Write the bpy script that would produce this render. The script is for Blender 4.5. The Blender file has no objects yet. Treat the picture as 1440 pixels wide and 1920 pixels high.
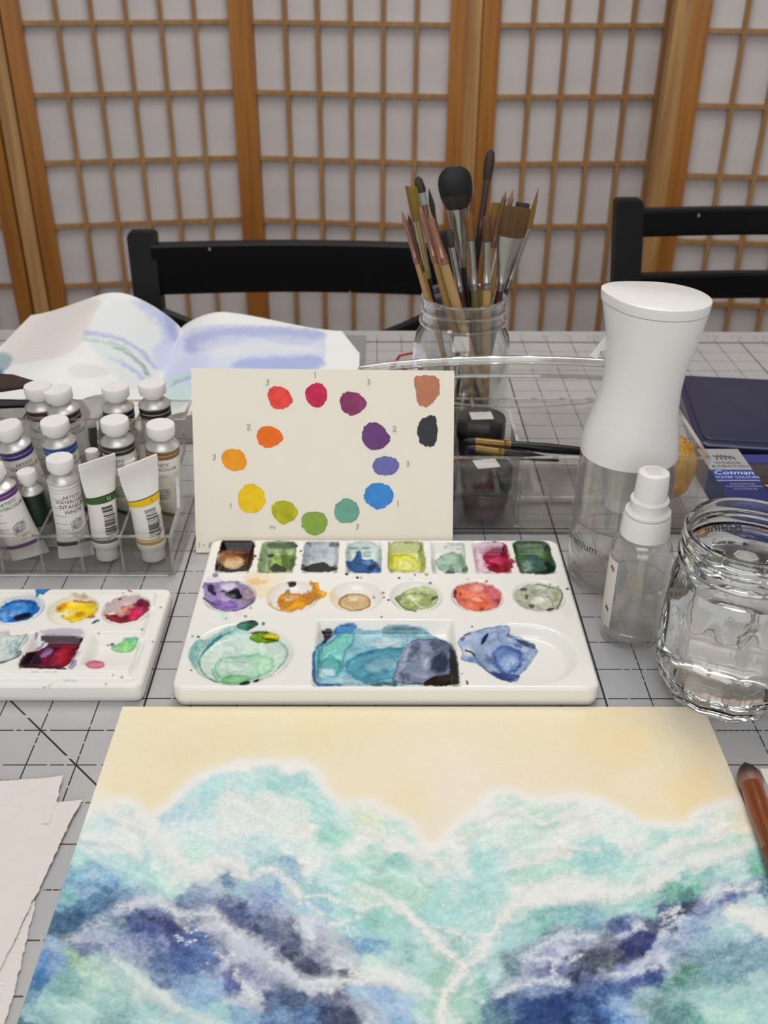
import bpy, math, random
import numpy as np
from mathutils import Vector, Matrix

# ---------------------------------------------------------------- units
# Everything on the table is laid out in inches on the cutting mat's own grid
# (x to the right, y away from the viewer, z up from the mat); S turns it to metres.
S = 0.0254
TOP = 0.75                      # height of the mat surface above the floor


def W(x, y, z):
    return Vector(((x - 6.0) * S, y * S, z * S + TOP))


scene = bpy.context.scene
R_ = math.radians

# ---------------------------------------------------------------- camera
CAM = np.array([6.01843, -9.55748, 14.31235])
FPX, PITCH, ROLL, YAW = 1848.9, 0.5257964, 0.00577512, 0.0079853
_f = np.array([math.sin(YAW) * math.cos(PITCH), math.cos(YAW) * math.cos(PITCH), -math.sin(PITCH)])
_r = np.array([math.cos(YAW), -math.sin(YAW), 0.0])
_u = np.cross(_r, _f)
AR = _r * math.cos(ROLL) + _u * math.sin(ROLL)
AU = _u * math.cos(ROLL) - _r * math.sin(ROLL)
AF = _f
cd = bpy.data.cameras.new('camera')
cam = bpy.data.objects.new('camera', cd)
scene.collection.objects.link(cam)
cam.matrix_world = Matrix(((AR[0], AU[0], -AF[0], 0), (AR[1], AU[1], -AF[1], 0), (AR[2], AU[2], -AF[2], 0), (0, 0, 0, 1)))
cam.location = W(*CAM)
cd.sensor_fit = 'VERTICAL'
cd.sensor_height = 36.0
cd.sensor_width = 27.0
cd.lens = 36.0 * FPX / 1920.0
cd.clip_start = 0.01
cd.clip_end = 60
cd.dof.use_dof = True
cd.dof.focus_distance = 0.54
cd.dof.aperture_fstop = 15.0
scene.camera = cam

# ---------------------------------------------------------------- world, lights, exposure
wd = bpy.data.worlds.new('room_light')
scene.world = wd
wd.use_nodes = True
wd.node_tree.nodes['Background'].inputs[0].default_value = (0.945, 0.985, 1.0, 1)
wd.node_tree.nodes['Background'].inputs[1].default_value = 0.47


def area(name, x, y, z, sx, sy, power, col=(1, 0.95, 0.88), aim=None):
    l = bpy.data.lights.new(name, 'AREA')
    l.shape = 'RECTANGLE'
    l.size = sx * S
    l.size_y = sy * S
    l.energy = power
    l.color = col
    o = bpy.data.objects.new(name, l)
    o.location = W(x, y, z)
    if aim is not None:
        d = W(*aim) - o.location
        o.rotation_euler = d.to_track_quat('-Z', 'Y').to_euler()
    scene.collection.objects.link(o)
    return o


area('ceiling_panel_light', 8, 24, 62, 46, 22, 8.3, (0.955, 0.98, 0.98))
area('ceiling_panel_light', 2, -22, 62, 46, 22, 6.6, (0.955, 0.98, 0.98))
area('front_fill_light', -4, -84, 36, 80, 44, 15, (0.955, 0.985, 1.0), aim=(6, 10, 0))  # added unseen fill behind the camera, brightens the faces turned to it
for i_ in range(4):
    for j_ in range(2):
        l = bpy.data.lights.new('led_bulb', 'AREA')
        l.shape = 'DISK'
        l.size = 1.3 * S
        l.energy = 0.9
        l.color = (1, 0.96, 0.9)
        o = bpy.data.objects.new('led_bulb', l)
        o.location = W(4 + i_ * 5.5, 38 + j_ * 9, 61.5)
        scene.collection.objects.link(o)

scene.view_settings.view_transform = 'Standard'
scene.view_settings.look = 'None'
scene.view_settings.gamma = 1
scene.view_settings.use_curve_mapping = False
scene.view_settings.exposure = 0.0
scene.cycles.use_denoising = True
scene.cycles.max_bounces = 14
scene.cycles.transmission_bounces = 12
scene.cycles.transparent_max_bounces = 40
scene.cycles.glossy_bounces = 5
scene.cycles.diffuse_bounces = 4


# ---------------------------------------------------------------- tracing helpers
def _ray(u, v):
    return AF * FPX + AR * (u - 720) - AU * (v - 960)


def G(u, v, z=0.0):
    """point of the level at height z that the photograph shows at (u, v)"""
    d = _ray(u, v)
    return CAM + d * ((z - CAM[2]) / d[2])


def AY(u, v, Y):
    d = _ray(u, v)
    return CAM + d * ((Y - CAM[1]) / d[1])


def PX(P):
    """photograph coordinates of points, used to lay flat artwork out"""
    D = np.asarray(P, float) - CAM
    z = D @ AF
    return 720 + FPX * (D @ AR) / z, 960 - FPX * (D @ AU) / z


# ---------------------------------------------------------------- noise and colour
def _hash(ix, iy, s):
    n = (ix.astype(np.int64) * 374761393 + iy.astype(np.int64) * 668265263 + s * 2246822519) & 0xFFFFFFFF
    n = ((n ^ (n >> 13)) * 1274126177) & 0xFFFFFFFF
    n = n ^ (n >> 16)
    return (n & 0xFFFF) / 65535.0


def vnoise(x, y, s=0):
    x = np.asarray(x, float)
    y = np.asarray(y, float)
    ix = np.floor(x)
    iy = np.floor(y)
    fx = x - ix
    fy = y - iy
    fx = fx * fx * (3 - 2 * fx)
    fy = fy * fy * (3 - 2 * fy)
    a = _hash(ix, iy, s)
    b = _hash(ix + 1, iy, s)
    c = _hash(ix, iy + 1, s)
    d = _hash(ix + 1, iy + 1, s)
    return (a * (1 - fx) + b * fx) * (1 - fy) + (c * (1 - fx) + d * fx) * fy


def fbm(x, y, o=4, s=0):
    t = 0
    a = 0.5
    n = 0
    for k in range(o):
        t = t + a * vnoise(np.asarray(x) * 2 ** k + 17.3 * k, np.asarray(y) * 2 ** k - 9.1 * k, s + k)
        n += a
        a *= 0.5
    return t / n * 2 - 1


def lin(h):
    if isinstance(h, str):
        c = np.array([int(h[i:i + 2], 16) for i in (0, 2, 4)]) / 255.0
        return np.where(c <= 0.04045, c / 12.92, ((c + 0.055) / 1.055) ** 2.4)
    return np.asarray(h, float)


ALB = 1.0 / 0.90               # photographed value -> pigment value under this light


def alb(h):
    return np.clip(lin(h) * ALB, 0.003, 0.93)


def smooth_poly(p, n=2, closed=True):
    p = np.asarray(p, float)
    for _ in range(n):
        q = np.roll(p, -1, 0) if closed else p[1:]
        a = p if closed else p[:-1]
        m = np.empty((len(a) * 2, p.shape[1]))
        m[0::2] = a * 0.75 + q * 0.25
        m[1::2] = a * 0.25 + q * 0.75
        if not closed:
            m = np.vstack([p[:1], m, p[-1:]])
        p = m
    return p


def sdist(px, py, P, closed=True):
    """distance to a polyline; negative inside when closed"""
    P = np.asarray(P, float)
    Q = np.roll(P, -1, 0) if closed else P[1:]
    A = P if closed else P[:-1]
    d = np.full(px.shape, 1e9)
    ins = np.zeros(px.shape, bool)
    for (ax, ay), (bx, by) in zip(A, Q):
        ex, ey = bx - ax, by - ay
        l = ex * ex + ey * ey + 1e-12
        t = np.clip(((px - ax) * ex + (py - ay) * ey) / l, 0, 1)
        d = np.minimum(d, (px - ax - t * ex) ** 2 + (py - ay - t * ey) ** 2)
        if closed:
            c = ((ay > py) != (by > py)) & (px < (bx - ax) * (py - ay) / (by - ay + 1e-12) + ax)
            ins ^= c
    d = np.sqrt(d)
    return np.where(ins, -d, d) if closed else d


def sstep(a, b, x):
    t = np.clip((x - a) / (b - a), 0, 1)
    return t * t * (3 - 2 * t)


class Art:
    """paints pigment colours over the vertices of a flat piece of artwork"""

    def __init__(s, U, V, base, seed=0):
        s.U = U
        s.V = V
        s.C = np.tile(alb(base), (len(U), 1))
        s.lab = np.zeros(len(U), int)
        s.seed = seed
        s.cur = 0
        s.n = 0
        s.wet = False

    def _box(s, P, pad):
        P = np.asarray(P)
        return np.nonzero((s.U > P[:, 0].min() - pad) & (s.U < P[:, 0].max() + pad) & (s.V > P[:, 1].min() - pad) & (s.V < P[:, 1].max() + pad))[0]

    def _put(s, i, a, col, mark):
        c = alb(col)
        s.C[i] = s.C[i] * (1 - a[:, None]) + c * a[:, None]
        if mark and s.cur:
            s.lab[i[a > 0.30]] = s.cur

    def poly(s, P, col, al=1.0, soft=1.5, warp=2.0, wf=0.12, rim=0.0, rimc=None, mottle=0.0, mark=True, sm=2, asp=1.0):
        s.n += 1
        P = smooth_poly(P, sm)
        i = s._box(P, 14 + soft * 2 + warp * 2)
        if not len(i):
            return
        u = s.U[i]
        v = s.V[i]
        wx = fbm(u * wf, v * wf * 1.4, 3, s.seed + s.n) * warp
        wy = fbm(u * wf, v * wf * 1.4, 3, s.seed + s.n + 50) * warp * 0.7
        d = sdist(u + wx, v + wy, P)
        a = 1 - sstep(-soft, soft, d)
        if mottle:
            a = a * (1 - mottle * (0.5 + 0.5 * fbm(u * 0.09, v * 0.13, 4, s.seed + s.n + 9)))
        s._put(i, a * al, col, mark)
        if s.wet and al > .75:
            e = np.exp(-((d + soft * .6) / 1.5) ** 2) * .26 * al
            s.C[i] *= 1 - e[:, None] * np.array([1, .95, .8])
        if rim:
            r = np.exp(-((d + soft) / (1.3 + soft * 0.5)) ** 2) * rim
            s._put(i, np.clip(r, 0, 1), rimc or col, mark)

    def ell(s, cx, cy, rx, ry, col, ang=0, **k):
        t = np.linspace(0, 2 * math.pi, 15)[:-1]
        c, n = math.cos(R_(ang)), math.sin(R_(ang))
        x = np.cos(t) * rx
        y = np.sin(t) * ry
        s.poly(np.stack([cx + x * c - y * n, cy + x * n + y * c], 1), col, sm=1, **k)

    def shade(s, P, w, k):
        s.n += 1
        P = smooth_poly(P, 2, False)
        i = s._box(P, w * 2 + 14)
        if not len(i):
            return
        u, v = s.U[i], s.V[i]
        d = sdist(u + fbm(u * .08, v * .1, 3, s.n) * 6, v + fbm(u * .08, v * .1, 3, s.n + 9) * 5, P, False)
        s.C[i] *= (1 - (1 - k) * np.exp(-(d / w) ** 2))[:, None] ** np.array([1.25, 1, .8])

    def stroke(s, P, w, col, al=1.0, soft=1.2, warp=1.5, wf=0.1, rag=0.0, sm=2, mark=True, taper=False):
        s.n += 1
        P = smooth_poly(P, sm, False)
        i = s._box(P, w * 2 + 14 + warp * 2)
        if not len(i):
            return
        u = s.U[i]
        v = s.V[i]
        wx = fbm(u * wf, v * wf * 1.4, 3, s.seed + s.n) * warp
        wy = fbm(u * wf, v * wf * 1.4, 3, s.seed + s.n + 50) * warp
        d = sdist(u + wx, v + wy, P, False)
        ww = w * (1 + rag * fbm(u * 0.11, v * 0.16, 3, s.seed + s.n + 5)) * 0.5
        a = 1 - sstep(-soft, soft, d - ww)
        if rag:
            a = a * np.clip(1 - rag * 0.5 * (fbm(u * 0.16, v * 0.2, 3, s.seed + s.n + 8) + 0.2), 0, 1)
        s._put(i, np.clip(a * al, 0, 1), col, mark)


# ---------------------------------------------------------------- mesh builder
class M:
    def __init__(s):
        s.v = []
        s.f = []
        s.c = None

    def add(s, vs, fs):
        b = len(s.v)
        s.v += [tuple(map(float, p)) for p in vs]
        s.f += [tuple(b + i for i in f) for f in fs]
        return s

    def box(s, x0, y0, z0, x1, y1, z1):
        vs = [(x, y, z) for z in (z0, z1) for y in (y0, y1) for x in (x0, x1)]
        return s.add(vs, [(0, 2, 3, 1), (4, 5, 7, 6), (0, 1, 5, 4), (2, 6, 7, 3), (0, 4, 6, 2), (1, 3, 7, 5)])

    def rbox(s, x0, y0, z0, x1, y1, z1, r=0.1, seg=4, tr=0.0):
        """box with rounded upright corners and an eased top edge"""
        o = []
        for cx, cy, a0 in ((x1 - r, y1 - r, 0), (x0 + r, y1 - r, 90), (x0 + r, y0 + r, 180), (x1 - r, y0 + r, 270)):
            for k in range(seg + 1):
                a = R_(a0 + 90 * k / seg)
                o.append((cx + r * math.cos(a), cy + r * math.sin(a)))
        cx, cy = (x0 + x1) / 2, (y0 + y1) / 2
        rings = [[(x, y, z0) for x, y in o]]
        if tr:
            rings.append([(x, y, z1 - tr) for x, y in o])
            for k in (1, 2, 3):
                a = math.pi / 2 * k / 3
                dd = tr * (1 - math.cos(a))
                hx, hy = (x1 - x0) / 2, (y1 - y0) / 2
                rings.append([(cx + (x - cx) * (hx - dd) / hx, cy + (y - cy) * (hy - dd) / hy, z1 - tr + tr * math.sin(a)) for x, y in o])
        else:
            rings.append([(x, y, z1) for x, y in o])
        return s.loft(rings)

    def loft(s, rings, c0=True, c1=True, close=True):
        n = len(rings[0])
        vs = [p for r in rings for p in r]
        fs = []
        for k in range(len(rings) - 1):
            for i in range(n if close else n - 1):
                j = (i + 1) % n
                fs.append((k * n + i, k * n + j, (k + 1) * n + j, (k + 1) * n + i))
        if c0:
            fs.append(tuple(reversed(range(n))))
        if c1:
            fs.append(tuple(range((len(rings) - 1) * n, len(rings) * n)))
        return s.add(vs, fs)

    def lathe(s, prof, seg=40, cx=0, cy=0, c0=True, c1=True):
        return s.loft([[(cx + r * math.cos(2 * math.pi * i / seg), cy + r * math.sin(2 * math.pi * i / seg), z) for i in range(seg)] for r, z in prof], c0, c1)

    def tube(s, pts, rad, seg=10, flat=1.0, up=(0, 0, 1), cap=True):
        pts = [Vector(p) for p in pts]
        if not hasattr(rad, '__len__'):
            rad = [rad] * len(pts)
        rings = []
        up = Vector(up)
        for i, p in enumerate(pts):
            d = (pts[min(i + 1, len(pts) - 1)] - pts[max(i - 1, 0)]).normalized()
            a = d.cross(up)
            if a.length < 1e-4:
                a = d.cross(Vector((1, 0, 0)))
            a.normalize()
            b = a.cross(d)
            rings.append([tuple(p + a * rad[i] * math.cos(2 * math.pi * k / seg) + b * rad[i] * flat * math.sin(2 * math.pi * k / seg)) for k in range(seg)])
        return s.loft(rings, cap, cap)

    def prism(s, poly, z0, z1):
        return s.loft([[(x, y, z0) for x, y in poly], [(x, y, z1) for x, y in poly]])

    def grid(s, P, C=None, mask=None):
        """P: (m, n, 3) points"""
        m, n = P.shape[:2]
        b = len(s.v)
        s.v += list(map(tuple, P.reshape(-1, 3)))
        idx = b + np.arange(m * n).reshape(m, n)
        q = np.stack([idx[:-1, :-1], idx[:-1, 1:], idx[1:, 1:], idx[1:, :-1]], -1).reshape(-1, 4)
        if mask is not None:
            q = q[mask.reshape(-1)]
        s.f += list(map(tuple, q.tolist()))
        if C is not None:
            s.c = C.reshape(-1, 3) if s.c is None else np.vstack([s.c, C.reshape(-1, 3)])
        return s

    def xf(s, fn):
        s.v = [tuple(fn(*p)) for p in s.v]
        return s

    def mesh(s, name, mat, smooth=35):
        me = bpy.data.meshes.new(name)
        me.from_pydata([(x * S, y * S, z * S) for x, y, z in s.v], [], s.f)
        if s.c is not None:
            at = me.color_attributes.new('Col', 'FLOAT_COLOR', 'POINT')
            at.data.foreach_set('color', np.hstack([s.c, np.ones((len(s.c), 1))]).astype(np.float32).ravel())
        me.materials.append(mat)
        me.update()
        if smooth:
            me.shade_smooth()
            if smooth < 180:
                me.set_sharp_from_angle(angle=R_(smooth))
        return me

    def part(s, name, mat, parent, loc=(0, 0, 0), rot=(0, 0, 0), smooth=35, label=None):
        return put(name, s.mesh(name, mat, smooth), parent, loc, rot, label)


def put(name, me, parent, loc=(0, 0, 0), rot=(0, 0, 0), label=None):
    o = bpy.data.objects.new(name, me)
    scene.collection.objects.link(o)
    o.parent = parent
    o.location = Vector(loc) * S
    o.rotation_euler = rot
    if label:
        o['label'] = label
    return o


def thing(name, label, cat, loc, rot=(0, 0, 0), group=None):
    o = bpy.data.objects.new(name, None)
    o.empty_display_size = 0.02
    scene.collection.objects.link(o)
    o.location = W(*loc)
    o.rotation_euler = rot
    o['label'] = label
    o['category'] = cat
    if group:
        o['group'] = group
    return o


def struct(name, m, mat):
    o = bpy.data.objects.new(name, m.mesh(name, mat))
    scene.collection.objects.link(o)
    o.location = W(0, 0, 0)
    o['kind'] = 'structure'
    return o


def clone(root, label, loc, rot):
    r = root.copy()
    scene.collection.objects.link(r)
    r.location = W(*loc)
    r.rotation_euler = rot
    r['label'] = label
    for ch in root.children:
        c = ch.copy()
        scene.collection.objects.link(c)
        c.parent = r
        for g in ch.children:
            d = g.copy()
            scene.collection.objects.link(d)
            d.parent = c
    return r


_tc = {}


def text2d(body, size=1.0, shear=0.0):
    k = (body, shear)
    if k not in _tc:
        cu = bpy.data.curves.new('t', 'FONT')
        cu.body = body
        cu.size = 1.0
        cu.shear = shear
        cu.align_x = 'CENTER'
        cu.resolution_u = 2
        ob = bpy.data.objects.new('t', cu)
        scene.collection.objects.link(ob)
        dg = bpy.context.evaluated_depsgraph_get()
        me = bpy.data.meshes.new_from_object(ob.evaluated_get(dg))
        _tc[k] = ([(v.co.x, v.co.y) for v in me.vertices], [tuple(p.vertices) for p in me.polygons])
        bpy.data.objects.remove(ob)
        bpy.data.curves.remove(cu)
        bpy.data.meshes.remove(me)
    v, f = _tc[k]
    return [(x * size, y * size) for x, y in v], f


# ---------------------------------------------------------------- materials
def nodes(name):
    m = bpy.data.materials.new(name)
    m.use_nodes = True
    nt = m.node_tree
    return m, nt, nt.nodes['Principled BSDF']


def mat(name, col, rough=0.5, metal=0.0, var=0.04, vs=40.0, bump=0.0, bs=120.0, spec=0.5, trans=0.0, ior=1.45, coat=0.0, sub=0.0, stretch=None):
    """plain surface with a little procedural variation of colour and relief"""
    m, nt, b = nodes(name)
    c = lin(col)
    tc = nt.nodes.new('ShaderNodeTexCoord')
    mp = nt.nodes.new('ShaderNodeMapping')
    if stretch:
        mp.inputs['Scale'].default_value = stretch
    nt.links.new(tc.outputs['Object'], mp.inputs[0])
    nz = nt.nodes.new('ShaderNodeTexNoise')
    nz.inputs['Scale'].default_value = vs
    nz.inputs['Detail'].default_value = 4
    nt.links.new(mp.outputs[0], nz.inputs['Vector'])
    cr = nt.nodes.new('ShaderNodeValToRGB')
    cr.color_ramp.elements[0].position = 0.3
    cr.color_ramp.elements[1].position = 0.7
    cr.color_ramp.elements[0].color = (*np.clip(c * (1 - var), 0, 1), 1)
    cr.color_ramp.elements[1].color = (*np.clip(c * (1 + var), 0, 1), 1)
    nt.links.new(nz.outputs['Fac'], cr.inputs[0])
    nt.links.new(cr.outputs[0], b.inputs['Base Color'])
    b.inputs['Roughness'].default_value = rough
    b.inputs['Metallic'].default_value = metal
    b.inputs['Specular IOR Level'].default_value = spec
    b.inputs['IOR'].default_value = ior
    b.inputs['Transmission Weight'].default_value = trans
    b.inputs['Coat Weight'].default_value = coat
    b.inputs['Coat Roughness'].default_value = 0.06
    if sub:
        b.inputs['Subsurface Weight'].default_value = sub
        b.inputs['Subsurface Scale'].default_value = 0.004
    if bump:
        n2 = nt.nodes.new('ShaderNodeTexNoise')
        n2.inputs['Scale'].default_value = bs
        n2.inputs['Detail'].default_value = 5
        nt.links.new(mp.outputs[0], n2.inputs['Vector'])
        bp = nt.nodes.new('ShaderNodeBump')
        bp.inputs['Strength'].default_value = bump
        bp.inputs['Distance'].default_value = 0.0006
        nt.links.new(n2.outputs['Fac'], bp.inputs['Height'])
        nt.links.new(bp.outputs[0], b.inputs['Normal'])
    return m


def pigment(name, rough=0.6, spec=0.4, bump=0.15, bs=600.0, coat=0.0, grain=0.04):
    """vertex pigment colours with paper grain or gloss"""
    m, nt, b = nodes(name)
    at = nt.nodes.new('ShaderNodeVertexColor')
    at.layer_name = 'Col'
    tc = nt.nodes.new('ShaderNodeTexCoord')
    nz = nt.nodes.new('ShaderNodeTexNoise')
    nz.inputs['Scale'].default_value = bs
    nz.inputs['Detail'].default_value = 4
    nt.links.new(tc.outputs['Object'], nz.inputs['Vector'])
    mr = nt.nodes.new('ShaderNodeMapRange')
    mr.inputs['To Min'].default_value = 1 - grain
    mr.inputs['To Max'].default_value = 1 + grain
    nt.links.new(nz.outputs['Fac'], mr.inputs['Value'])
    mx = nt.nodes.new('ShaderNodeVectorMath')
    mx.operation = 'SCALE'
    nt.links.new(at.outputs['Color'], mx.inputs[0])
    nt.links.new(mr.outputs[0], mx.inputs['Scale'])
    nt.links.new(mx.outputs[0], b.inputs['Base Color'])
    b.inputs['Roughness'].default_value = rough
    b.inputs['Specular IOR Level'].default_value = spec
    b.inputs['Coat Weight'].default_value = coat
    b.inputs['Coat Roughness'].default_value = 0.05
    if bump:
        bp = nt.nodes.new('ShaderNodeBump')
        bp.inputs['Strength'].default_value = bump
        bp.inputs['Distance'].default_value = 0.0004
        nt.links.new(nz.outputs['Fac'], bp.inputs['Height'])
        nt.links.new(bp.outputs[0], b.inputs['Normal'])
    return m


def clear(name, tint=(0.96, 0.965, 0.96), haze=0.0, hazec=(0.8, 0.8, 0.78), refl=1.0, power=4.0, rough=0.03):
    """thin clear plastic: straight-through transmission plus a Schlick reflection"""
    m = bpy.data.materials.new(name)
    m.use_nodes = True
    nt = m.node_tree
    nt.nodes.clear()
    out = nt.nodes.new('ShaderNodeOutputMaterial')
    ge = nt.nodes.new('ShaderNodeNewGeometry')
    dt = nt.nodes.new('ShaderNodeVectorMath')
    dt.operation = 'DOT_PRODUCT'
    nt.links.new(ge.outputs['Normal'], dt.inputs[0])
    nt.links.new(ge.outputs['Incoming'], dt.inputs[1])

    def mth(op, a, b=None):
        n = nt.nodes.new('ShaderNodeMath')
        n.operation = op
        for k, q in enumerate((a, b)):
            if q is None:
                continue
            if hasattr(q, 'links'):
                nt.links.new(q, n.inputs[k])
            else:
                n.inputs[k].default_value = q
        return n.outputs[0]
    ab = mth('ABSOLUTE', dt.outputs['Value'])
    iv = mth('SUBTRACT', 1.0, ab)
    pw = mth('POWER', iv, power)
    fr = mth('MINIMUM', mth('ADD', mth('MULTIPLY', pw, 0.9 * refl), 0.045 * refl), 1.0)
    tr = nt.nodes.new('ShaderNodeBsdfTransparent')
    tr.inputs[0].default_value = (*tint, 1)
    gl = nt.nodes.new('ShaderNodeBsdfGlossy')
    gl.inputs['Roughness'].default_value = rough
    gl.inputs[0].default_value = (1, 1, 1, 1)
    mx = nt.nodes.new('ShaderNodeMixShader')
    nt.links.new(fr, mx.inputs[0])
    nt.links.new(tr.outputs[0], mx.inputs[1])
    nt.links.new(gl.outputs[0], mx.inputs[2])
    res = mx.outputs[0]
    if haze:
        df = nt.nodes.new('ShaderNodeBsdfDiffuse')
        nz = nt.nodes.new('ShaderNodeTexNoise')
        nz.inputs['Scale'].default_value = 90
        tc = nt.nodes.new('ShaderNodeTexCoord')
        nt.links.new(tc.outputs['Object'], nz.inputs['Vector'])
        df.inputs[0].default_value = (*hazec, 1)
        tl = nt.nodes.new('ShaderNodeBsdfTranslucent')
        tl.inputs[0].default_value = (*hazec, 1)
        ad = nt.nodes.new('ShaderNodeMixShader')
        nt.links.new(df.outputs[0], ad.inputs[1])
        nt.links.new(tl.outputs[0], ad.inputs[2])
        m2 = nt.nodes.new('ShaderNodeMixShader')
        nt.links.new(mth('MULTIPLY', mth('ADD', nz.outputs['Fac'], 0.5), haze), m2.inputs[0])
        nt.links.new(res, m2.inputs[1])
        nt.links.new(ad.outputs[0], m2.inputs[2])
        res = m2.outputs[0]
    nt.links.new(res, out.inputs[0])
    return m


def glass(name, col=(1, 1, 1), ior=1.5, rough=0.0):
    m, nt, b = nodes(name)
    b.inputs['Base Color'].default_value = (*col, 1)
    b.inputs['Transmission Weight'].default_value = 1
    b.inputs['Roughness'].default_value = rough
    b.inputs['IOR'].default_value = ior
    return m


def wood(name, c1, c2, rough=0.45, axis=(30, 30, 2.0), scale=1.0):
    m, nt, b = nodes(name)
    tc = nt.nodes.new('ShaderNodeTexCoord')
    mp = nt.nodes.new('ShaderNodeMapping')
    mp.inputs['Scale'].default_value = axis
    nt.links.new(tc.outputs['Object'], mp.inputs[0])
    nz = nt.nodes.new('ShaderNodeTexNoise')
    nz.inputs['Scale'].default_value = scale
    nz.inputs['Detail'].default_value = 5
    nz.inputs['Distortion'].default_value = 0.6
    nt.links.new(mp.outputs[0], nz.inputs['Vector'])
    cr = nt.nodes.new('ShaderNodeValToRGB')
    cr.color_ramp.elements[0].position = 0.35
    cr.color_ramp.elements[1].position = 0.68
    cr.color_ramp.elements[0].color = (*lin(c1), 1)
    cr.color_ramp.elements[1].color = (*lin(c2), 1)
    nt.links.new(nz.outputs['Fac'], cr.inputs[0])
    nt.links.new(cr.outputs[0], b.inputs['Base Color'])
    b.inputs['Roughness'].default_value = rough
    return m


WHITE_PL = mat('white_plastic', 'e9e6e2', 0.28, var=0.01, spec=0.5)
CAP_PL = mat('cap_plastic', 'ebe6e4', 0.4, var=0.015)
BLACK_PL = mat('black_plastic', '08080a', 0.28, var=0.1, spec=0.35)
PORC = pigment('glazed_porcelain', rough=0.14, spec=0.45, bump=0.0, grain=0.012, bs=60, coat=0.0)
WETP = pigment('glossy_paint', rough=0.2, spec=0.35, bump=0.1, bs=260, grain=0.06, coat=0.0)
PAPERP = pigment('painted_paper', rough=0.9, spec=0.08, bump=0.25, bs=520, grain=0.035)
PAPER = mat('paper', 'f0eae0', 0.8, var=0.01, bump=0.12, bs=700, spec=0.2)
ACRYL = clear('clear_acrylic', tint=(0.965, 0.962, 0.955), haze=0.004)
EDGE = clear('acrylic_edge_glow', tint=(0.86, 0.86, 0.84), haze=0.20, hazec=(0.72, 0.71, 0.68), refl=2.2, power=2.0)  # pale haze stands in for the glow of light in acrylic edges
SILVER = mat('aluminium', 'd6d3cf', 0.36, metal=0.65, var=0.04)
INK = mat('print_ink', '3a383a', 0.6, var=0.1)
INKLT = mat('faded_print_ink', '8a8684', 0.6, var=0.1)

# ================================================================ the room
FZ = -TOP / S                    # floor level in inches below the mat


def room():
    fl = wood('floor_boards', '6b4a30', '8a6544', 0.4, axis=(3, 30, 3))
    struct('floor', M().box(-110, -90, FZ - 2, 130, 140, FZ), fl)
    pw = mat('wall_paint', 'b9b1a8', 0.85, var=0.02, vs=6, bump=0.1)
    struct('wall_back', M().box(-110, 104, FZ, 130, 108, 66), pw)
    struct('ceiling', M().box(-110, -90, 66, 130, 108, 69), mat('ceiling_paint', 'e6e2dc', 0.9, var=0.01, vs=6))
    struct('baseboard_back', M().box(-110, 103.3, FZ, 130, 104, FZ + 4), mat('trim_paint', 'ddd8d0', 0.5))


room()

# ---------------------------------------------------------------- folding shoji screens
PINE = wood('honey_pine', '8f5818', 'ad7028', 0.42, axis=(60, 60, 3), scale=1.2)
PINE_LT = wood('pale_pine_slat', '946a3c', 'ad8450', 0.5, axis=(60, 60, 4), scale=1.2)
RICE = mat('rice_paper', 'cfc8c7', 0.9, var=0.035, vs=16, bump=0.3, bs=60, spec=0.15)

PW, TH = 17.1, 1.1               # panel width and frame thickness
ST = 1.28                        # stile width
CW = (PW - 2 * ST) / 6
BAR0, BARH = 9.05, 4.78
ZB, ZT = FZ, 40.0
_slv = M().box(-0.16, -0.2, ZB + 4, 0.16, 0.2, ZT - 2.5)
_slh = M().box(ST - 0.02, -0.16, -0.15, PW - ST + 0.02, 0.22, 0.15)
_stile = M().box(0, -TH / 2, ZB, ST, TH / 2, ZT)
_rail = M().box(ST, -TH / 2 + 0.1, 0, PW - ST, TH / 2 - 0.1, 2.4)
_pap = M().box(ST - 0.1, 0.2, ZB + 2.5, PW - ST + 0.1, 0.24, ZT - 2)
me_slv = _slv.mesh('slat', PINE_LT, 0)
me_slh = _slh.mesh('slat', PINE_LT, 0)
me_stile = _stile.mesh('stile', PINE, 0)
me_rail = _rail.mesh('rail', PINE, 0)
me_pap = _pap.mesh('paper_pane', RICE, 0)


def panel(root, x, y, ang):
    """one shoji leaf hinged at (x, y) and running off at ang degrees"""
    a = R_(ang)
    c, s = math.cos(a), math.sin(a)

    def P(lx, ly=0, lz=0):
        return (x + lx * c - ly * s - root['_x'], y + lx * s + ly * c - root['_y'], lz)
    rt = (0, 0, a)
    put('stile', me_stile, root, P(0), rt)
    put('stile', me_stile, root, P(PW - ST), rt)
    put('rail', me_rail, root, P(0, 0, ZT - 2.4), rt)
    put('rail', me_rail, root, P(0, 0, ZB + 1.5), rt)
    put('paper_pane', me_pap, root, P(0), rt)
    for k in range(1, 6):
        put('slat', me_slv, root, P(ST + CW * k, -0.1), rt)
    z = BAR0
    while z > ZB + 6:
        z -= BARH
    z += BARH if z < ZB + 4 else 0
    while z < ZT - 4:
        put('slat', me_slh, root, P(0, -0.1, z), rt)
        z += BARH


PINE_PALE = wood('pale_grained_pine', '9c7040', 'c0955f', 0.5, axis=(45, 45, 2.2), scale=1.4)


def screen(label, loc, leaves, posts=()):
    r = thing('folding_screen', label, 'folding screen', (loc[0], loc[1], 0), group=None)
    r['_x'], r['_y'] = loc
    for lf in leaves:
        panel(r, *lf)
    for hx, hy in posts:
        M().box(hx - loc[0], hy - loc[1] - .5, ZB, hx - loc[0] + 1.18, hy - loc[1] + .55, ZT).part('hinge_post', PINE_PALE, r, smooth=0)
    del r['_x'], r['_y']
    return r


def leaf_ends(x0, y0, x1):
    dx = x1 - x0
    dy = math.sqrt(max(PW ** 2 - dx * dx, 0.01))
    return dy


_j0 = AY(6, 40, 68.6)
_j1 = AY(439, 40, 71.4)
_j2 = AY(870, 40, 69.0)


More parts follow.
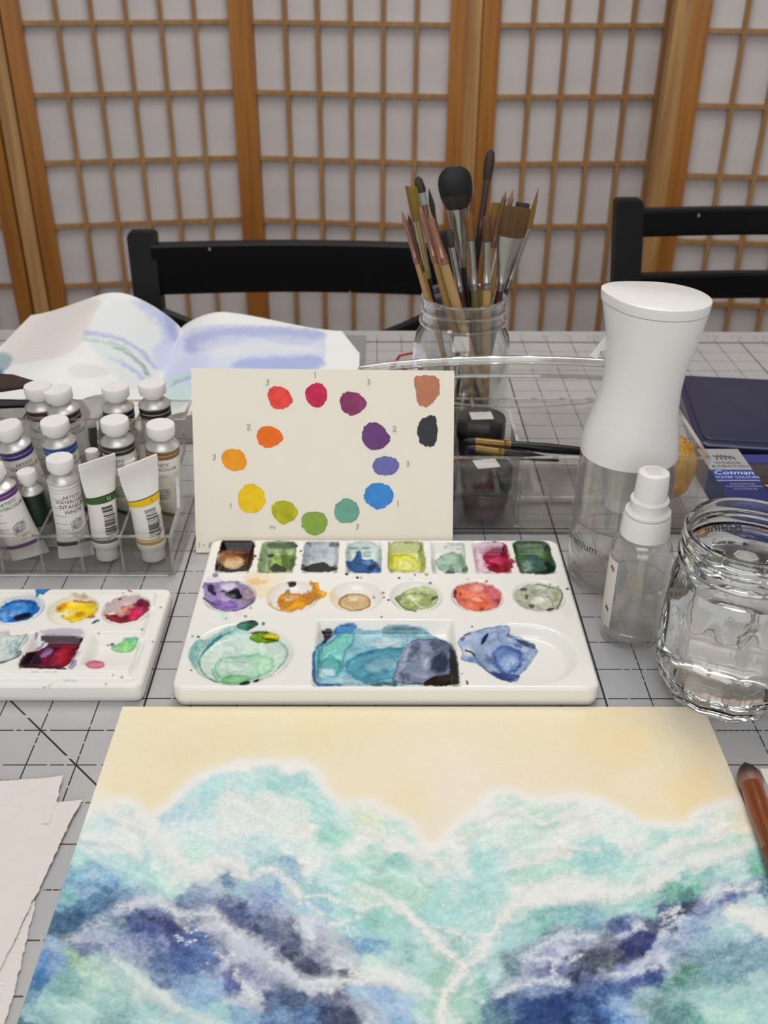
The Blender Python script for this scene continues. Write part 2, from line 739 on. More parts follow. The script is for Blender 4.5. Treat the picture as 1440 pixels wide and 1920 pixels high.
def leaf(xa, ya, xb, yb):
    return (xa, ya, math.degrees(math.atan2(yb - ya, xb - xa)))


_l = [leaf(_j0[0], _j0[1], _j1[0], _j1[1])]
_b = leaf(_j1[0] + 0.15, _j1[1], _j2[0], _j2[1])
_l.append(_b)
_l.append((_j2[0] + 1.30, _j2[1] + 0.1, 3.0))
_l.append((_j0[0] - 1.4 - PW * math.cos(R_(8)), _j0[1] + PW * math.sin(R_(8)), -8.0))
screen('long honey pine folding screen with white paper panes behind both chairs', (_j1[0], _j1[1]), _l, ((_j2[0] + .06, _j2[1]), (_j0[0] - 1.26, _j0[1])))
_d = AY(1290, 60, 65.4)
screen('second pine folding screen standing forward at far right behind ladder-back chair', (_d[0], _d[1]),
       [(_d[0], _d[1], -7.0), (_d[0] + PW * math.cos(R_(7)) + .2, _d[1] - PW * math.sin(R_(7)), 9.0)], ((_d[0] - 1.22, _d[1] - .1),))

# ---------------------------------------------------------------- table and cutting mat
def table():
    t = thing('work_table', 'long white work table under the gridded cutting mat', 'table', (6, 9, 0))
    tw = mat('table_laminate', 'c9c6c0', 0.4, var=0.02)
    lg = mat('table_leg_metal', '3a3a3c', 0.4, metal=0.4)
    M().rbox(-34, -26, -1.3, 34, 21.4, -0.13, r=0.8, tr=0.1).part('table_top', tw, t)
    for sx in (-31, 31):
        for sy in (-23, 18.5):
            M().box(sx - 1, sy - 1, FZ, sx + 1, sy + 1, -1.3).part('leg', lg, t)


table()


def mat_material():
    m, nt, b = nodes('gridded_vinyl')
    tc = nt.nodes.new('ShaderNodeTexCoord')
    sx = nt.nodes.new('ShaderNodeSeparateXYZ')
    vm = nt.nodes.new('ShaderNodeVectorMath')
    vm.operation = 'SCALE'
    vm.inputs['Scale'].default_value = 1 / S
    nt.links.new(tc.outputs['Object'], vm.inputs[0])
    nt.links.new(vm.outputs[0], sx.inputs[0])

    def mth(op, a, b_=None, c_=None):
        n = nt.nodes.new('ShaderNodeMath')
        n.operation = op
        for k, q in enumerate((a, b_, c_)):
            if q is None:
                continue
            if hasattr(q, 'links'):
                nt.links.new(q, n.inputs[k])
            else:
                n.inputs[k].default_value = q
        return n.outputs[0]
    X, Y = sx.outputs[0], sx.outputs[1]      # object origin = grid crossing (6, 0)

    def line(c, w):
        f = mth('FRACT', mth('ADD', c, 0.5))
        return mth('LESS_THAN', mth('ABSOLUTE', mth('SUBTRACT', f, 0.5)), w)

    def rnd(c, k):
        return mth('FRACT', mth('MULTIPLY', mth('SINE', mth('ADD', mth('MULTIPLY', c, 12.9898 * k), k * 3.1)), 43758.5))

    def dash(along, across, k):
        """printed gaps in the rules, different on every rule and every inch"""
        row = mth('ROUND', across)
        cell = mth('FLOOR', along)
        r = rnd(mth('ADD', mth('MULTIPLY', row, 7.31), cell), k)
        fr = mth('FRACT', along)
        r2 = rnd(mth('ADD', mth('MULTIPLY', row, 3.7), mth('MULTIPLY', cell, 1.9)), k + 1)
        gap = mth('LESS_THAN', mth('ABSOLUTE', mth('SUBTRACT', fr, mth('ADD', mth('MULTIPLY', r, 0.8), 0.1))), 0.028)
        gap2 = mth('MULTIPLY', mth('LESS_THAN', mth('ABSOLUTE', mth('SUBTRACT', fr, r2)), 0.02), mth('GREATER_THAN', r, 0.4))
        # closely dashed stretches
        fine = mth('MULTIPLY', mth('GREATER_THAN', rnd(mth('ADD', row, mth('MULTIPLY', cell, 5.3)), k + 2), 0.82), mth('LESS_THAN', mth('FRACT', mth('MULTIPLY', along, 8.0)), 0.16))
        return mth('SUBTRACT', 1.0, mth('MAXIMUM', mth('MAXIMUM', gap, gap2), fine))
    lx = mth('MULTIPLY', line(X, 0.014), dash(Y, X, 1.0))
    ly = mth('MULTIPLY', line(Y, 0.0155), dash(X, Y, 2.0))
    # heavier rule every ten inches (x = 1, 11, 21 on the grid)
    hx = mth('LESS_THAN', mth('ABSOLUTE', mth('SUBTRACT', mth('FRACT', mth('ADD', mth('MULTIPLY', mth('SUBTRACT', X, 5.0), 0.1), 0.5)), 0.5)), 0.0024)
    # 45 degree rule on the left
    dg = mth('ABSOLUTE', mth('ADD', mth('ADD', X, Y), 1.0))
    dgl = mth('MULTIPLY', mth('LESS_THAN', dg, 0.028), mth('LESS_THAN', X, -4.2))
    dgg = mth('GREATER_THAN', mth('ABSOLUTE', mth('SUBTRACT', mth('FRACT', mth('MULTIPLY', Y, 0.83)), 0.33)), 0.035)
    grid = mth('MAXIMUM', mth('MAXIMUM', lx, ly), mth('MAXIMUM', hx, mth('MULTIPLY', dgl, dgg)))
    inside = mth('LESS_THAN', Y, 29.0)
    grid = mth('MULTIPLY', grid, inside)
    # ruler border
    bd = mth('LESS_THAN', mth('ABSOLUTE', mth('SUBTRACT', Y, 29.05)), 0.035)
    tick = mth('MULTIPLY', line(mth('MULTIPLY', X, 8.0), 0.11), mth('MULTIPLY', mth('GREATER_THAN', Y, 29.0), mth('LESS_THAN', Y, 29.2)))
    tick2 = mth('MULTIPLY', line(X, 0.02), mth('MULTIPLY', mth('GREATER_THAN', Y, 29.0), mth('LESS_THAN', Y, 29.4)))
    grid = mth('MAXIMUM', grid, mth('MAXIMUM', bd, mth('MAXIMUM', tick, tick2)))
    nz = nt.nodes.new('ShaderNodeTexNoise')
    nz.inputs['Scale'].default_value = 18
    nz.inputs['Detail'].default_value = 5
    nt.links.new(tc.outputs['Object'], nz.inputs['Vector'])
    cr = nt.nodes.new('ShaderNodeValToRGB')
    cr.color_ramp.elements[0].position = 0.3
    cr.color_ramp.elements[1].position = 0.75
    cr.color_ramp.elements[0].color = (*lin('b0b0b4'), 1)
    cr.color_ramp.elements[1].color = (*lin('bcb8b6'), 1)
    nt.links.new(nz.outputs['Fac'], cr.inputs[0])
    mx = nt.nodes.new('ShaderNodeMix')
    mx.data_type = 'RGBA'
    nt.links.new(grid, mx.inputs[0])
    nt.links.new(cr.outputs[0], mx.inputs[6])
    mx.inputs[7].default_value = (*lin('262528'), 1)
    nt.links.new(mx.outputs[2], b.inputs['Base Color'])
    b.inputs['Roughness'].default_value = 0.36
    b.inputs['Specular IOR Level'].default_value = 0.55
    n2 = nt.nodes.new('ShaderNodeTexNoise')
    n2.inputs['Scale'].default_value = 2200
    nt.links.new(tc.outputs['Object'], n2.inputs['Vector'])
    bp = nt.nodes.new('ShaderNodeBump')
    bp.inputs['Strength'].default_value = 0.12
    bp.inputs['Distance'].default_value = 0.0002
    nt.links.new(n2.outputs['Fac'], bp.inputs['Height'])
    nt.links.new(bp.outputs[0], b.inputs['Normal'])
    return m


def cutting_mat():
    t = thing('cutting_mat', 'large grey vinyl cutting mat printed with a black inch grid', 'cutting mat', (6, 0, 0))
    M().rbox(-30, -14, -0.12, 30, 30.4, 0, r=0.3, tr=0.02).part('vinyl_sheet', mat_material(), t)
    nm = mat('ruler_ink', 'a09c9a', 0.6)
    for i in range(-18, 24):
        v, f = text2d(str(abs(i) + 1), 0.62)
        M().add([(x + i, y + 29.5, 0.003) for x, y in v], f).part('ruler_number', nm, t, smooth=0)


cutting_mat()

# ---------------------------------------------------------------- black chairs
BLK = mat('black_painted_wood', '0b0b0d', 0.42, var=0.15, vs=12, bump=0.05, spec=0.22)
NICK = mat('bare_wood_nick', 'a49c94', 0.7)
SEATM = mat('black_seat_wood', '151517', 0.4)


def slab_curve(p0, p1, bow, h0, h1, th, n=12):
    """chair rail between two plan points, bowed backwards, from z=h0 to h1"""
    m = M()
    rings = []
    for k in range(n + 1):
        t = k / n
        x = p0[0] + (p1[0] - p0[0]) * t
        y = p0[1] + (p1[1] - p0[1]) * t + bow * math.sin(math.pi * t)
        e = 0.12
        rings.append([(x, y - th / 2 + e, h0), (x, y + th / 2 - e, h0), (x, y + th / 2, h0 + e), (x, y + th / 2, h1 - e),
                      (x, y + th / 2 - e, h1), (x, y - th / 2 + e, h1), (x, y - th / 2, h1 - e), (x, y - th / 2, h0 + e)])
    return m.loft(rings)


def post(xb, yb, xt, yt, zt, w=1.3, d=0.95, zb=FZ):
    m = M()
    rg = []
    for z, s_ in ((zb, .8), (-12, 1), (zt - 0.22, 1), (zt - 0.05, 0.86), (zt, 0.6)):
        t = (z - zb) / (zt - zb)
        t2 = max(0, (z + 13) / (zt + 13)) ** 1.0
        x, y = xb + (xt - xb) * t2, yb + (yt - yb) * t2
        a, b = w / 2 * s_, d / 2 * s_
        rg.append([(x - a, y - b, z), (x + a, y - b, z), (x + a, y + b, z), (x - a, y + b, z)])
    return m.loft(rg)


def chair(kind, label, xl, xr, y, zt, rails, ox):
    t = thing('dining_chair', label, 'chair', (ox, y, FZ * 0))
    cx = ox

    def lx(x):
        return x - cx
    post(lx(xl + 0.7), -3.2, lx(xl), 0, zt).part('back_post', BLK, t)
    post(lx(xr - 0.7), -3.2, lx(xr), 0, zt).part('back_post', BLK, t)
    for z0, z1 in rails:
        tt = (0.5 * (z0 + z1) + 13) / (zt + 13)
        yy = -3.2 * (1 - tt)
        slab_curve((lx(xl) + 0.75 * (1 - tt) + 0.4, yy), (lx(xr) - 0.75 * (1 - tt) - 0.4, yy), 0.55, z0, z1, 0.75).part('back_rail', BLK, t)
    if kind == 'cross':
        for s_ in (1, -1):
            a, b = (lx(xl) + 0.6, -0.9, -1.75), (lx(xr) - .8, -2.2, -6.3)
            if s_ < 0:
                a, b = (lx(xr) - 0.6, -0.9 + 0.05, -1.75), (lx(xl) + .8, -2.1, -6.3)
            pts = []
            for k in range(9):
                q = k / 8
                pts.append((a[0] + (b[0] - a[0]) * q, a[1] + (b[1] - a[1]) * q + 0.3 * s_ * math.sin(math.pi * q), a[2] + (b[2] - a[2]) * (q ** 0.9)))
            M().tube(pts, 0.55, 8, flat=0.55, up=(0, 1, 0)).part('cross_brace', BLK, t)
    M().rbox(lx(xl) - 0.4, -19.5, -13.6, lx(xr) + 0.4, -3.4, -12.6, r=1.5, tr=0.2).part('seat', SEATM, t)
    for sx in (lx(xl) + 0.8, lx(xr) - 0.8):
        M().tube([(sx, -18, FZ), (sx, -18.2, -13.6)], [0.55, 0.75], 8).part('front_leg', BLK, t)
    for px, pz in ((lx(xl) + 3.2, rails[0][1] - 0.25), (lx(xr) - 5, rails[0][0] + 0.1)):
        M().add([(px, -0.62, pz), (px + .12, -0.62, pz - .02), (px + .1, -0.62, pz + .14), (px + .03, -0.62, pz + .12)], [(0, 1, 2, 3)]).part('paint_chip', NICK, t, smooth=0)
    return t


chair('cross', 'black cross-back wooden chair pulled up beyond the open book and brush jar', -5.25, 9.6, 38.0, 2.25, [(-0.72, 1.72)], 2.2)
chair('ladder', 'black ladder-back wooden chair beyond the tall white spray bottle', 17.95, 32.5, 38.4, 3.75, [(2.02, 3.3), (-0.95, 0.32), (-4.0, -2.75)], 25.2)

# ================================================================ the watercolour on the table
SAMP = '''
230,1335,e6dabc 320,1340,e6d9b8 500,1350,e5d9b9 700,1350,e4d8b6 900,1345,e5d9bc 1050,1340,e5d9bb 1150,1345,e4d5b4 1260,1340,ded2bb 1310,1345,ddd2bd 1230,1345,e2d5b6
1165,1378,e8d2a8 1120,1385,e7d5b0 1200,1392,e7d4ad 1310,1490,e8d1a8 1290,1500,e8d2a8 1330,1480,e8d4ae 1160,1350,e6d5b0 600,1440,e6dabf 850,1450,e7dccb 860,1500,e8dccc 800,1440,e6dcc4 1000,1400,e5d9bb 1080,1450,e6d8bc 1200,1470,e6d9be 1380,1470,e8dcc4 1250,1420,e5d9b8
250,1420,e6dabb 220,1480,e6d9ba 330,1440,e5d8b6 290,1500,e6d9b8 700,1440,e6dac0 770,1500,e6d9ba 800,1560,e6dac6 1000,1470,e7d9c2 1250,1525,e7d9b8 450,1400,e4d8b6 600,1380,e4d8b4 180,1500,e9e0cc
180,1530,d9e6e2 220,1512,cfe0d6 250,1525,d3dfd8 190,1560,cfe6e4 200,1545,b9dbe0 240,1560,dfe6e3 230,1580,e0e8e6 175,1580,cfdfe3 200,1590,dfe5e5 150,1610,a9d9d4 200,1610,b2dbdb 230,1615,b8d9dd 275,1560,dce8e6 280,1545,e6e6e2 300,1535,a5cfd6
330,1525,a3c9dc 360,1510,bfdce0 385,1485,a9dcdb 400,1475,b4e0df 310,1580,e2e8e7 330,1600,b4dcd8 350,1610,ace0d6 370,1590,c2e6dd 380,1560,d5e6e6 340,1555,cfe3e4 300,1610,dde9e7 340,1640,e4e7e3 380,1635,dfe5e4 270,1620,b4dede 250,1640,a9d6d3 200,1640,8fbfdc 180,1630,88b9cf
140,1640,6fa9bd 160,1650,7fb4d8 200,1660,6fa0d0 240,1655,8fc3d6 300,1650,a9dcd6
450,1440,e8e4de 550,1435,e8e4de 450,1455,a6dad9 500,1450,b4dcd6 520,1470,9cd2d4 560,1465,a9d6d6 480,1475,b4dedb 450,1470,c9dfdc 440,1500,dde2df 500,1500,dce2de 550,1520,d7e3de 580,1490,b7dfd9 600,1520,a2d8d3 590,1500,b4dcd6 625,1565,8fd3c4 640,1575,a9dccf 610,1470,c4e0dc
640,1540,c3e2da 460,1540,dbe2df 420,1560,dde4e2 420,1590,c9dde0 480,1600,b8dbdd 500,1620,a4cdd2 550,1590,cfe2e2 560,1560,e1e2de 600,1590,c9e4de 650,1590,dfe6df 640,1620,a9dcd2 600,1625,c0dedf 585,1625,e3e4e1 540,1625,94b9cf 550,1645,8fb6cc 500,1640,a9c9d6 425,1650,6f8fb0 410,1620,e0e2e0
450,1625,dcdfdf 680,1530,d5ddc8 700,1530,d8dcc6 740,1555,c8dfd2 680,1570,e0e1dc 740,1590,e1e2de 700,1600,b6ddd2 720,1640,a5d2c6 680,1640,a9dccf 750,1640,b4e0d8 740,1620,8fcfc4 620,1655,b9dcdf
770,1560,c0dfd2 800,1600,dfe2db 790,1640,c6e2dc 830,1610,c6dfd6 870,1560,cadfd4 850,1580,e0e3de 900,1575,c6dfdb 950,1510,c9dfd2 970,1515,c3ddca 920,1520,e1e2de 1010,1530,c3dece 1060,1510,cfdfd6 960,1560,cde0da 950,1545,dde1dc 1100,1545,e2e1dd 1000,1590,cde2d8 900,1620,a3d7d4
950,1620,b2dad8 860,1630,dfe3e0 850,1645,bfd6dd 900,1650,a0d4d3 1000,1640,b0dccc 1050,1620,b4dcd2 1030,1600,d8e0da 1050,1595,e3e1dd 1080,1600,a3d6d0 1110,1610,96cfcf 970,1610,d3dedb
1100,1540,e0e3df 1150,1560,dde6e2 1200,1570,cfe2dd 1240,1570,b4dcd4 1300,1565,c0dfd6 1340,1580,c6ddd0 1380,1580,b8ddca 1400,1585,cfe0d8 1330,1525,d2dfd6 1360,1525,d5dfcc 1390,1545,e5dcc6 1350,1555,e2dfd8 1180,1590,dfe4e0 1120,1600,a9d8d6 1140,1595,9fd3d0 1200,1610,b4dcd6 1260,1590,dfe3dc
1300,1600,c3dfd2 1370,1610,c9e0dc 1420,1605,86c9bb 1430,1620,6fbfaa 1390,1640,b0d5d4 1330,1640,86c3bb 1350,1625,a9d3cf 1280,1650,8fc9c3 1240,1620,cfe2de 1180,1640,b0dcd4 1250,1640,dde3e0 1310,1615,e0e3e0 1435,1655,6f94ac
130,1680,6fb3bf 160,1670,7fa9cc 200,1670,4f7fa3 170,1690,47749b 150,1710,3f6791 130,1730,456a8f 180,1720,557aa0 120,1745,3c5f80 160,1740,4b6f93 220,1700,4a7096 230,1680,6a92b8 260,1670,8fb3cc 290,1670,9cc0cc 320,1665,b8dcd3 340,1680,7f9cbc 380,1680,8a9cc0 300,1690,c6cfd9 270,1692,b4bccf
330,1705,6f80a3 370,1700,7486a6 290,1710,7480b4 240,1710,8395b4 200,1740,8fa6bf 230,1730,6f8aaa 260,1720,4c5c8c 250,1735,46548a 300,1730,4a5283 320,1740,3f467a 270,1750,46599a 340,1725,76839f 160,1760,98a0bd 190,1755,a3b0cc 160,1775,6a74a0 180,1780,7080a6 220,1770,8a98c0 260,1770,7a86b3
300,1770,6f7bb0 350,1770,465a96 380,1760,4f6aa3 300,1800,56719f 340,1800,4a68a3 380,1790,5576b0 270,1800,7f8fb3 240,1790,9aa9c6 100,1770,86a9cc 80,1800,5f8fcc 110,1800,78a3cc 130,1790,7fae9f 145,1795,90b89a 165,1810,a8ccb8 180,1790,b0d9cf 75,1835,3f74a9 100,1850,7fb3b9 120,1840,74aaa6
60,1870,5f94ae 90,1880,98c9c6 150,1850,86b9b3 180,1850,a3cfc0 220,1830,a9ccc6 250,1820,b0d0d3 200,1880,98c6c3 140,1900,a9d3cc 60,1900,7fb0bc 45,1915,4f8094 220,1910,86b4b8 270,1850,c0d3cc 300,1880,c9d8d6 340,1850,7493bf 330,1870,8fb0cc 380,1860,86b3d9 350,1910,a9cfd6 390,1900,9cc9d9 280,1900,9cc9cc 300,1840,6a86b0
410,1665,b0c3d3 450,1670,9cc0d6 430,1690,6f7d9f 420,1710,56648c 450,1705,505c8c 480,1680,98aed3 500,1690,8a9cc9 520,1670,83aed3 550,1665,c0d9de 580,1665,8fc9cc 610,1685,86c3c6 600,1700,9cc3d6 570,1710,a0c9dc 530,1710,9ca9c6 500,1720,6f7da0 470,1740,505a80 440,1730,5c6489 420,1750,a9b0c9 440,1755,d0d0dc
400,1760,6c7a9c 400,1740,c3c6d3 550,1740,6f7a98 570,1735,cfd6de 575,1750,c6d6e2 600,1760,b4bccf 560,1770,4f5a7a 530,1790,46516f 600,1770,a3aabf 510,1770,5f6a8c 480,1780,b0b9d0 450,1780,c0c8da 500,1800,aeb6cc 540,1815,b9bfd0 560,1815,4a5270 590,1815,454c66 620,1820,7f86a0 600,1790,8f98b0 640,1790,b4bac9
650,1820,6c6f83 640,1810,c9cfd6 660,1800,b9c9d0 620,1840,d8dbdf 580,1845,c9ccd6 700,1830,d5dde0 740,1840,e0e3e0 700,1800,b9dcd6 700,1780,7fb3cf 680,1770,6a9cc6 680,1750,9ccfd6 640,1700,a9d9d6 660,1720,9cd6cf 700,1720,8ac9be 740,1740,a3d9cf 740,1780,a0cfd0 740,1700,b4ded3 680,1680,c6e0d3 740,1670,aed6ca
720,1650,a6d2c4 480,1850,a3abc6 450,1830,8a90b9 420,1810,b0b6cf 430,1820,6a74a3 440,1840,56609c 400,1800,5f73a3 400,1850,8aaed6 470,1870,c0c6d3 500,1870,56648f 540,1880,4a5f83 560,1870,56698c 600,1880,5a6a8f 520,1900,5f83b3 450,1900,7fa9cc 410,1900,9cccd0 580,1900,5073a6 620,1900,394a70 650,1910,46506f
630,1870,6f7490 680,1890,a0aabf 680,1860,9cc0dc 720,1870,8fb3dc 740,1890,93b3dc 700,1910,a9bccf 745,1910,8fb9dc
770,1670,aed6c8 790,1680,b0d6ca 830,1680,acdad3 880,1690,a0d6cf 880,1720,b4dad6 810,1700,a0d8d0 840,1715,a3d9d6 1000,1680,e3e3e0 1060,1670,e0e2e0 1100,1670,dfe2df 960,1710,b6dcd6 1010,1730,7fc3b9 1060,1720,83bfc0 1100,1715,7fb0c0 1100,1740,6f9cb4 1030,1760,5f8c9c 1000,1740,98ccc6 950,1750,a9d6d3 900,1760,b0dad8 1060,1755,8a98b4
780,1740,a3d3d3 790,1760,bfe0da 830,1760,98ccc9 870,1770,8fc3bd 770,1790,8fc3c0 800,1800,b0d9d3 840,1830,9cccbb 810,1840,9ccfbf 780,1860,c3dedc 765,1880,a3c6e3 770,1910,86add6 800,1890,b0dace 830,1880,9ccfc0 850,1860,93c6ba 900,1840,83c0b4 880,1830,b4dad3 890,1870,86bcb6 870,1890,a3cfc3 850,1910,c6ddd6 880,1910,86bcb3
920,1830,b9d9d9 960,1820,6f939f 940,1850,8fb4c0 970,1840,a9b4cf 1000,1800,8f9cc0 1030,1790,9ca3c9 1020,1820,6f7ba3 1060,1820,7480ac 1080,1800,4f5878 1110,1790,454c64 1110,1820,4c536b 1075,1830,353a54 1050,1780,c0c6dc 1100,1770,9ca9c3 980,1860,5f7ba6 1000,1850,7c90bf 1040,1850,6f83b3 1100,1850,56689c
950,1880,466594 1000,1890,314a83 1050,1880,2f4a83 1100,1890,3a5a8f 920,1900,567f98 1000,1915,28437c 1060,1910,2a4680 1100,1910,3f6394
1090,1700,86bfbf 1130,1690,98d3c9 1110,1720,7fb3c6 1180,1700,a9dcd3 1150,1680,c3e0d9 1120,1670,dde3e0 1200,1680,8fd3c6 1260,1670,6fb3a6 1280,1675,568f8f 1300,1665,6fbfac 1220,1710,83bfc0 1190,1730,8098b9 1170,1740,4f5f94 1180,1745,6074a3 1240,1710,5f7398 1250,1725,46506f 1290,1705,3a4562 1260,1740,363f60
1220,1740,565f80 1200,1760,41497a 1180,1780,323a6a 1220,1770,2f3c78 1210,1790,363f6c 1110,1780,505c70 1120,1800,4a5468 1140,1810,5a6470 1160,1800,4f5870 1100,1760,8f9cb9 1150,1765,6f7a94 1240,1760,a9b9d3 1235,1775,98a9c9 1260,1770,8aa0c3 1280,1740,8a9cc3 1270,1750,b0bcd6 1320,1700,7f8cb9
1340,1680,c0cce0 1370,1680,5f6fa6 1350,1690,6a78aa 1400,1670,7fa0c0 1330,1665,98bcc6 1430,1670,5f83a3 1420,1690,b9d9dc 1380,1710,d0e0e0 1340,1720,9cbfd0 1300,1730,8ca6cc 1350,1750,98c6d0 1320,1770,8fb3c9 1400,1740,b0d6dc 1410,1720,dfe5e3 1430,1740,e5e8e3 1430,1760,86acc9 1380,1780,6f98b0
1330,1790,6f98a9 1270,1800,7f9cb4 1260,1820,98bcc3 1290,1820,568f83 1270,1835,4f8c7f 1300,1840,6f9ca6 1340,1820,74a3b3 1400,1810,6593ac 1430,1800,7fa9b9 1380,1840,74a6b0 1240,1800,c6cfe0 1215,1800,bfc6d9 1230,1810,566494 1200,1820,a6b0d3 1170,1830,7f90c9 1200,1840,5064a6 1220,1830,3c5294
1130,1830,7c8aac 1100,1840,5a6c9c 1130,1860,3c5a94 1170,1860,46659f 1100,1880,30508c 1130,1890,4f7cb9 1160,1880,7fa6d3 1180,1900,8fb3dc 1120,1910,28498a 1150,1910,5f8fc9 1210,1860,8fb3c3 1200,1890,86a6b0 1220,1880,6f9898 1240,1900,5a8a94 1250,1870,7aa9ae 1300,1870,83b3b9 1280,1900,568c94
1300,1905,5fa69f 1330,1880,8fc6c6 1380,1870,9cccce 1340,1900,a6d6cc 1380,1900,b0ded0 1430,1850,98c6cc 1430,1900,a3d3cf 1250,1850,6a9ca0
-40,2050,5f94ae 300,2050,8fc0cc 600,2050,46608f 900,2050,86b0b8 1200,2050,6a90b0 1500,2050,98c6cc 1500,1700,8fb3c6 1490,1800,6593ac -40,1920,4f8094
'''

SHORE = [(120, 1545), (165, 1524), (185, 1512), (215, 1503), (240, 1500), (262, 1511), (272, 1530), (280, 1534), (300, 1518), (318, 1505), (340, 1482), (360, 1464), (380, 1452),
         (400, 1445), (420, 1438), (440, 1430), (470, 1426), (520, 1427), (560, 1428), (585, 1438), (600, 1455), (610, 1475), (625, 1492), (636, 1507), (650, 1506), (670, 1503),
         (700, 1505), (720, 1518), (745, 1530), (760, 1536), (775, 1552), (790, 1572), (800, 1583), (822, 1584), (835, 1565), (850, 1546), (870, 1532), (895, 1515), (905, 1500),
         (925, 1483), (960, 1481), (985, 1491), (1010, 1498), (1040, 1498), (1080, 1490), (1110, 1496), (1140, 1505), (1165, 1520), (1200, 1536), (1215, 1543), (1260, 1546),
         (1295, 1543), (1300, 1528), (1320, 1515), (1350, 1505), (1385, 1503), (1460, 1500)]

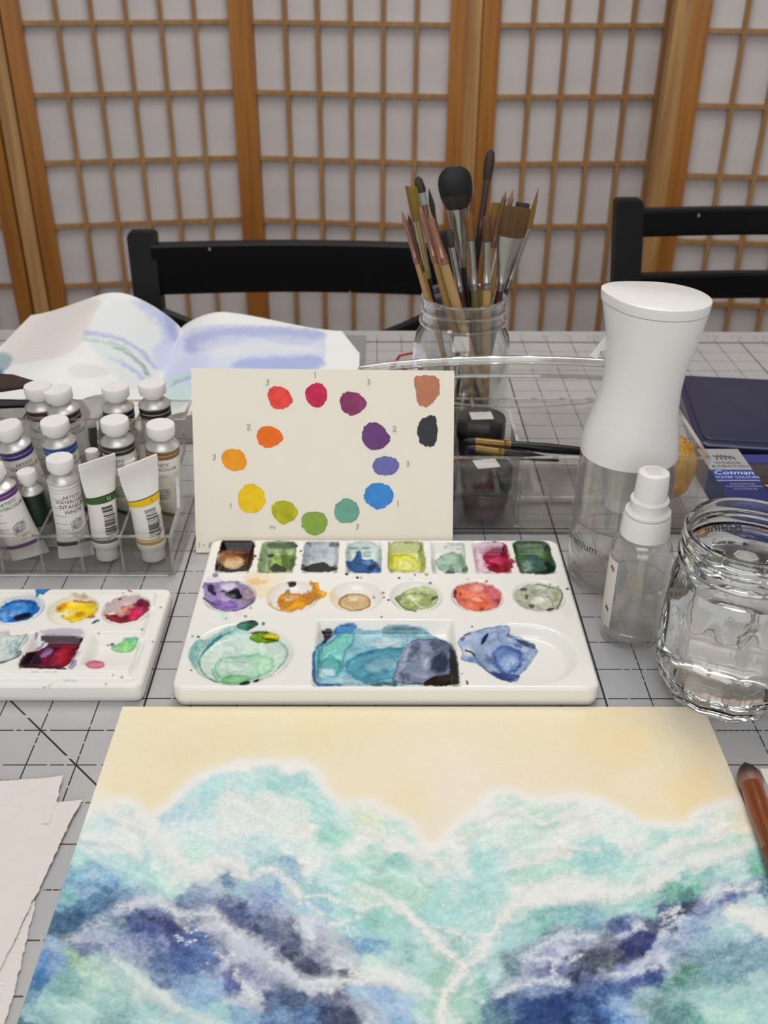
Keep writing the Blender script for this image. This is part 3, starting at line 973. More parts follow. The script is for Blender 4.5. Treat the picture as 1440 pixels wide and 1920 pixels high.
FOAM = [  # points, width, colour, strength
    ([(275, 1537), (280, 1560), (300, 1580), (322, 1597), (335, 1615), (360, 1630), (388, 1633)], 17, 'e6e6e2', .9),
    ([(160, 1568), (190, 1570), (220, 1578), (245, 1592), (262, 1604)], 10, 'e6e6e2', .85),
    ([(185, 1515), (205, 1525), (232, 1540), (262, 1545)], 9, 'e6e6e1', .7),
    ([(402, 1618), (430, 1616), (448, 1622), (460, 1642)], 8, 'e4e5e2', .9), ([(476, 1643), (498, 1633), (514, 1631)], 6, 'dfe4e3', .8),
    ([(520, 1633), (530, 1645), (546, 1662), (556, 1674), (562, 1690)], 8, 'e0e4e2', .8),
    ([(572, 1683), (600, 1676), (617, 1680), (625, 1688), (655, 1697), (678, 1706), (700, 1700), (714, 1692)], 4.5, 'dde8e2', .85),
    ([(625, 1735), (655, 1728), (670, 1716), (680, 1706)], 4, 'd9e6e2', .75), ([(572, 1683), (580, 1700), (602, 1710)], 4, 'd3e3e4', .6),
    ([(672, 1662), (712, 1676), (733, 1692), (752, 1707)], 7, 'e3e6df', .7),
    ([(752, 1700), (785, 1735), (800, 1745), (815, 1765), (830, 1780), (850, 1795), (868, 1812)], 8, 'ebe8e2', .95),
    ([(812, 1757), (822, 1775), (832, 1780)], 13, 'ebe8e1', .8),
    ([(810, 1738), (835, 1742), (858, 1750), (872, 1760), (884, 1770)], 4, 'e3e8e2', .85),
    ([(868, 1812), (856, 1835), (840, 1850), (834, 1875), (829, 1900), (834, 1930)], 11, 'ebe9e3', .95),
    ([(868, 1812), (882, 1803), (905, 1790), (908, 1765), (925, 1745), (943, 1722), (958, 1700), (975, 1684)], 12, 'e6e6e2', .9),
    ([(905, 1752), (880, 1757), (862, 1753)], 4, 'dce6e3', .7), ([(870, 1815), (883, 1828), (886, 1842)], 3, 'dce8e2', .7),
    ([(965, 1695), (1000, 1684), (1050, 1677), (1100, 1676), (1150, 1673), (1195, 1668), (1225, 1655)], 17, 'e6e5e2', .95),
    ([(975, 1684), (985, 1668), (992, 1658)], 5, 'dfe4e0', .7),
    ([(955, 1628), (985, 1620), (1005, 1617), (1025, 1605), (1042, 1592), (1066, 1587)], 6, 'e6e4df', .85), ([(1065, 1588), (1090, 1592), (1120, 1590)], 4, 'dfe3e0', .7),
    ([(1205, 1662), (1235, 1650), (1260, 1636), (1282, 1620), (1312, 1612), (1342, 1606), (1372, 1598), (1400, 1588)], 10, 'e3e5e2', .85),
    ([(1240, 1606), (1268, 1586), (1300, 1578), (1345, 1571)], 9, 'e4e4df', .8), ([(1180, 1578), (1195, 1588)], 10, 'e4e5e2', .8),
    ([(1258, 1630), (1278, 1640), (1262, 1650)], 3, 'e0e5e4', .6),
    ([(930, 1521), (965, 1520), (985, 1528), (1005, 1542), (1022, 1543)], 5, 'e4e3de', .8), ([(1025, 1542), (1060, 1532), (1100, 1528)], 6, 'e3e3df', .7),
    ([(865, 1574), (885, 1568), (900, 1556)], 5, 'e5e2dc', .7), ([(785, 1600), (808, 1612), (825, 1628)], 10, 'e2e4df', .7), ([(795, 1640), (810, 1655)], 8, 'd6e3e4', .7),
    ([(1326, 1686), (1343, 1669), (1362, 1667), (1395, 1668), (1420, 1660)], 7, 'd6dbe3', .8), ([(1370, 1708), (1395, 1718), (1420, 1733), (1445, 1752)], 12, 'e9eae4', .9),
    ([(932, 1866), (952, 1857), (978, 1850), (1000, 1843), (1030, 1838), (1062, 1841)], 5, 'd0d6e3', .8),
    ([(985, 1795), (1010, 1776), (1040, 1760), (1075, 1753), (1110, 1755)], 9, 'c6d0e0', .75), ([(1032, 1834), (1040, 1815), (1048, 1800)], 3.5, 'd3d9e6', .8),
    ([(1000, 1798), (1030, 1798), (1046, 1800)], 3, 'cfd6e4', .7), ([(1062, 1802), (1075, 1797), (1086, 1790)], 3, 'cdd6e6', .7),
    ([(1140, 1831), (1178, 1824), (1204, 1819), (1210, 1804), (1220, 1789)], 4.5, 'c9d0e3', .85), ([(1222, 1815), (1232, 1800), (1236, 1792)], 6, 'c9d3e4', .7),
    ([(1233, 1782), (1232, 1768), (1240, 1754), (1254, 1750), (1260, 1737), (1290, 1724)], 6, 'b4c0da', .8),
    ([(1238, 1730), (1258, 1726), (1270, 1722)], 2.5, 'd0d6df', .8), ([(1242, 1720), (1250, 1710), (1280, 1706)], 2.2, 'd6dae0', .8), ([(1188, 1742), (1202, 1735)], 5, 'c9d0e0', .8), ([(1165, 1757), (1172, 1750)], 5, 'c0c8dc', .8),
    ([(120, 1763), (150, 1753), (180, 1736), (202, 1715), (226, 1701)], 10, '93a5c0', .6),
    ([(225, 1701), (250, 1693), (280, 1692), (308, 1697), (328, 1710), (345, 1717), (372, 1711), (398, 1712)], 8, 'c9cfda', .85),
    ([(295, 1693), (320, 1700), (333, 1710)], 4, 'e6e6e0', .7), ([(330, 1722), (345, 1735), (352, 1745)], 3, 'a8acb8', .7),
    ([(398, 1712), (413, 1722), (428, 1745), (442, 1757)], 13, 'd3d5de', .85), ([(445, 1765), (465, 1768), (482, 1782), (503, 1790)], 20, 'bcc3d6', .7),
    ([(510, 1808), (530, 1812), (545, 1828), (560, 1840), (585, 1848)], 13, 'cdd1dd', .8), ([(560, 1735), (572, 1735), (578, 1755)], 12, 'd0dae4', .7),
    ([(575, 1843), (610, 1841), (645, 1838), (690, 1840), (735, 1842), (770, 1856), (800, 1862)], 6, 'dee1e4', .8), ([(520, 1690), (600, 1690)], 1, 'a9c3dc', .1),
    ([(668, 1825), (700, 1832), (740, 1842), (765, 1846)], 9, 'dfe4e2', .7), ([(640, 1800), (655, 1802), (665, 1818)], 5, 'd3d8de', .7),
    ([(210, 1795), (232, 1813), (262, 1840), (300, 1868), (340, 1895), (395, 1920)], 10, 'cddcd9', .7), ([(240, 1813), (255, 1822), (262, 1832)], 3, 'd5dbe0', .7),
    ([(300, 1865), (312, 1880)], 8, 'e0dfd8', .7), ([(458, 1843), (464, 1856), (470, 1868)], 5, 'd5dae3', .9), ([(470, 1868), (480, 1872)], 8, 'd6dbe3', .8),
    ([(408, 1785), (425, 1798), (430, 1815)], 6, 'b9c3d6', .7), ([(445, 1832), (452, 1825)], 5, 'cdd3e0', .7),
    ([(770, 1850), (795, 1860), (802, 1868)], 5, 'dbe7e3', .7), ([(870, 1866), (895, 1868), (905, 1880)], 3.5, 'c9e0da', .6), ([(780, 1905), (800, 1920)], 8, 'd0e3dc', .6),
]
DARKS = [([(250, 1715), (240, 1728), (262, 1738), (300, 1748)], 9, '3f467c', .5), ([(310, 1725), (318, 1748)], 7, '383d70', .55), ([(150, 1730), (185, 1722), (205, 1705)], 16, '35608a', .35),
         ([(540, 1795), (552, 1820), (575, 1832), (610, 1832)], 9, '3f4966', .6), ([(420, 1700), (445, 1725), (480, 1745), (525, 1785)], 24, '4d5880', .35), ([(590, 1812), (620, 1815)], 5, '3a4460', .5),
         ([(645, 1822), (660, 1826), (655, 1836)], 6, '55596c', .6), ([(616, 1847), (632, 1850), (635, 1858)], 4, '555c80', .6), ([(1215, 1755), (1205, 1785), (1175, 1795)], 14, '2f3870', .45),
         ([(1245, 1735), (1275, 1728)], 5, '303a58', .6), ([(1232, 1715), (1262, 1712), (1300, 1712)], 6, '3c4866', .5), ([(1065, 1832), (1085, 1822), (1092, 1812)], 8, '30364f', .6),
         ([(990, 1828), (1010, 1832), (1030, 1826)], 4, '5a6a98', .6), ([(1220, 1808), (1212, 1822), (1240, 1832)], 5, '3a4c8c', .6), ([(1020, 1764), (1045, 1757), (1075, 1750), (1105, 1752)], 4, '4f7f90', .5),
         ([(1275, 1680), (1300, 1676)], 7, '4a807c', .5), ([(1272, 1828), (1290, 1822), (1300, 1830)], 8, '3f7f74', .5), ([(1108, 1883), (1140, 1905)], 10, '26468a', .4), ([(985, 1885), (1060, 1890)], 22, '27417c', .4),
         ([(1370, 1678), (1395, 1676)], 8, '5a699f', .5), ([(70, 1832), (82, 1825), (85, 1812)], 7, '326ba8', .6), ([(500, 1862), (530, 1872), (560, 1864)], 6, '46557c', .5), ([(330, 1740), (352, 1752), (375, 1757)], 7, '3c4474', .45),
         ([(1168, 1738), (1180, 1744)], 6, '3f5088', .6), ([(420, 1648), (432, 1652)], 8, '5f80a6', .5), ([(600, 1678), (612, 1684)], 6, '6cbcae', .5), ([(688, 1768), (695, 1778)], 9, '5c92c4', .5), ([(660, 1680), (640, 1672)], 1, '9cd0c0', .1)]


def painting():
    x0, x1, yT, yB = 0.59, 13.02, 6.60, -8.9
    z = 0.12
    t = thing('watercolour_painting', 'large unframed watercolour of teal and indigo waves under a cream sky', 'painting', (x0, yB, 0))
    M().box(0, 0, 0.004, x1 - x0, yT - yB, z - 0.004).part('paper_board', PAPER, t, smooth=0)
    nu = 760
    ys = np.concatenate([np.linspace(yB, -1.3, 24)[:-1], np.linspace(-1.3, yT, 470)])
    xs = np.linspace(x0, x1, nu)
    X, Y = np.meshgrid(xs, ys)
    # the paper's deckle edge wanders very slightly
    P = np.stack([X - x0, Y - yB, np.full_like(X, z)], -1)
    U, V = PX(np.stack([X, Y, np.full_like(X, z)], -1).reshape(-1, 3))
    A = Art(U, V, 'e4d9bc', seed=11)
    # interpolated washes, on a coarse lattice, looked up through a warp
    pts = np.array([[float(q.split(',')[0]), float(q.split(',')[1])] for q in SAMP.split()])
    cols = np.array([alb(q.split(',')[2]) for q in SAMP.split()])
    lm = (cols @ np.array([.25, .6, .15]))[:, None]
    warm = cols[:, 0] > cols[:, 2]
    cols = np.where(warm[:, None], cols, (lm + (cols - lm) * 0.80) * 0.97)
    gx = np.arange(-60, 1521, 5.0)
    gy = np.arange(1300, 2061, 5.0)
    GX, GY = np.meshgrid(gx, gy)
    q = np.stack([GX.ravel(), GY.ravel()], 1)
    sea = SHORE + [(1600, 1700), (1600, 2200), (-200, 2200), (-200, 1600)]
    psea = (sdist(pts[:, 0], pts[:, 1], sea) < -2) | ~warm
    out = {}
    for k, sel in ((0, ~psea), (1, psea)):
        pp, cc = pts[sel], cols[sel]
        o = np.zeros((len(q), 3))
        for s_ in range(0, len(q), 8000):
            d = ((q[s_:s_ + 8000, None, :] - pp[None]) ** 2 * np.array([1, 1.35])).sum(2)
            w = 1 / (d + 40) ** (3.0 if k else 1.6)
            o[s_:s_ + 8000] = (w @ cc) / w.sum(1)[:, None]
        out[k] = o.reshape(len(gy), len(gx), 3)

    def look(k, u, v):
        fx = np.clip((u - gx[0]) / 5, 0, len(gx) - 1.001)
        fy = np.clip((v - gy[0]) / 5, 0, len(gy) - 1.001)
        i, j = fx.astype(int), fy.astype(int)
        a, b = (fx - i)[:, None], (fy - j)[:, None]
        o = out[k]
        return (o[j, i] * (1 - a) + o[j, i + 1] * a) * (1 - b) + (o[j + 1, i] * (1 - a) + o[j + 1, i + 1] * a) * b
    wx = fbm(U * 0.018, V * 0.028, 4, 3) * 15 + fbm(U * 0.055, V * 0.085, 4, 31) * 12 + fbm(U * .2, V * .28, 2, 33) * 3
    wy = fbm(U * 0.018, V * 0.028, 4, 8) * 9 + fbm(U * 0.055, V * 0.085, 4, 38) * 9 + fbm(U * .2, V * .28, 2, 39) * 3
    C = look(0, U + wx, V + wy)
    C = C * (1 + 0.018 * fbm(U * 0.01, V * 0.02, 4, 77))[:, None]
    Cs = look(1, U + wx, V + wy)
    d = sdist(U + wx * 0.22, V + wy * 0.3, sea)
    # watercolour granulation grows with depth of tone
    lum = Cs @ np.array([.2, .7, .1])
    g1 = fbm(U * 0.085, V * 0.125, 5, 21)
    g2 = fbm(U * 0.26, V * 0.33, 3, 25)
    # brushed streaks that follow the swell: down to the right on the left, up to the right on the right
    sw = sstep(780, 900, U)
    def streak(k, f, s_):
        a_ = fbm((U * .86 + V * .5) * k, (V * .86 - U * .5) * f, 4, s_)
        b_ = fbm((U * .93 - V * .37) * k, (V * .93 + U * .37) * f, 4, s_ + 5)
        return a_ * (1 - sw) + b_ * sw
    st1 = streak(0.022, 0.085, 121)
    st2 = streak(0.05, 0.2, 141)
    dark = np.clip(1.15 - lum, 0.12, 1)
    Cs = Cs * np.exp(np.outer((g1 * 0.22 + g2 * 0.38 + st1 * .20 + st2 * .10) * dark, [1.12, 1.0, 0.82]))
    # broken foam texture over the lighter water
    f1 = fbm(U * 0.035, V * 0.07, 5, 61)
    fo = np.clip(sstep(0.12, 0.5, f1) * .32 + sstep(0.14, 0.42, st1) * .22 + sstep(.2, .45, st2) * .10, 0, .8) * np.clip(lum * 1.7 - 0.30, 0, 1)
    Cs = Cs * (1 - fo[:, None]) + alb('e6e8e4') * fo[:, None]
    a = (1 - sstep(-2.2, 2.2, d))[:, None]
    C = C * (1 - a) + Cs * a
    A.C = np.clip(C, 0.004, 0.92)
    # the white rim left along the crest of the sea
    band = np.where(d < -3, np.exp(-((d + 3) / 8.5) ** 2), np.exp(-((d + 3) / 12.0) ** 2)) * (0.86 + 0.3 * fbm(U * 0.03, V * 0.03, 3, 5))
    band = np.clip(band, 0, 1)[:, None]
    A.C = A.C * (1 - band) + alb('e8e4df') * band
    for p, w, c, al in DARKS:
        A.stroke(p, w, c, al, soft=w * 0.35 + 1, warp=7, wf=0.07, rag=0.8)
    for p, w, c, al in FOAM:
        if w >= 4:
            A.shade([(a_, b_ + w * .8) for a_, b_ in p], w * 1.1, .84)
    # foam: a soft underlayer, then puffs whose edges come from thresholded billows hugging each crest
    bil = 1 - 2 * np.abs(fbm(U * .035, V * .05, 4, 401))
    bil = .55 * bil + .45 * (1 - 2 * np.abs(fbm(U * .10, V * .14, 3, 411)))
    fine = fbm(U * .22, V * .28, 3, 421)
    for p, w, c, al in FOAM:
        A.stroke(p, w * 1.3, c, al * 0.34, soft=w * 0.6 + 1.5, warp=9, wf=0.06, rag=0.8)
    F = np.zeros(len(U))
    FC = np.tile(alb('e9e7e4'), (len(U), 1))
    for p, w, c, al in FOAM:
        pp = smooth_poly(p, 2, False)
        i = A._box(pp, w * 3 + 16)
        if not len(i):
            continue
        wu = fbm(U[i] * .05, V[i] * .07, 4, 431) * 12
        dd = sdist(U[i] + wu, V[i] + wu * .6, pp, False)
        fv = (.40 + .42 * al + .18 * min(1, w / 9)) * (1 - dd / (w * 1.35 + 4))
        up = fv > F[i]
        F[i[up]] = fv[up]
        FC[i[up]] = alb(c)
    mk = sstep(.42, .74, F * .80 + .34 * bil + .42 * fine - .10) * sstep(.12, .4, F)
    halo = sstep(.15, .6, F + .30 * bil) * .34 * sstep(.02, .2, F)
    mm = np.maximum(mk * .85, halo)[:, None]
    wcol = (FC * .7 + alb('ebe9e6') * .3) * (1 - .10 * (1 - np.clip(bil, 0, 1)))[:, None]
    A.C = A.C * (1 - mm) + wcol * mm
    # cloudlets and broken pigment in the deep water
    lum2 = A.C @ np.array([.2, .7, .1])
    dk = np.clip(.62 - lum2, 0, .5) * 2
    cl = sstep(.12, .34, .6 * bil + .5 * fine - .18)
    A.C = A.C * (1 + (.55 * cl * dk)[:, None] * np.array([1.15, 1.0, .7]))
    cd_ = sstep(.10, .5, fbm(U * .06, V * .09, 4, 441) + .4 * fine)
    A.C = A.C * (1 - (.34 * cd_ * dk)[:, None])
    A.C = np.clip(A.C, .004, .92)
    rng = np.random.RandomState(4)
    for cx, cy, n, sp in ((355, 1760, 16, 18), (470, 1860, 10, 14), (640, 1735, 8, 16), (1265, 1715, 8, 14), (850, 1700, 14, 40), (1320, 1610, 14, 34), (560, 1650, 8, 25), (420, 1790, 8, 14)):
        for _ in range(n):
            a_, b_ = rng.randn(2) * sp
            A.ell(cx + a_, cy + b_ * 0.6 + a_ * 0.25, rng.uniform(1.5, 4), rng.uniform(1.2, 2.6), 'dde2e6', al=.75, warp=3, soft=1.2)
    M().grid(P, A.C).part('painted_face', PAPERP, t, smooth=180)


painting()

# ================================================================ porcelain palettes
def rect_well(cx, cy, hx, hy, dep, r=0.1, wall=0.09, slope=0.0):
    def f(x, y):
        dx = np.maximum(np.abs(x - cx) - hx + r, 0)
        dy = np.maximum(np.abs(y - cy) - hy + r, 0)
        d = np.hypot(dx, dy) - r
        inside = np.maximum(np.abs(x - cx) - hx, np.abs(y - cy) - hy)
        d = np.where(d > -r + 1e-6, d, inside)
        k = 1 - sstep(-wall, 0.025, d)
        return -dep * k * (1 + slope * (cy - y) / hy)
    return f


def bowl_well(cx, cy, rx, ry, dep, flat=0.0):
    def f(x, y):
        q = np.hypot((x - cx) / rx, (y - cy) / ry)
        k = np.clip(1 - q ** 2.6, 0, 1) ** 0.85
        if flat:
            k = 1 - sstep(flat, 1.0, q)
        return -dep * k
    return f


def palette(name, label, x0, y0, x1, y1, zt, wells, paint, step, r=0.28, shape=None, rotz=0.0):
    t = thing(name, label, 'palette', (x0, y0, 0), (0, 0, rotz))
    nx = int((x1 - x0) / step) + 1
    ny = int((y1 - y0) / step) + 1
    X, Y = np.meshgrid(np.linspace(x0, x1, nx), np.linspace(y0, y1, ny))
    # squeeze the lattice into a rounded rectangle
    hx, hy = (x1 - x0) / 2, (y1 - y0) / 2
    cx, cy = x0 + hx, y0 + hy
    px, py = (X - cx), (Y - cy)
    ox = np.abs(px) - (hx - r)
    oy = np.abs(py) - (hy - r)
    m = np.maximum(ox, oy)
    hyp = np.hypot(np.maximum(ox, 0), np.maximum(oy, 0))
    sc = np.where((ox > 0) & (oy > 0), np.maximum(m, 1e-6) / np.maximum(hyp, 1e-6), 1.0)
    X = cx + np.sign(px) * np.where((ox > 0) & (oy > 0), (hx - r) + ox * sc, np.abs(px))
    Y = cy + np.sign(py) * np.where((ox > 0) & (oy > 0), (hy - r) + oy * sc, np.abs(py))
    ed = -np.maximum(m, -9) + 0
    dedge = np.where((ox > 0) & (oy > 0), r - m, r - m)
    Z = np.full_like(X, zt)
    if shape is not None:
        Z = Z + shape(dedge)
    for w in wells:
        Z = Z + w(X, Y)
    er = 0.085
    k = np.clip((er - dedge) / er, 0, 1)
    Z = Z - er * (1 - np.sqrt(np.clip(1 - k * k, 0, 1)))
    c_, s_ = math.cos(rotz), math.sin(rotz)
    WX = x0 + (X - x0) * c_ - (Y - y0) * s_
    WY = y0 + (X - x0) * s_ + (Y - y0) * c_
    # artwork is laid out on the palette's top plane, relief included
    U, V = PX(np.stack([WX, WY, Z], -1).reshape(-1, 3))
    A = Art(U, V, 'e4e1db', seed=91)
    A.wet = True
    names = paint(A)
    # pooled pigment: granulation and darker settling inside the wells
    on = A.lab > 0
    w1 = fbm(U * .04, V * .06, 3, 321) * 2.2
    w2 = fbm(U * .04, V * .06, 3, 331) * 2.2
    gn = fbm(U * .055 + w1, V * .08 + w2, 4, 301) * .55 + fbm(U * .30, V * .38, 2, 311) * .09
    lumc = A.C @ np.array([.3, .55, .15])
    kk = np.clip(1.08 - lumc, .10, 1.05)
    A.C[on] *= np.exp((gn * kk * 1.25 - .10 * kk)[on][:, None] * np.array([[1.15, 1.0, .85]]))
    A.C[on] = A.C[on] ** 1.16
    A.C = np.clip(A.C, .003, .9)
    P = np.stack([X - x0, Y - y0, Z], -1)
    C = A.C.reshape(ny, nx, 3)
    lab = A.lab.reshape(ny, nx)
    fl = np.maximum(np.maximum(lab[:-1, :-1], lab[1:, 1:]), np.maximum(lab[1:, :-1], lab[:-1, 1:]))

    def sub(mask):
        idx = np.zeros((ny, nx), bool)
        idx[:-1, :-1] |= mask
        idx[1:, 1:] |= mask
        idx[:-1, 1:] |= mask
        idx[1:, :-1] |= mask
        mp = -np.ones(ny * nx, int)
        w = np.nonzero(idx.ravel())[0]
        mp[w] = np.arange(len(w))
        ii = np.arange(ny * nx).reshape(ny, nx)
        q = np.stack([ii[:-1, :-1], ii[:-1, 1:], ii[1:, 1:], ii[1:, :-1]], -1)[mask]
        mm = M()
        mm.v = list(map(tuple, P.reshape(-1, 3)[w]))
        mm.f = list(map(tuple, mp[q].tolist()))
        mm.c = C.reshape(-1, 3)[w]
        return mm
    body = sub(fl == 0)
    # side wall and underside, part of the same porcelain body
    bn = len(body.v)
    rim = []
    n = 8
    for ax, ay, a0 in ((x1 - r, y1 - r, 0), (x0 + r, y1 - r, 90), (x0 + r, y0 + r, 180), (x1 - r, y0 + r, 270)):
        for q in range(n + 1):
            a = R_(a0 + 90 * q / n)
            rim.append((ax - x0, ay - y0, math.cos(a), math.sin(a)))
    zs = zt + (float(shape(np.array([0.0]))[0]) if shape is not None else 0) - er
    side = M().loft([[(a + r * c - 0.0 * c, b + r * s, zs + 0.004) for a, b, c, s in rim],
                     [(a + (r + 0.01) * c, b + (r + 0.01) * s, zs * 0.5) for a, b, c, s in rim],
                     [(a + (r - 0.03) * c, b + (r - 0.03) * s, 0.05) for a, b, c, s in rim],
                     [(a + (r - 0.09) * c, b + (r - 0.09) * s, 0.0) for a, b, c, s in rim]], False, True)
    base = len(body.v)
    body.v += side.v
    body.f += [tuple(base + i for i in f) for f in side.f]
    body.c = np.vstack([body.c, np.tile(alb('e4e1db'), (len(side.v), 1))])
    body.part('porcelain_body', PORC, t, smooth=75)
    for k, nm in enumerate(names, 1):
        mk = fl == k
        if mk.sum() > 3:
            po = sub(mk).part('paint', WETP, t, smooth=180, label=nm)
            if 'dried' in nm:
                po['kind'] = 'stuff'
    return t


def sc(o, k, pts):
    return [(o[0] + x / k, o[1] + y / k) for x, y in pts]


# ---- the large palette
ZP = 0.55
PX0, PX1, PY0, PY1 = 1.64, 10.80, 6.70, 12.72


def big_wells():
    w = []
    cs = []
    for tl, tr, br, bl in (((415, 1012), (478, 1012), (468, 1074), (402, 1074)), ((491, 1015), (556, 1015), (550, 1074), (481, 1074)), ((571, 1015), (636, 1015), (634, 1074), (566, 1074)),
                           ((649, 1015), (715, 1015), (716, 1074), (648, 1074)), ((728, 1015), (793, 1015), (798, 1074), (728, 1074)), ((807, 1016), (871, 1016), (878, 1075), (811, 1075)),
                           ((885, 1016), (950, 1016), (959, 1075), (892, 1075)), ((961, 1015), (1028, 1015), (1044, 1075), (975, 1075))):
        q = [G(*p, ZP) for p in (tl, tr, br, bl)]
        cx = sum(p[0] for p in q) / 4
        cy = sum(p[1] for p in q) / 4
        hx = (q[1][0] - q[0][0] + q[2][0] - q[3][0]) / 4
        hy = (q[0][1] - q[3][1] + q[1][1] - q[2][1]) / 4
        w.append(rect_well(cx, cy, hx, hy, 0.30, r=0.07, wall=0.16))
    for cx in (431, 549, 668, 781, 895, 1011):
        a = G(cx - 50, 1118, ZP)
        b = G(cx + 50, 1118, ZP)
        f = G(cx, 1148.5, ZP)
        k = G(cx, 1088, ZP)
        w.append(bowl_well((a[0] + b[0]) / 2, (f[1] + k[1]) / 2, (b[0] - a[0]) / 2, (k[1] - f[1]) / 2, 0.32))
    for l, r, top, bot in ((353, 556, 1166, 1286), (884, 1086, 1168, 1285)):
        a = G(l, 1224, ZP)
        b = G(r, 1224, ZP)
        k = G((l + r) / 2, top, ZP)
        f = G((l + r) / 2, bot, ZP)
        w.append(bowl_well((a[0] + b[0]) / 2, (f[1] + k[1]) / 2, (b[0] - a[0]) / 2, (k[1] - f[1]) / 2, 0.24, flat=0.74))
    a, b, c, d = G(592, 1162, ZP), G(853, 1162, ZP), G(864, 1287, ZP), G(585, 1287, ZP)
    w.append(rect_well((a[0] + b[0] + c[0] + d[0]) / 4, (a[1] + d[1]) / 2, (b[0] - a[0] + c[0] - d[0]) / 4, (a[1] - d[1]) / 2, 0.30, r=0.1, wall=0.2))
    return w


def big_paint(A):
    nm = []

    def start(s):
        nm.append(s)
        A.cur = len(nm)
    O1 = (370, 1000)
    k1 = 5.333
    a1 = lambda p: sc(O1, k1, p)
    O2 = (620, 1000)
    a2 = lambda p: sc(O2, 6, p)
    O3 = (840, 1000)
    a3 = lambda p: sc(O3, 6, p)
    O4 = (850, 1150)
    a4 = lambda p: sc(O4, 5.143, p)
    O5 = (330, 1150)
    a5 = lambda p: sc(O5, 5.538, p)
    O6 = (580, 1150)
    a6 = lambda p: sc(O6, 4.8, p)
    # spread stains on the glaze, not paint of their own
    A.cur = 0
    A.poly(a1([(440, 400), (640, 380), (740, 430), (680, 640), (600, 660), (480, 500)]), 'e3c79a', .55, soft=4, warp=5)
    A.poly(a1([(620, 380), (860, 380), (900, 440), (700, 640), (640, 640)]), 'e9d5b0', .5, soft=4, warp=5)
    A.poly(a1([(480, 460), (680, 455), (700, 510), (540, 520)]), 'd9ab52', .6, soft=2, warp=5)
    A.poly(a1([(1290, 560), (1400, 600), (1440, 760), (1380, 720), (1310, 660)]), 'ead59a', .6, soft=3, warp=4)
    A.poly(a1([(140, 410), (230, 400), (240, 760), (70, 720), (60, 480)]), 'cfc0dc', .6, soft=4, warp=6)
    A.poly(a1([(150, 400), (215, 400), (200, 440), (155, 440)]), '4d6272', .8, soft=1.5, warp=3)
    A.poly(a5([(430, 0), (560, 0), (560, 110), (520, 130)]), 'cfe0d6', .6, soft=3, warp=5)
    A.poly(a1([(200, 770), (300, 770), (300, 860), (220, 850)]), 'c6ddd2', .6, soft=3, warp=4)
    A.poly(a1([(380, 780), (460, 790), (430, 840), (360, 820)]), 'd5c6de', .5, soft=3, warp=4)
    A.poly(a3([(1300, 850), (1420, 850), (1400, 960), (1280, 930)]), 'dfc8c0', .35, soft=5, warp=4)
    # 1 brown
    start('dark brown paint in corner well')
    A.poly(a1([(240, 50), (350, 40), (450, 48), (580, 80), (565, 200), (555, 290), (525, 350), (490, 385), (180, 385), (172, 345), (215, 200)]), '3f2417', 1, soft=1, warp=3)
    A.poly(a1([(215, 215), (240, 180), (330, 170), (460, 230), (470, 300), (400, 365), (300, 355), (240, 310)]), 'c69768', 1, soft=2, warp=5)
    A.poly(a1([(250, 270), (440, 240), (465, 295), (400, 365), (300, 350), (240, 310)]), 'e0c29a', .95, soft=3, warp=5)
    A.poly(a1([(270, 180), (450, 170), (480, 240), (300, 235)]), '9a5a33', .8, soft=4, warp=5)
    A.poly(a1([(470, 170), (550, 160), (545, 280), (480, 300)]), '6b3426', .8, soft=4, warp=5)
    A.poly(a1([(180, 340), (240, 310), (300, 350), (390, 370), (480, 300), (560, 290), (500, 385), (180, 388)]), '3a281d', 1, soft=1.5, warp=4)
    A.poly(a1([(240, 60), (575, 85), (570, 160), (400, 150), (250, 170)]), '22140f', .95, soft=2, warp=5)
    A.poly(a1([(200, 200), (235, 190), (215, 300), (195, 310)]), 'd6bfae', .8, soft=1.5, warp=3)
    # 2 sap green
    start('mixed green paint')
    A.poly(a1([(665, 75), (1000, 80), (985, 200), (965, 380), (820, 400), (595, 390), (610, 270), (640, 150)]), 'a9b98c', 1, soft=1.2, warp=3)
    A.poly(a1([(650, 150), (690, 140), (700, 390), (595, 390), (620, 250)]), 'a5bda4', .8, soft=3, warp=7)
    A.poly(a1([(680, 95), (995, 85), (985, 160), (700, 145)]), '3f5a2c', .95, soft=2.5, warp=5)
    A.poly(a1([(830, 150), (960, 150), (900, 230), (820, 220)]), '6f8a3f', .8, soft=3, warp=6)
    A.poly(a1([(700, 210), (770, 195), (780, 240), (700, 240)]), '3f5226', .9, soft=1.5, warp=4)
    A.poly(a1([(720, 260), (850, 235), (880, 330), (760, 330)]), 'a3bd62', .9, soft=3, warp=5)
    A.poly(a1([(850, 200), (980, 190), (970, 380), (880, 380), (840, 280)]), '4a6a22', .75, soft=3, warp=9)
    A.poly(a1([(740, 320), (800, 305), (880, 350), (900, 388), (730, 388)]), '2f3a24', .95, soft=1.5, warp=4)
    A.poly(a1([(690, 260), (735, 260), (740, 370), (700, 360)]), '56724e', .7, soft=1.5, warp=4)
    A.poly(a1([(880, 160), (950, 150), (950, 220), (900, 220)]), 'c0cda0', .7, soft=2, warp=5)
    # 3 grey
    start('grey paint over black')
    A.poly(a1([(1070, 80), (1415, 85), (1400, 388), (1040, 388), (1055, 200)]), 'c6c9cc', 1, soft=1.2, warp=2.5)
    A.poly(a1([(1100, 150), (1330, 140), (1290, 270), (1110, 280)]), 'a9b0b9', .7, soft=4, warp=8)
    A.poly(a1([(1040, 305), (1100, 330), (1170, 300), (1230, 280), (1290, 300), (1345, 345), (1400, 300), (1398, 390), (1040, 390)]), '2a2b2c', 1, soft=1.3, warp=4)
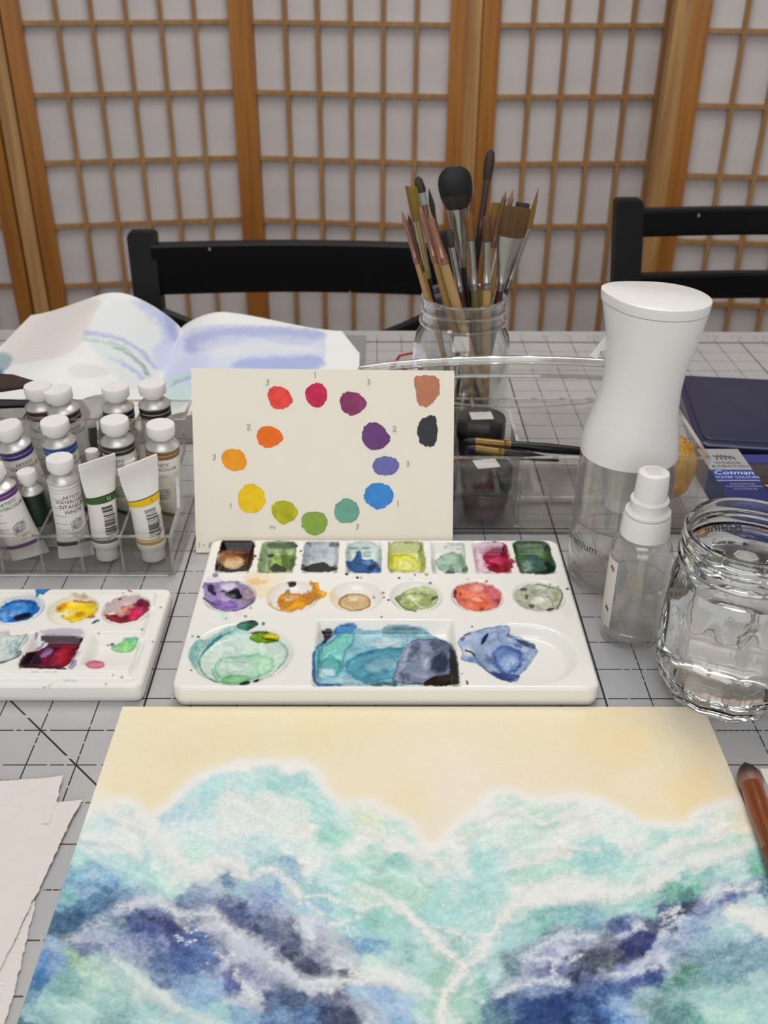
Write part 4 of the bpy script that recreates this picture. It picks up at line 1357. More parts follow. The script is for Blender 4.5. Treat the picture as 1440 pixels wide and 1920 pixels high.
    A.poly(a1([(1085, 90), (1140, 85), (1135, 130), (1095, 130)]), '4c5260', .8, soft=1.5, warp=4)
    A.poly(a1([(1300, 85), (1410, 90), (1400, 150), (1330, 130)]), '3f4658', .8, soft=2.5, warp=5)
    A.poly(a1([(1140, 92), (1300, 92), (1300, 115), (1140, 115)]), '9aa0ae', .7, soft=2, warp=3)
    A.poly(a1([(1060, 180), (1090, 180), (1085, 300), (1055, 300)]), '9a9c9f', .6, soft=2, warp=3)
    # 4 blue
    start('deep blue paint')
    A.poly(a2([(180, 90), (570, 90), (575, 430), (540, 445), (215, 445), (165, 350)]), 'd3dcd6', 1, soft=1.2, warp=2.5)
    A.poly(a2([(200, 145), (440, 150), (430, 170), (210, 170)]), '5f8a68', .8, soft=1.5, warp=4)
    A.poly(a2([(165, 310), (240, 310), (300, 200), (330, 190), (350, 290), (480, 290), (545, 380), (575, 400), (540, 445), (220, 445)]), '2c5f9a', 1, soft=1.6, warp=4)
    A.poly(a2([(360, 200), (460, 200), (460, 260), (370, 270)]), 'a9bcae', .9, soft=1.6, warp=3)
    A.poly(a2([(305, 295), (350, 290), (350, 350), (305, 340)]), '28607a', .9, soft=1.5, warp=2)
    A.poly(a2([(410, 370), (520, 340), (510, 395), (420, 425)]), '1f2533', .95, soft=1.5, warp=4)
    A.poly(a2([(370, 310), (470, 300), (440, 360), (370, 350)]), '5f93cc', .6, soft=3, warp=5)
    A.poly(a2([(490, 390), (560, 400), (550, 440), (470, 440)]), '5a8fd0', .6, soft=2, warp=4)
    A.poly(a2([(190, 400), (300, 410), (420, 440), (220, 446)]), '1f4a70', .5, soft=3, warp=4)
    A.poly(a2([(530, 180), (570, 170), (575, 300), (540, 290)]), '9fb9a6', .7, soft=2, warp=4)
    A.poly(a2([(175, 205), (215, 205), (205, 232), (175, 225)]), '6f9a84', .7, soft=1, warp=2)
    # 5 yellow green
    start('lemon yellow green paint')
    A.poly(a2([(650, 90), (840, 85), (1035, 95), (1075, 380), (1060, 440), (690, 445), (650, 400)]), 'd0d49a', 1, soft=1.2, warp=2.5)
    A.poly(a2([(650, 240), (890, 235), (985, 330), (990, 430), (720, 440), (660, 380)]), 'dfd94f', .95, soft=2.5, warp=4)
    A.poly(a2([(730, 300), (900, 290), (970, 360), (900, 430), (730, 430)]), 'e5e08f', .9, soft=3, warp=5)
    A.stroke(a2([(700, 255), (800, 242), (890, 240), (985, 330)]), 2.5, 'b5b021', .8, warp=3)
    A.poly(a2([(980, 110), (1035, 100), (1070, 400), (1030, 430), (1000, 250)]), '8fa04c', .8, soft=2.5, warp=6)
    A.stroke(a2([(652, 100), (650, 250), (655, 400), (690, 440)]), 3, '8a9430', .8, warp=3)
    A.poly(a2([(820, 88), (940, 85), (940, 115), (830, 118)]), '8fa040', .7, soft=1.6, warp=3)
    A.poly(a2([(655, 260), (720, 260), (715, 340), (665, 350)]), 'b5b235', .6, soft=3, warp=4)
    # 6 pale grey green
    start('pale grey green paint')
    A.poly(a2([(1160, 290), (1270, 235), (1440, 220)]) + a3([(160, 230), (190, 260), (225, 440), (0, 445)]) + a2([(1300, 445), (1230, 420), (1170, 350)]), 'a9c0ae', 1, soft=2, warp=5)
    A.poly(a3([(60, 240), (150, 235), (180, 350), (110, 370)]), '98b896', .7, soft=4, warp=5)
    A.poly(a2([(1300, 425), (1350, 415), (1395, 430), (1390, 450), (1300, 450)]), '1f4038', .9, soft=1.5, warp=2)
    A.poly(a3([(160, 380), (215, 380), (222, 440), (150, 445)]), '3f6a58', .85, soft=2, warp=3)
    A.poly(a3([(0, 360), (60, 370), (80, 445), (0, 445)]), '6f9484', .7, soft=3, warp=4)
    A.poly(a3([(115, 395), (150, 380), (160, 430), (125, 440)]), 'd5e0d8', .8, soft=2, warp=3)
    A.stroke(a2([(1280, 160), (1440, 168)]) + a3([(140, 165)]), 3, '9c9ca0', .8, warp=1, sm=0)
    A.stroke(a2([(1310, 120), (1440, 125)]) + a3([(170, 110), (190, 250)]), 4, 'b9bbbc', .7, warp=1)
    A.cur = 0
    A.poly(a2([(1125, 250), (1150, 260), (1165, 430), (1140, 420)]), '8f90b4', .6, soft=1.5, warp=4)
    # 7 crimson
    start('crimson paint')
    A.poly(a3([(280, 110), (500, 90), (650, 105), (700, 260), (715, 440), (560, 455), (330, 440), (300, 300)]), 'e3cdd6', 1, soft=1.5, warp=3)
    A.poly(a3([(380, 150), (600, 130), (640, 250), (420, 420), (380, 300)]), 'dc93b0', .8, soft=5, warp=6)
    A.poly(a3([(385, 270), (430, 200), (520, 165), (600, 160), (620, 120), (650, 110), (690, 250), (715, 400), (700, 445), (480, 445), (440, 340)]), 'a51a44', 1, soft=2, warp=5)
    A.poly(a3([(450, 290), (600, 240), (680, 290), (650, 350), (520, 340)]), 'cc4a72', .7, soft=4, warp=7)
    A.poly(a3([(480, 370), (600, 350), (700, 380), (690, 440), (500, 440)]), 'a5161f', .9, soft=3, warp=5)
    A.poly(a3([(520, 350), (560, 345), (550, 390), (520, 390)]), '6f0f22', .8, soft=2, warp=4)
    A.poly(a3([(500, 180), (600, 170), (600, 230), (530, 220)]), 'a04a86', .6, soft=3, warp=4)
    A.poly(a3([(700, 260), (755, 310), (770, 330), (720, 340), (745, 370), (725, 395), (700, 370)]), 'ad1c45', .95, soft=1.3, warp=3)
    A.poly(a3([(500, 88), (545, 88), (540, 108), (510, 108)]), 'b02c50', .8, soft=1.2, warp=2)
    # 8 dark green
    start('dark blue green paint')
    A.poly(a3([(725, 85), (850, 75), (1120, 85), (1180, 250), (1225, 440), (1100, 458), (850, 455), (800, 420), (750, 250)]), '4f7048', 1, soft=1.2, warp=3)
    A.poly(a3([(730, 85), (1120, 90), (1130, 130), (740, 130)]), '3c5a26', .9, soft=2, warp=4)
    A.poly(a3([(790, 130), (1060, 120), (1070, 155), (800, 160)]), '9aa888', .8, soft=2, warp=4)
    A.poly(a3([(840, 190), (1080, 160), (1120, 300), (900, 240)]), '93a878', .8, soft=4, warp=6)
    A.poly(a3([(860, 250), (980, 220), (1100, 330), (1060, 430), (900, 430), (830, 340)]), '4c6f6c', .9, soft=4, warp=7)
    A.poly(a3([(820, 300), (900, 290), (960, 400), (880, 440)]), 'a3b4ae', .75, soft=5, warp=8)
    A.poly(a3([(1080, 320), (1190, 340), (1215, 440), (960, 458), (1050, 430), (1120, 400)]), '122a2c', .95, soft=2.5, warp=5)
    A.poly(a3([(1060, 140), (1105, 135), (1105, 170), (1070, 170)]), '2c4a34', .8, soft=1.6, warp=2)
    A.stroke(a3([(740, 110), (800, 400), (850, 450)]), 3, '274a30', .7, warp=3)
    # round 1 violet
    start('violet paint in round well')
    A.poly(a1([(60, 490), (120, 500), (230, 480), (420, 480), (540, 560), (585, 640), (560, 700), (440, 760), (330, 780), (210, 770), (110, 710), (60, 640)]), 'a995c0', 1, soft=2, warp=4)
    A.poly(a1([(230, 480), (390, 480), (400, 560), (270, 590), (225, 540)]), 'dcd2e0', .9, soft=2.5, warp=4)
    A.poly(a1([(440, 520), (570, 580), (580, 660), (500, 740), (430, 700)]), 'a08f92', .85, soft=4, warp=6)
    A.poly(a1([(130, 660), (350, 650), (420, 740), (300, 775), (180, 740)]), '8468ae', .85, soft=4, warp=7)
    A.poly(a1([(85, 505), (150, 510), (200, 600), (180, 630), (100, 570)]), '36215a', .95, soft=1.5, warp=5)
    A.poly(a1([(290, 600), (350, 550), (410, 540), (455, 620), (440, 665), (340, 655), (280, 630)]), '160c22', 1, soft=1.2, warp=4)
    A.stroke(a1([(240, 575), (270, 580), (300, 610)]), 3, '2c1b44', .9, warp=3)
    A.stroke(a1([(65, 650), (120, 690), (180, 720)]), 3.5, '3c2a66', .9, warp=4, rag=.6)
    A.stroke(a1([(130, 720), (230, 765), (340, 778), (450, 755), (560, 690)]), 2.5, '5a4c86', .7, warp=2)
    # round 2 amber
    start('amber yellow paint in round well')
    A.poly(a1([(780, 700), (850, 600), (950, 600), (1060, 620), (1120, 580), (1160, 540), (1100, 460), (1180, 490), (1220, 490), (1220, 560), (1300, 580), (1290, 640), (1190, 670), (1080, 740), (950, 785), (850, 775)]), 'd99a2c', 1, soft=1.8, warp=5)
    A.poly(a1([(840, 640), (900, 560), (930, 560), (920, 640)]), 'c9962c', .9, soft=2, warp=3)
    A.poly(a1([(940, 690), (1040, 670), (1110, 700), (1040, 760), (950, 750)]), 'f2a718', .95, soft=2.5, warp=5)
    A.poly(a1([(1030, 600), (1120, 590), (1160, 640), (1080, 670)]), 'e39350', .85, soft=3, warp=5)
    A.poly(a1([(820, 650), (930, 640), (960, 700), (880, 760), (820, 730)]), 'bf8c1e', .8, soft=3, warp=6)
    A.stroke(a1([(700, 700), (760, 750), (860, 782), (960, 786)]), 2.6, 'cf9a4a', .7, warp=2)
    A.poly(a1([(700, 680), (750, 690), (740, 740), (705, 720)]), 'd9ab6a', .6, soft=2, warp=3)
    A.poly(a1([(1160, 500), (1215, 500), (1215, 580), (1170, 570)]), 'e5a91e', .9, soft=2, warp=4)
    A.poly(a1([(1220, 570), (1295, 590), (1280, 640), (1230, 640)]), 'ddb32c', .85, soft=3, warp=4)
    A.poly(a1([(890, 500), (930, 482), (1000, 485), (985, 530), (920, 545)]), '4c2c08', 1, soft=1.2, warp=3)
    # round 3 tan
    start('tan paint puddle')
    A.ell(*sc(O2, 6, [(272, 775)])[0], 30.5, 17, 'd6bd92', al=1, soft=1.3, warp=2, rim=.8, rimc='b0864e')
    A.ell(*sc(O2, 6, [(260, 800)])[0], 14, 7, 'cdae82', al=.5, soft=3, warp=5)
    A.cur = 0
    A.poly(a2([(470, 680), (510, 690), (500, 740), (470, 730)]), 'd6ae8c', .6, soft=2, warp=3)
    # round 4 olive
    start('olive green paint in round well')
    A.poly(a2([(735, 720), (820, 660), (950, 600), (1080, 590), (1200, 660), (1215, 760), (1120, 850), (960, 875), (830, 850), (760, 790)]), 'c3cc9c', 1, soft=2.5, warp=4)
    A.poly(a2([(900, 680), (1050, 680), (1130, 740), (1120, 830), (980, 800)]), 'a3ad6f', .85, soft=3, warp=6)
    A.poly(a2([(800, 790), (900, 740), (1000, 850), (860, 870)]), 'a9b474', .8, soft=3, warp=7)
    A.stroke(a2([(735, 740), (800, 700), (900, 672), (1000, 680), (1130, 700)]), 3, '8a9a58', .8, warp=3)
    A.stroke(a2([(738, 730), (770, 790), (850, 860), (960, 878)]), 3, '5f7434', .85, warp=2)
    A.poly(a2([(1130, 730), (1205, 680), (1190, 750), (1140, 765)]), '5c6e30', .85, soft=2, warp=4)
    A.poly(a2([(740, 710), (780, 690), (790, 760), (750, 770)]), 'a3b070', .8, soft=2, warp=3)
    # round 5 coral
    start('coral red paint in round well')
    A.poly(a3([(60, 620), (150, 570), (320, 555), (480, 585), (580, 650), (610, 740), (540, 840), (370, 885), (200, 860), (90, 770)]), 'e5876f', 1, soft=1.5, warp=3)
    A.poly(a3([(380, 570), (520, 600), (600, 740), (520, 830), (430, 700)]), 'e07a86', .85, soft=5, warp=7)
    A.poly(a3([(250, 700), (400, 680), (470, 760), (380, 850), (270, 800)]), 'e2703f', .85, soft=5, warp=8)
    A.poly(a3([(240, 600), (350, 580), (400, 640), (280, 660)]), 'efc3b4', .8, soft=4, warp=6)
    A.poly(a3([(65, 620), (100, 640), (90, 720), (50, 720)]), 'a3162c', .95, soft=1.5, warp=3)
    A.poly(a3([(120, 660), (160, 670), (150, 710), (120, 700)]), 'b34a1f', .8, soft=2, warp=4)
    A.poly(a3([(350, 850), (420, 820), (410, 875), (360, 882)]), 'b03a1c', .85, soft=2, warp=4)
    A.poly(a3([(520, 740), (580, 740), (585, 790), (560, 810)]), 'b52a4c', .9, soft=1.8, warp=3)
    A.poly(a3([(340, 710), (390, 720), (380, 760), (350, 750)]), 'cf5020', .8, soft=2, warp=3)
    A.stroke(a3([(170, 740), (220, 820), (330, 870)]), 2.5, 'c9603a', .6, warp=4, rag=.8)
    # round 6 grey-green
    start('grey olive paint in round well')
    A.poly(a3([(760, 640), (860, 590), (1000, 565), (1150, 600), (1290, 640), (1290, 760), (1200, 850), (1080, 885), (900, 860), (800, 800), (750, 720)]), 'c0c2ae', 1, soft=1.8, warp=3)
    A.poly(a3([(920, 640), (1100, 620), (1140, 690), (930, 690)]), 'a9aca6', .8, soft=3, warp=5)
    A.poly(a3([(900, 740), (1080, 730), (1160, 800), (1050, 860), (900, 830)]), 'd6d4c6', .8, soft=4, warp=6)
    A.stroke(a3([(1000, 565), (1080, 600), (1200, 605), (1290, 650), (1280, 760), (1230, 840)]), 3, '5c6650', .85, warp=3)
    A.stroke(a3([(890, 690), (980, 710), (1100, 700), (1150, 740), (1200, 820)]), 3, '7f8464', .8, warp=4)
    A.poly(a3([(820, 615), (890, 610), (890, 650), (830, 650)]), '63684c', .8, soft=2, warp=3)
    A.poly(a3([(1110, 850), (1210, 835), (1200, 865), (1110, 882)]), '1f2416', .95, soft=1.5, warp=2)
    A.poly(a3([(870, 690), (900, 690), (900, 740), (870, 730)]), '4a4438', .8, soft=1.8, warp=3)
    A.poly(a3([(900, 790), (970, 800), (960, 845), (910, 830)]), '57574a', .8, soft=2.5, warp=4)
    A.poly(a3([(1160, 650), (1270, 660), (1260, 760), (1190, 780)]), '98a078', .7, soft=4, warp=5)
    # big left
    start('pale aqua wash in large round well')
    A.poly(a5([(130, 420), (180, 330), (220, 270), (330, 270), (440, 200), (560, 130), (640, 120), (780, 200), (1060, 285), (1150, 360), (1155, 460), (1090, 560), (1000, 640), (930, 670), (860, 710), (700, 745), (520, 745), (420, 715), (300, 680), (200, 590), (150, 500)]), 'cfded4', 1, soft=1.5, warp=3)
    A.poly(a5([(130, 420), (180, 330), (220, 275), (300, 300), (440, 215), (560, 135), (640, 125), (640, 200), (420, 260), (240, 400), (220, 600), (170, 540)]), 'a3cfc6', .85, soft=4, warp=5)
    A.poly(a5([(140, 410), (180, 330), (225, 275), (240, 330), (190, 450), (180, 520)]), '7fb8b0', .7, soft=3, warp=5)
    A.poly(a5([(600, 170), (760, 190), (770, 220), (600, 230)]), 'bcd6dc', .6, soft=4, warp=4)
    A.poly(a5([(400, 480), (600, 450), (800, 410), (1040, 450), (1000, 620), (800, 700), (450, 720), (380, 600)]), 'b9dcc0', .85, soft=4, warp=5, rim=.6, rimc='8fc4a0')
    A.poly(a5([(440, 500), (640, 470), (800, 500), (780, 600), (560, 650), (430, 600)]), 'cfded6', .8, soft=7, warp=6)
    A.poly(a5([(470, 670), (600, 635), (800, 650), (740, 720), (520, 745), (450, 720)]), '93cc9a', .8, soft=3, warp=4, rim=.4, rimc='6fb080')
    A.stroke(a5([(550, 200), (440, 260), (330, 350), (255, 430), (240, 540), (290, 640), (420, 715)]), 3.4, '4f9c9c', .9, soft=.9, warp=3)
    A.stroke(a5([(330, 350), (400, 280), (470, 235)]), 5, '2f8490', .85, soft=1.2, warp=2)
    A.stroke(a5([(1060, 285), (1130, 330), (1160, 400), (1150, 470), (1060, 570)]), 2.3, '7fb4a9', .85, soft=.8, warp=3)
    A.stroke(a5([(380, 590), (400, 660), (450, 715)]), 4, '7fc08c', .8, soft=2, warp=3)
    A.poly(a5([(640, 745), (700, 710), (775, 700), (770, 735), (710, 748)]), '1c2b24', .95, soft=1.1, warp=2)
    A.poly(a5([(800, 700), (850, 680), (868, 690), (850, 712), (800, 716)]), '1c2b24', .95, soft=1.1, warp=2)
    start('thick dark green paint')
    A.poly(a5([(620, 130), (680, 85), (780, 70), (845, 85), (852, 120), (800, 155), (740, 180), (650, 160)]), '1f6650', 1, soft=1.3, warp=2)
    A.poly(a5([(640, 130), (720, 110), (740, 165), (660, 170)]), '5fa593', .8, soft=4, warp=3)
    A.poly(a5([(740, 75), (845, 90), (840, 130), (770, 130)]), '0f4a38', .8, soft=3, warp=3)
    A.ell(*a5([(908, 108)])[0], 3.4, 3.2, '7fa594', soft=1, warp=1)
    start('streaked yellow and green paint')
    A.poly(a5([(755, 260), (800, 215), (870, 190), (950, 195), (1060, 215), (1075, 255), (1050, 290), (960, 310), (830, 305), (775, 280)]), '7d9c18', 1, soft=1.2, warp=3)
    A.poly(a5([(890, 235), (960, 210), (1065, 220), (1072, 265), (960, 265)]), 'efdc0c', .95, soft=1.8, warp=3)
    A.stroke(a5([(790, 210), (870, 195), (950, 205)]), 4, '2c4a10', .9, warp=2)
    A.stroke(a5([(900, 262), (980, 272), (1050, 283)]), 4, '30580c', .9, warp=2)
    A.poly(a5([(775, 265), (860, 230), (900, 290), (830, 305)]), '4c8c1a', .7, soft=3, warp=5)
    # middle rectangle
    start('turquoise to indigo wash in rectangular well')
    A.poly(a6([(60, 300), (130, 240), (270, 100), (400, 92), (450, 150), (640, 160), (700, 95), (1040, 130), (1090, 200), (1230, 240), (1320, 340), (1350, 640), (700, 650), (60, 650), (32, 560), (40, 380)]), '8fbcc9', 1, soft=1.3, warp=3)
    A.poly(a6([(400, 170), (640, 170), (950, 230), (800, 310), (430, 320)]), 'a9cbd3', .9, soft=5, warp=8)
    A.poly(a6([(560, 270), (760, 230), (860, 270), (700, 310)]), 'd2dcdc', .85, soft=5, warp=7)
    A.poly(a6([(640, 170), (700, 110), (1040, 130), (1000, 190), (760, 200)]), '7f9fa4', .8, soft=3, warp=6)
    A.poly(a6([(720, 125), (1000, 125), (1000, 150), (760, 155)]), '3f7894', .8, soft=2, warp=3)
    A.poly(a6([(920, 190), (1060, 170), (1090, 215), (960, 220)]), 'a3cbd3', .9, soft=1.2, warp=2, rim=.5, rimc='6f9fae')
    A.poly(a6([(215, 150), (270, 100), (400, 92), (440, 130), (350, 170), (230, 210)]), '2f8fd0', .95, soft=2, warp=4)
    A.poly(a6([(280, 100), (400, 92), (405, 108), (290, 120)]), '173c8c', .8, soft=1.5, warp=2)
    A.poly(a6([(90, 310), (180, 270), (260, 190), (390, 165), (410, 200), (380, 290), (310, 370), (320, 500), (230, 560), (90, 480)]), '8acbc3', 1, soft=1.6, warp=3, rim=.6, rimc='3c96a3')
    A.poly(a6([(85, 440), (200, 375), (290, 460), (280, 540), (180, 540), (90, 500)]), '6fb8b6', .8, soft=2.5, warp=4, rim=.5, rimc='3c96a0')
    A.poly(a6([(60, 310), (90, 310), (85, 560), (50, 590), (40, 400)]), '7cc6c3', .9, soft=2, warp=2)
    A.stroke(a6([(90, 320), (85, 450), (70, 580)]), 3, '2c8398', .8, warp=1.5)
    A.stroke(a6([(180, 375), (240, 400), (300, 480), (240, 560)]), 2.5, '3f90a0', .7, warp=3)
    A.poly(a6([(90, 490), (240, 490), (230, 580), (130, 600), (80, 560)]), 'c6dde2', .9, soft=2.5, warp=5)
    A.stroke(a6([(120, 520), (140, 560), (210, 575), (260, 560)]), 2, '4f9fc0', .8, warp=3)
    A.stroke(a6([(42, 350), (34, 560), (60, 640), (150, 650), (280, 640)]), 5, '2458a3', .95, soft=1.6, warp=2)
    A.poly(a6([(180, 600), (340, 560), (560, 640), (200, 648)]), 'b9d9e2', .8, soft=4, warp=6)
    A.poly(a6([(340, 430), (470, 350), (700, 310), (850, 325), (800, 400), (760, 520), (760, 600), (640, 600), (560, 640), (400, 590), (320, 510)]), '5f9fb4', .95, soft=3, warp=6)
    A.stroke(a6([(330, 470), (400, 390), (560, 340), (700, 315), (850, 320)]), 6, '3a7f98', .7, soft=3, warp=4)
    A.poly(a6([(470, 480), (560, 410), (760, 400), (800, 420), (760, 520), (560, 540)]), '93bcc6', .75, soft=6, warp=8)
    A.stroke(a6([(360, 540), (450, 590), (560, 560), (700, 520)]), 5, '4a8ca0', .6, soft=3, warp=5)
    A.stroke(a6([(470, 500), (520, 430), (640, 400)]), 2.5, '4f8ea0', .6, warp=4)
    A.stroke(a6([(560, 645), (650, 625), (720, 635), (780, 645)]), 6, '34607a', .8, soft=2, warp=5)
    A.poly(a6([(770, 500), (820, 400), (870, 300), (940, 240), (1060, 220), (1230, 240), (1310, 320), (1350, 640), (780, 640), (750, 590)]), '8c95ac', 1, soft=1.5, warp=3, rim=.5, rimc='3f4a60')
    A.poly(a6([(920, 250), (1010, 250), (980, 340), (900, 440), (860, 430), (900, 340)]), '66708c', .85, soft=5, warp=7)
    A.poly(a6([(870, 290), (920, 260), (900, 360), (860, 470), (810, 460)]), 'b4bcc9', .8, soft=5, warp=6)
    A.poly(a6([(1060, 250), (1200, 240), (1270, 300), (1250, 400), (1100, 330)]), '5c667c', .85, soft=4, warp=6)
    A.poly(a6([(970, 350), (1050, 345), (1070, 390), (1000, 405)]), 'a9a9ae', .9, soft=1.6, warp=3)
    A.poly(a6([(1080, 440), (1130, 360), (1220, 340), (1250, 420), (1240, 540), (1120, 540)]), '2c3a58', .9, soft=7, warp=6)
    A.poly(a6([(1010, 400), (1080, 390), (1080, 500), (1030, 500)]), 'c3c6cf', .8, soft=5, warp=5)
    A.poly(a6([(820, 540), (920, 540), (900, 610), (830, 600)]), '6a7088', .8, soft=4, warp=8)
    A.poly(a6([(950, 560), (1060, 540), (1080, 590), (960, 600)]), 'a9acb9', .7, soft=4, warp=7)
    A.poly(a6([(1255, 300), (1310, 330), (1335, 450), (1358, 645), (1260, 640), (1255, 450)]), '241f1d', 1, soft=2, warp=3)
    A.poly(a6([(1020, 640), (1060, 590), (1150, 560), (1280, 550), (1350, 560), (1358, 652), (1030, 652)]), '241a13', 1, soft=1.5, warp=4)
    A.ell(*a6([(1230, 590)])[0], 20, 5, '4a3c30', al=.6, soft=3, warp=5)
    A.poly(a6([(105, 160), (150, 135), (215, 145), (190, 230), (110, 290), (140, 210)]), '17102c', 1, soft=1.3, warp=3)
    A.stroke(a6([(60, 310), (110, 280), (200, 210), (240, 160)]), 3, '1f2f5c', .8, warp=2)
    # right ellipse
    start('slate blue wash in large right well')
    A.poly(a4([(40, 260), (120, 190), (240, 160), (440, 115), (520, 115), (560, 155), (530, 200), (700, 250), (790, 310), (822, 380), (780, 430), (720, 520), (640, 590), (650, 620), (590, 668), (460, 640), (330, 570), (230, 480), (130, 470), (60, 440), (100, 380), (50, 330)]), 'a3b3cf', 1, soft=1.6, warp=3)
    A.poly(a4([(90, 330), (170, 320), (200, 380), (170, 430), (100, 400)]), 'dcdbd8', .9, soft=3, warp=4)
    A.poly(a4([(100, 240), (160, 220), (180, 240), (120, 270)]), 'dddcda', .8, soft=2, warp=3)
    A.poly(a4([(300, 200), (450, 150), (540, 200), (420, 250), (330, 330)]), 'a6b6ce', .8, soft=5, warp=6)
    A.poly(a4([(360, 400), (420, 320), (560, 310), (700, 400), (640, 540), (520, 620), (400, 540)]), '6f88bf', .9, soft=4, warp=6, rim=.6, rimc='42568c')
    A.poly(a4([(460, 430), (600, 410), (620, 500), (500, 560)]), 'b4c6df', .8, soft=7, warp=6)
    A.poly(a4([(290, 400), (360, 400), (380, 500), (330, 500)]), '56719c', .7, soft=4, warp=6)
    A.poly(a4([(330, 560), (430, 570), (600, 590), (650, 600), (580, 650), (470, 640), (380, 600)]), '33528f', .9, soft=2.5, warp=5)
    A.poly(a4([(360, 560), (420, 575), (600, 640), (560, 665), (450, 630)]), '2f3c5c', .6, soft=3, warp=4)
    A.poly(a4([(600, 255), (720, 270), (800, 330), (790, 345), (700, 330), (640, 290)]), '4a5c6c', .85, soft=2.5, warp=3)
    A.stroke(a4([(520, 205), (600, 250), (660, 280), (740, 300)]), 4, '3a5078', .8, warp=3, rag=.5)
    A.poly(a4([(580, 300), (650, 290), (680, 340), (600, 330)]), '4a64a6', .7, soft=3, warp=4)
    A.stroke(a4([(205, 420), (300, 540), (430, 625), (560, 660)]), 2.4, '2f4a80', .85, warp=1.5)
    A.poly(a4([(260, 285), (290, 225), (330, 190), (348, 200), (320, 270), (270, 305)]), '1d2560', 1, soft=1, warp=2)
    A.stroke(a4([(120, 357), (175, 378), (200, 405)]), 3.5, '252a52', .95, warp=1.5)
    A.poly(a4([(130, 430), (200, 420), (215, 455), (150, 470)]), '6f8ccc', .7, soft=2.5, warp=4)
    A.poly(a4([(60, 250), (110, 225), (120, 250), (80, 275)]), '4f6cb4', .8, soft=1.8, warp=4)
    A.stroke(a4([(110, 215), (160, 195)]), 3, '34405c', .8, warp=2)
    A.poly(a4([(720, 330), (810, 370), (760, 440), (700, 480), (690, 400)]), 'a3b9cc', .8, soft=4, warp=4)
    start('small dried drips of paint')
    A.poly(a4([(118, 650), (130, 640), (150, 680), (130, 690)]), '5f4a40', 1, soft=.8, warp=1)
    for u, v, r, c in ((478, 1043, 2.6, '555c58'), (545, 1008, 1.6, '4c5258'), (521, 1013, 1.5, '5c6a48'), (650, 1076, 3, '303850'), (670, 1083, 2.6, '2c2c34'), (677, 1083, 1.6, '6a6a74'), (748, 1084, 2.4, '4a4a50'),
                       (778, 1078, 1.6, '2a2a2e'), (807, 1093, 2.6, '50546a'), (728, 1125, 2, '40343c'), (720, 1120, 2, 'c08aa4'), (718, 1112, 2.6, 'c7a3b4'), (715, 1157, 1.6, '505054'), (702, 1121, 2, 'cf9a80'),
                       (912, 1090, 2.6, 'c9707c'), (877, 1086, 1.5, 'd8a0a8'), (893, 1092, 1.5, 'd8b0a8'), (1064, 1104, 2.4, '585c64'), (1031, 1096, 1.6, '707468'), (1046, 1100, 1.6, '707468'), (372, 1194, 2.6, '4f8a96'),
                       (361, 1193, 2.2, '9fb6b4'), (359, 1257, 1.5, '5a5c5e'), (424, 1160, 1.6, '9fb0a4'), (461, 1156, 2, 'c8b0b0'), (460, 1155, 2, 'c9b4b4'), (885, 1175, 1.8, '6a7aa4'), (866, 1263, 1.3, '909090'), (470, 1140, 1.5, 'a08aa0'),
                       (800, 1077, 3, 'd6d070'), (1058, 1060, 2, '3c5a40'), (564, 1033, 2, '55585c'), (490, 1050, 1.6, '3a2c26')):
        A.ell(u, v, r * 1.1, r * 0.8, c, soft=.7, warp=1)
    A.cur = 0
    A.poly(a2([(865, 510), (930, 510), (930, 525), (870, 525)]), 'a9b4dc', .7, soft=1.2, warp=2)
    for k in range(26):
        rr = random.Random(k)
        A.ell(rr.uniform(380, 480), rr.uniform(1085, 1160), rr.uniform(.8, 1.8), rr.uniform(.6, 1.3), 'a088c0', al=.5, soft=.8, warp=1)
    return nm


palette('mixing_palette', 'large white porcelain palette with seventeen paint wells behind the sea painting', PX0, PY0, PX1, PY1, ZP, big_wells(), big_paint, 0.0205)

# ---- the small palette on the left
SX0, SX1, SY0, SY1 = -5.6, 0.98, 6.84, 10.50


def small_shape(d):
    # low flange round a raised field
    return -0.10 * (1 - sstep(0.24, 0.38, d)) - 0.03 * np.exp(-((d - 0.28) / 0.05) ** 2)


def small_wells():
    z = 0.6
    w = []
    for cx in (-64, 35, 137, 238):
        c = G(cx, 1142, z)
        w.append(bowl_well(c[0], c[1], 0.60, 0.62, 0.34))
    for px in ((-60, 1214), (97, 1214), (212, 1214)):
        c = G(*px, z)
        w.append(rect_well(c[0], c[1], 0.62, 0.60, 0.30, r=0.06, wall=0.22))
    return w


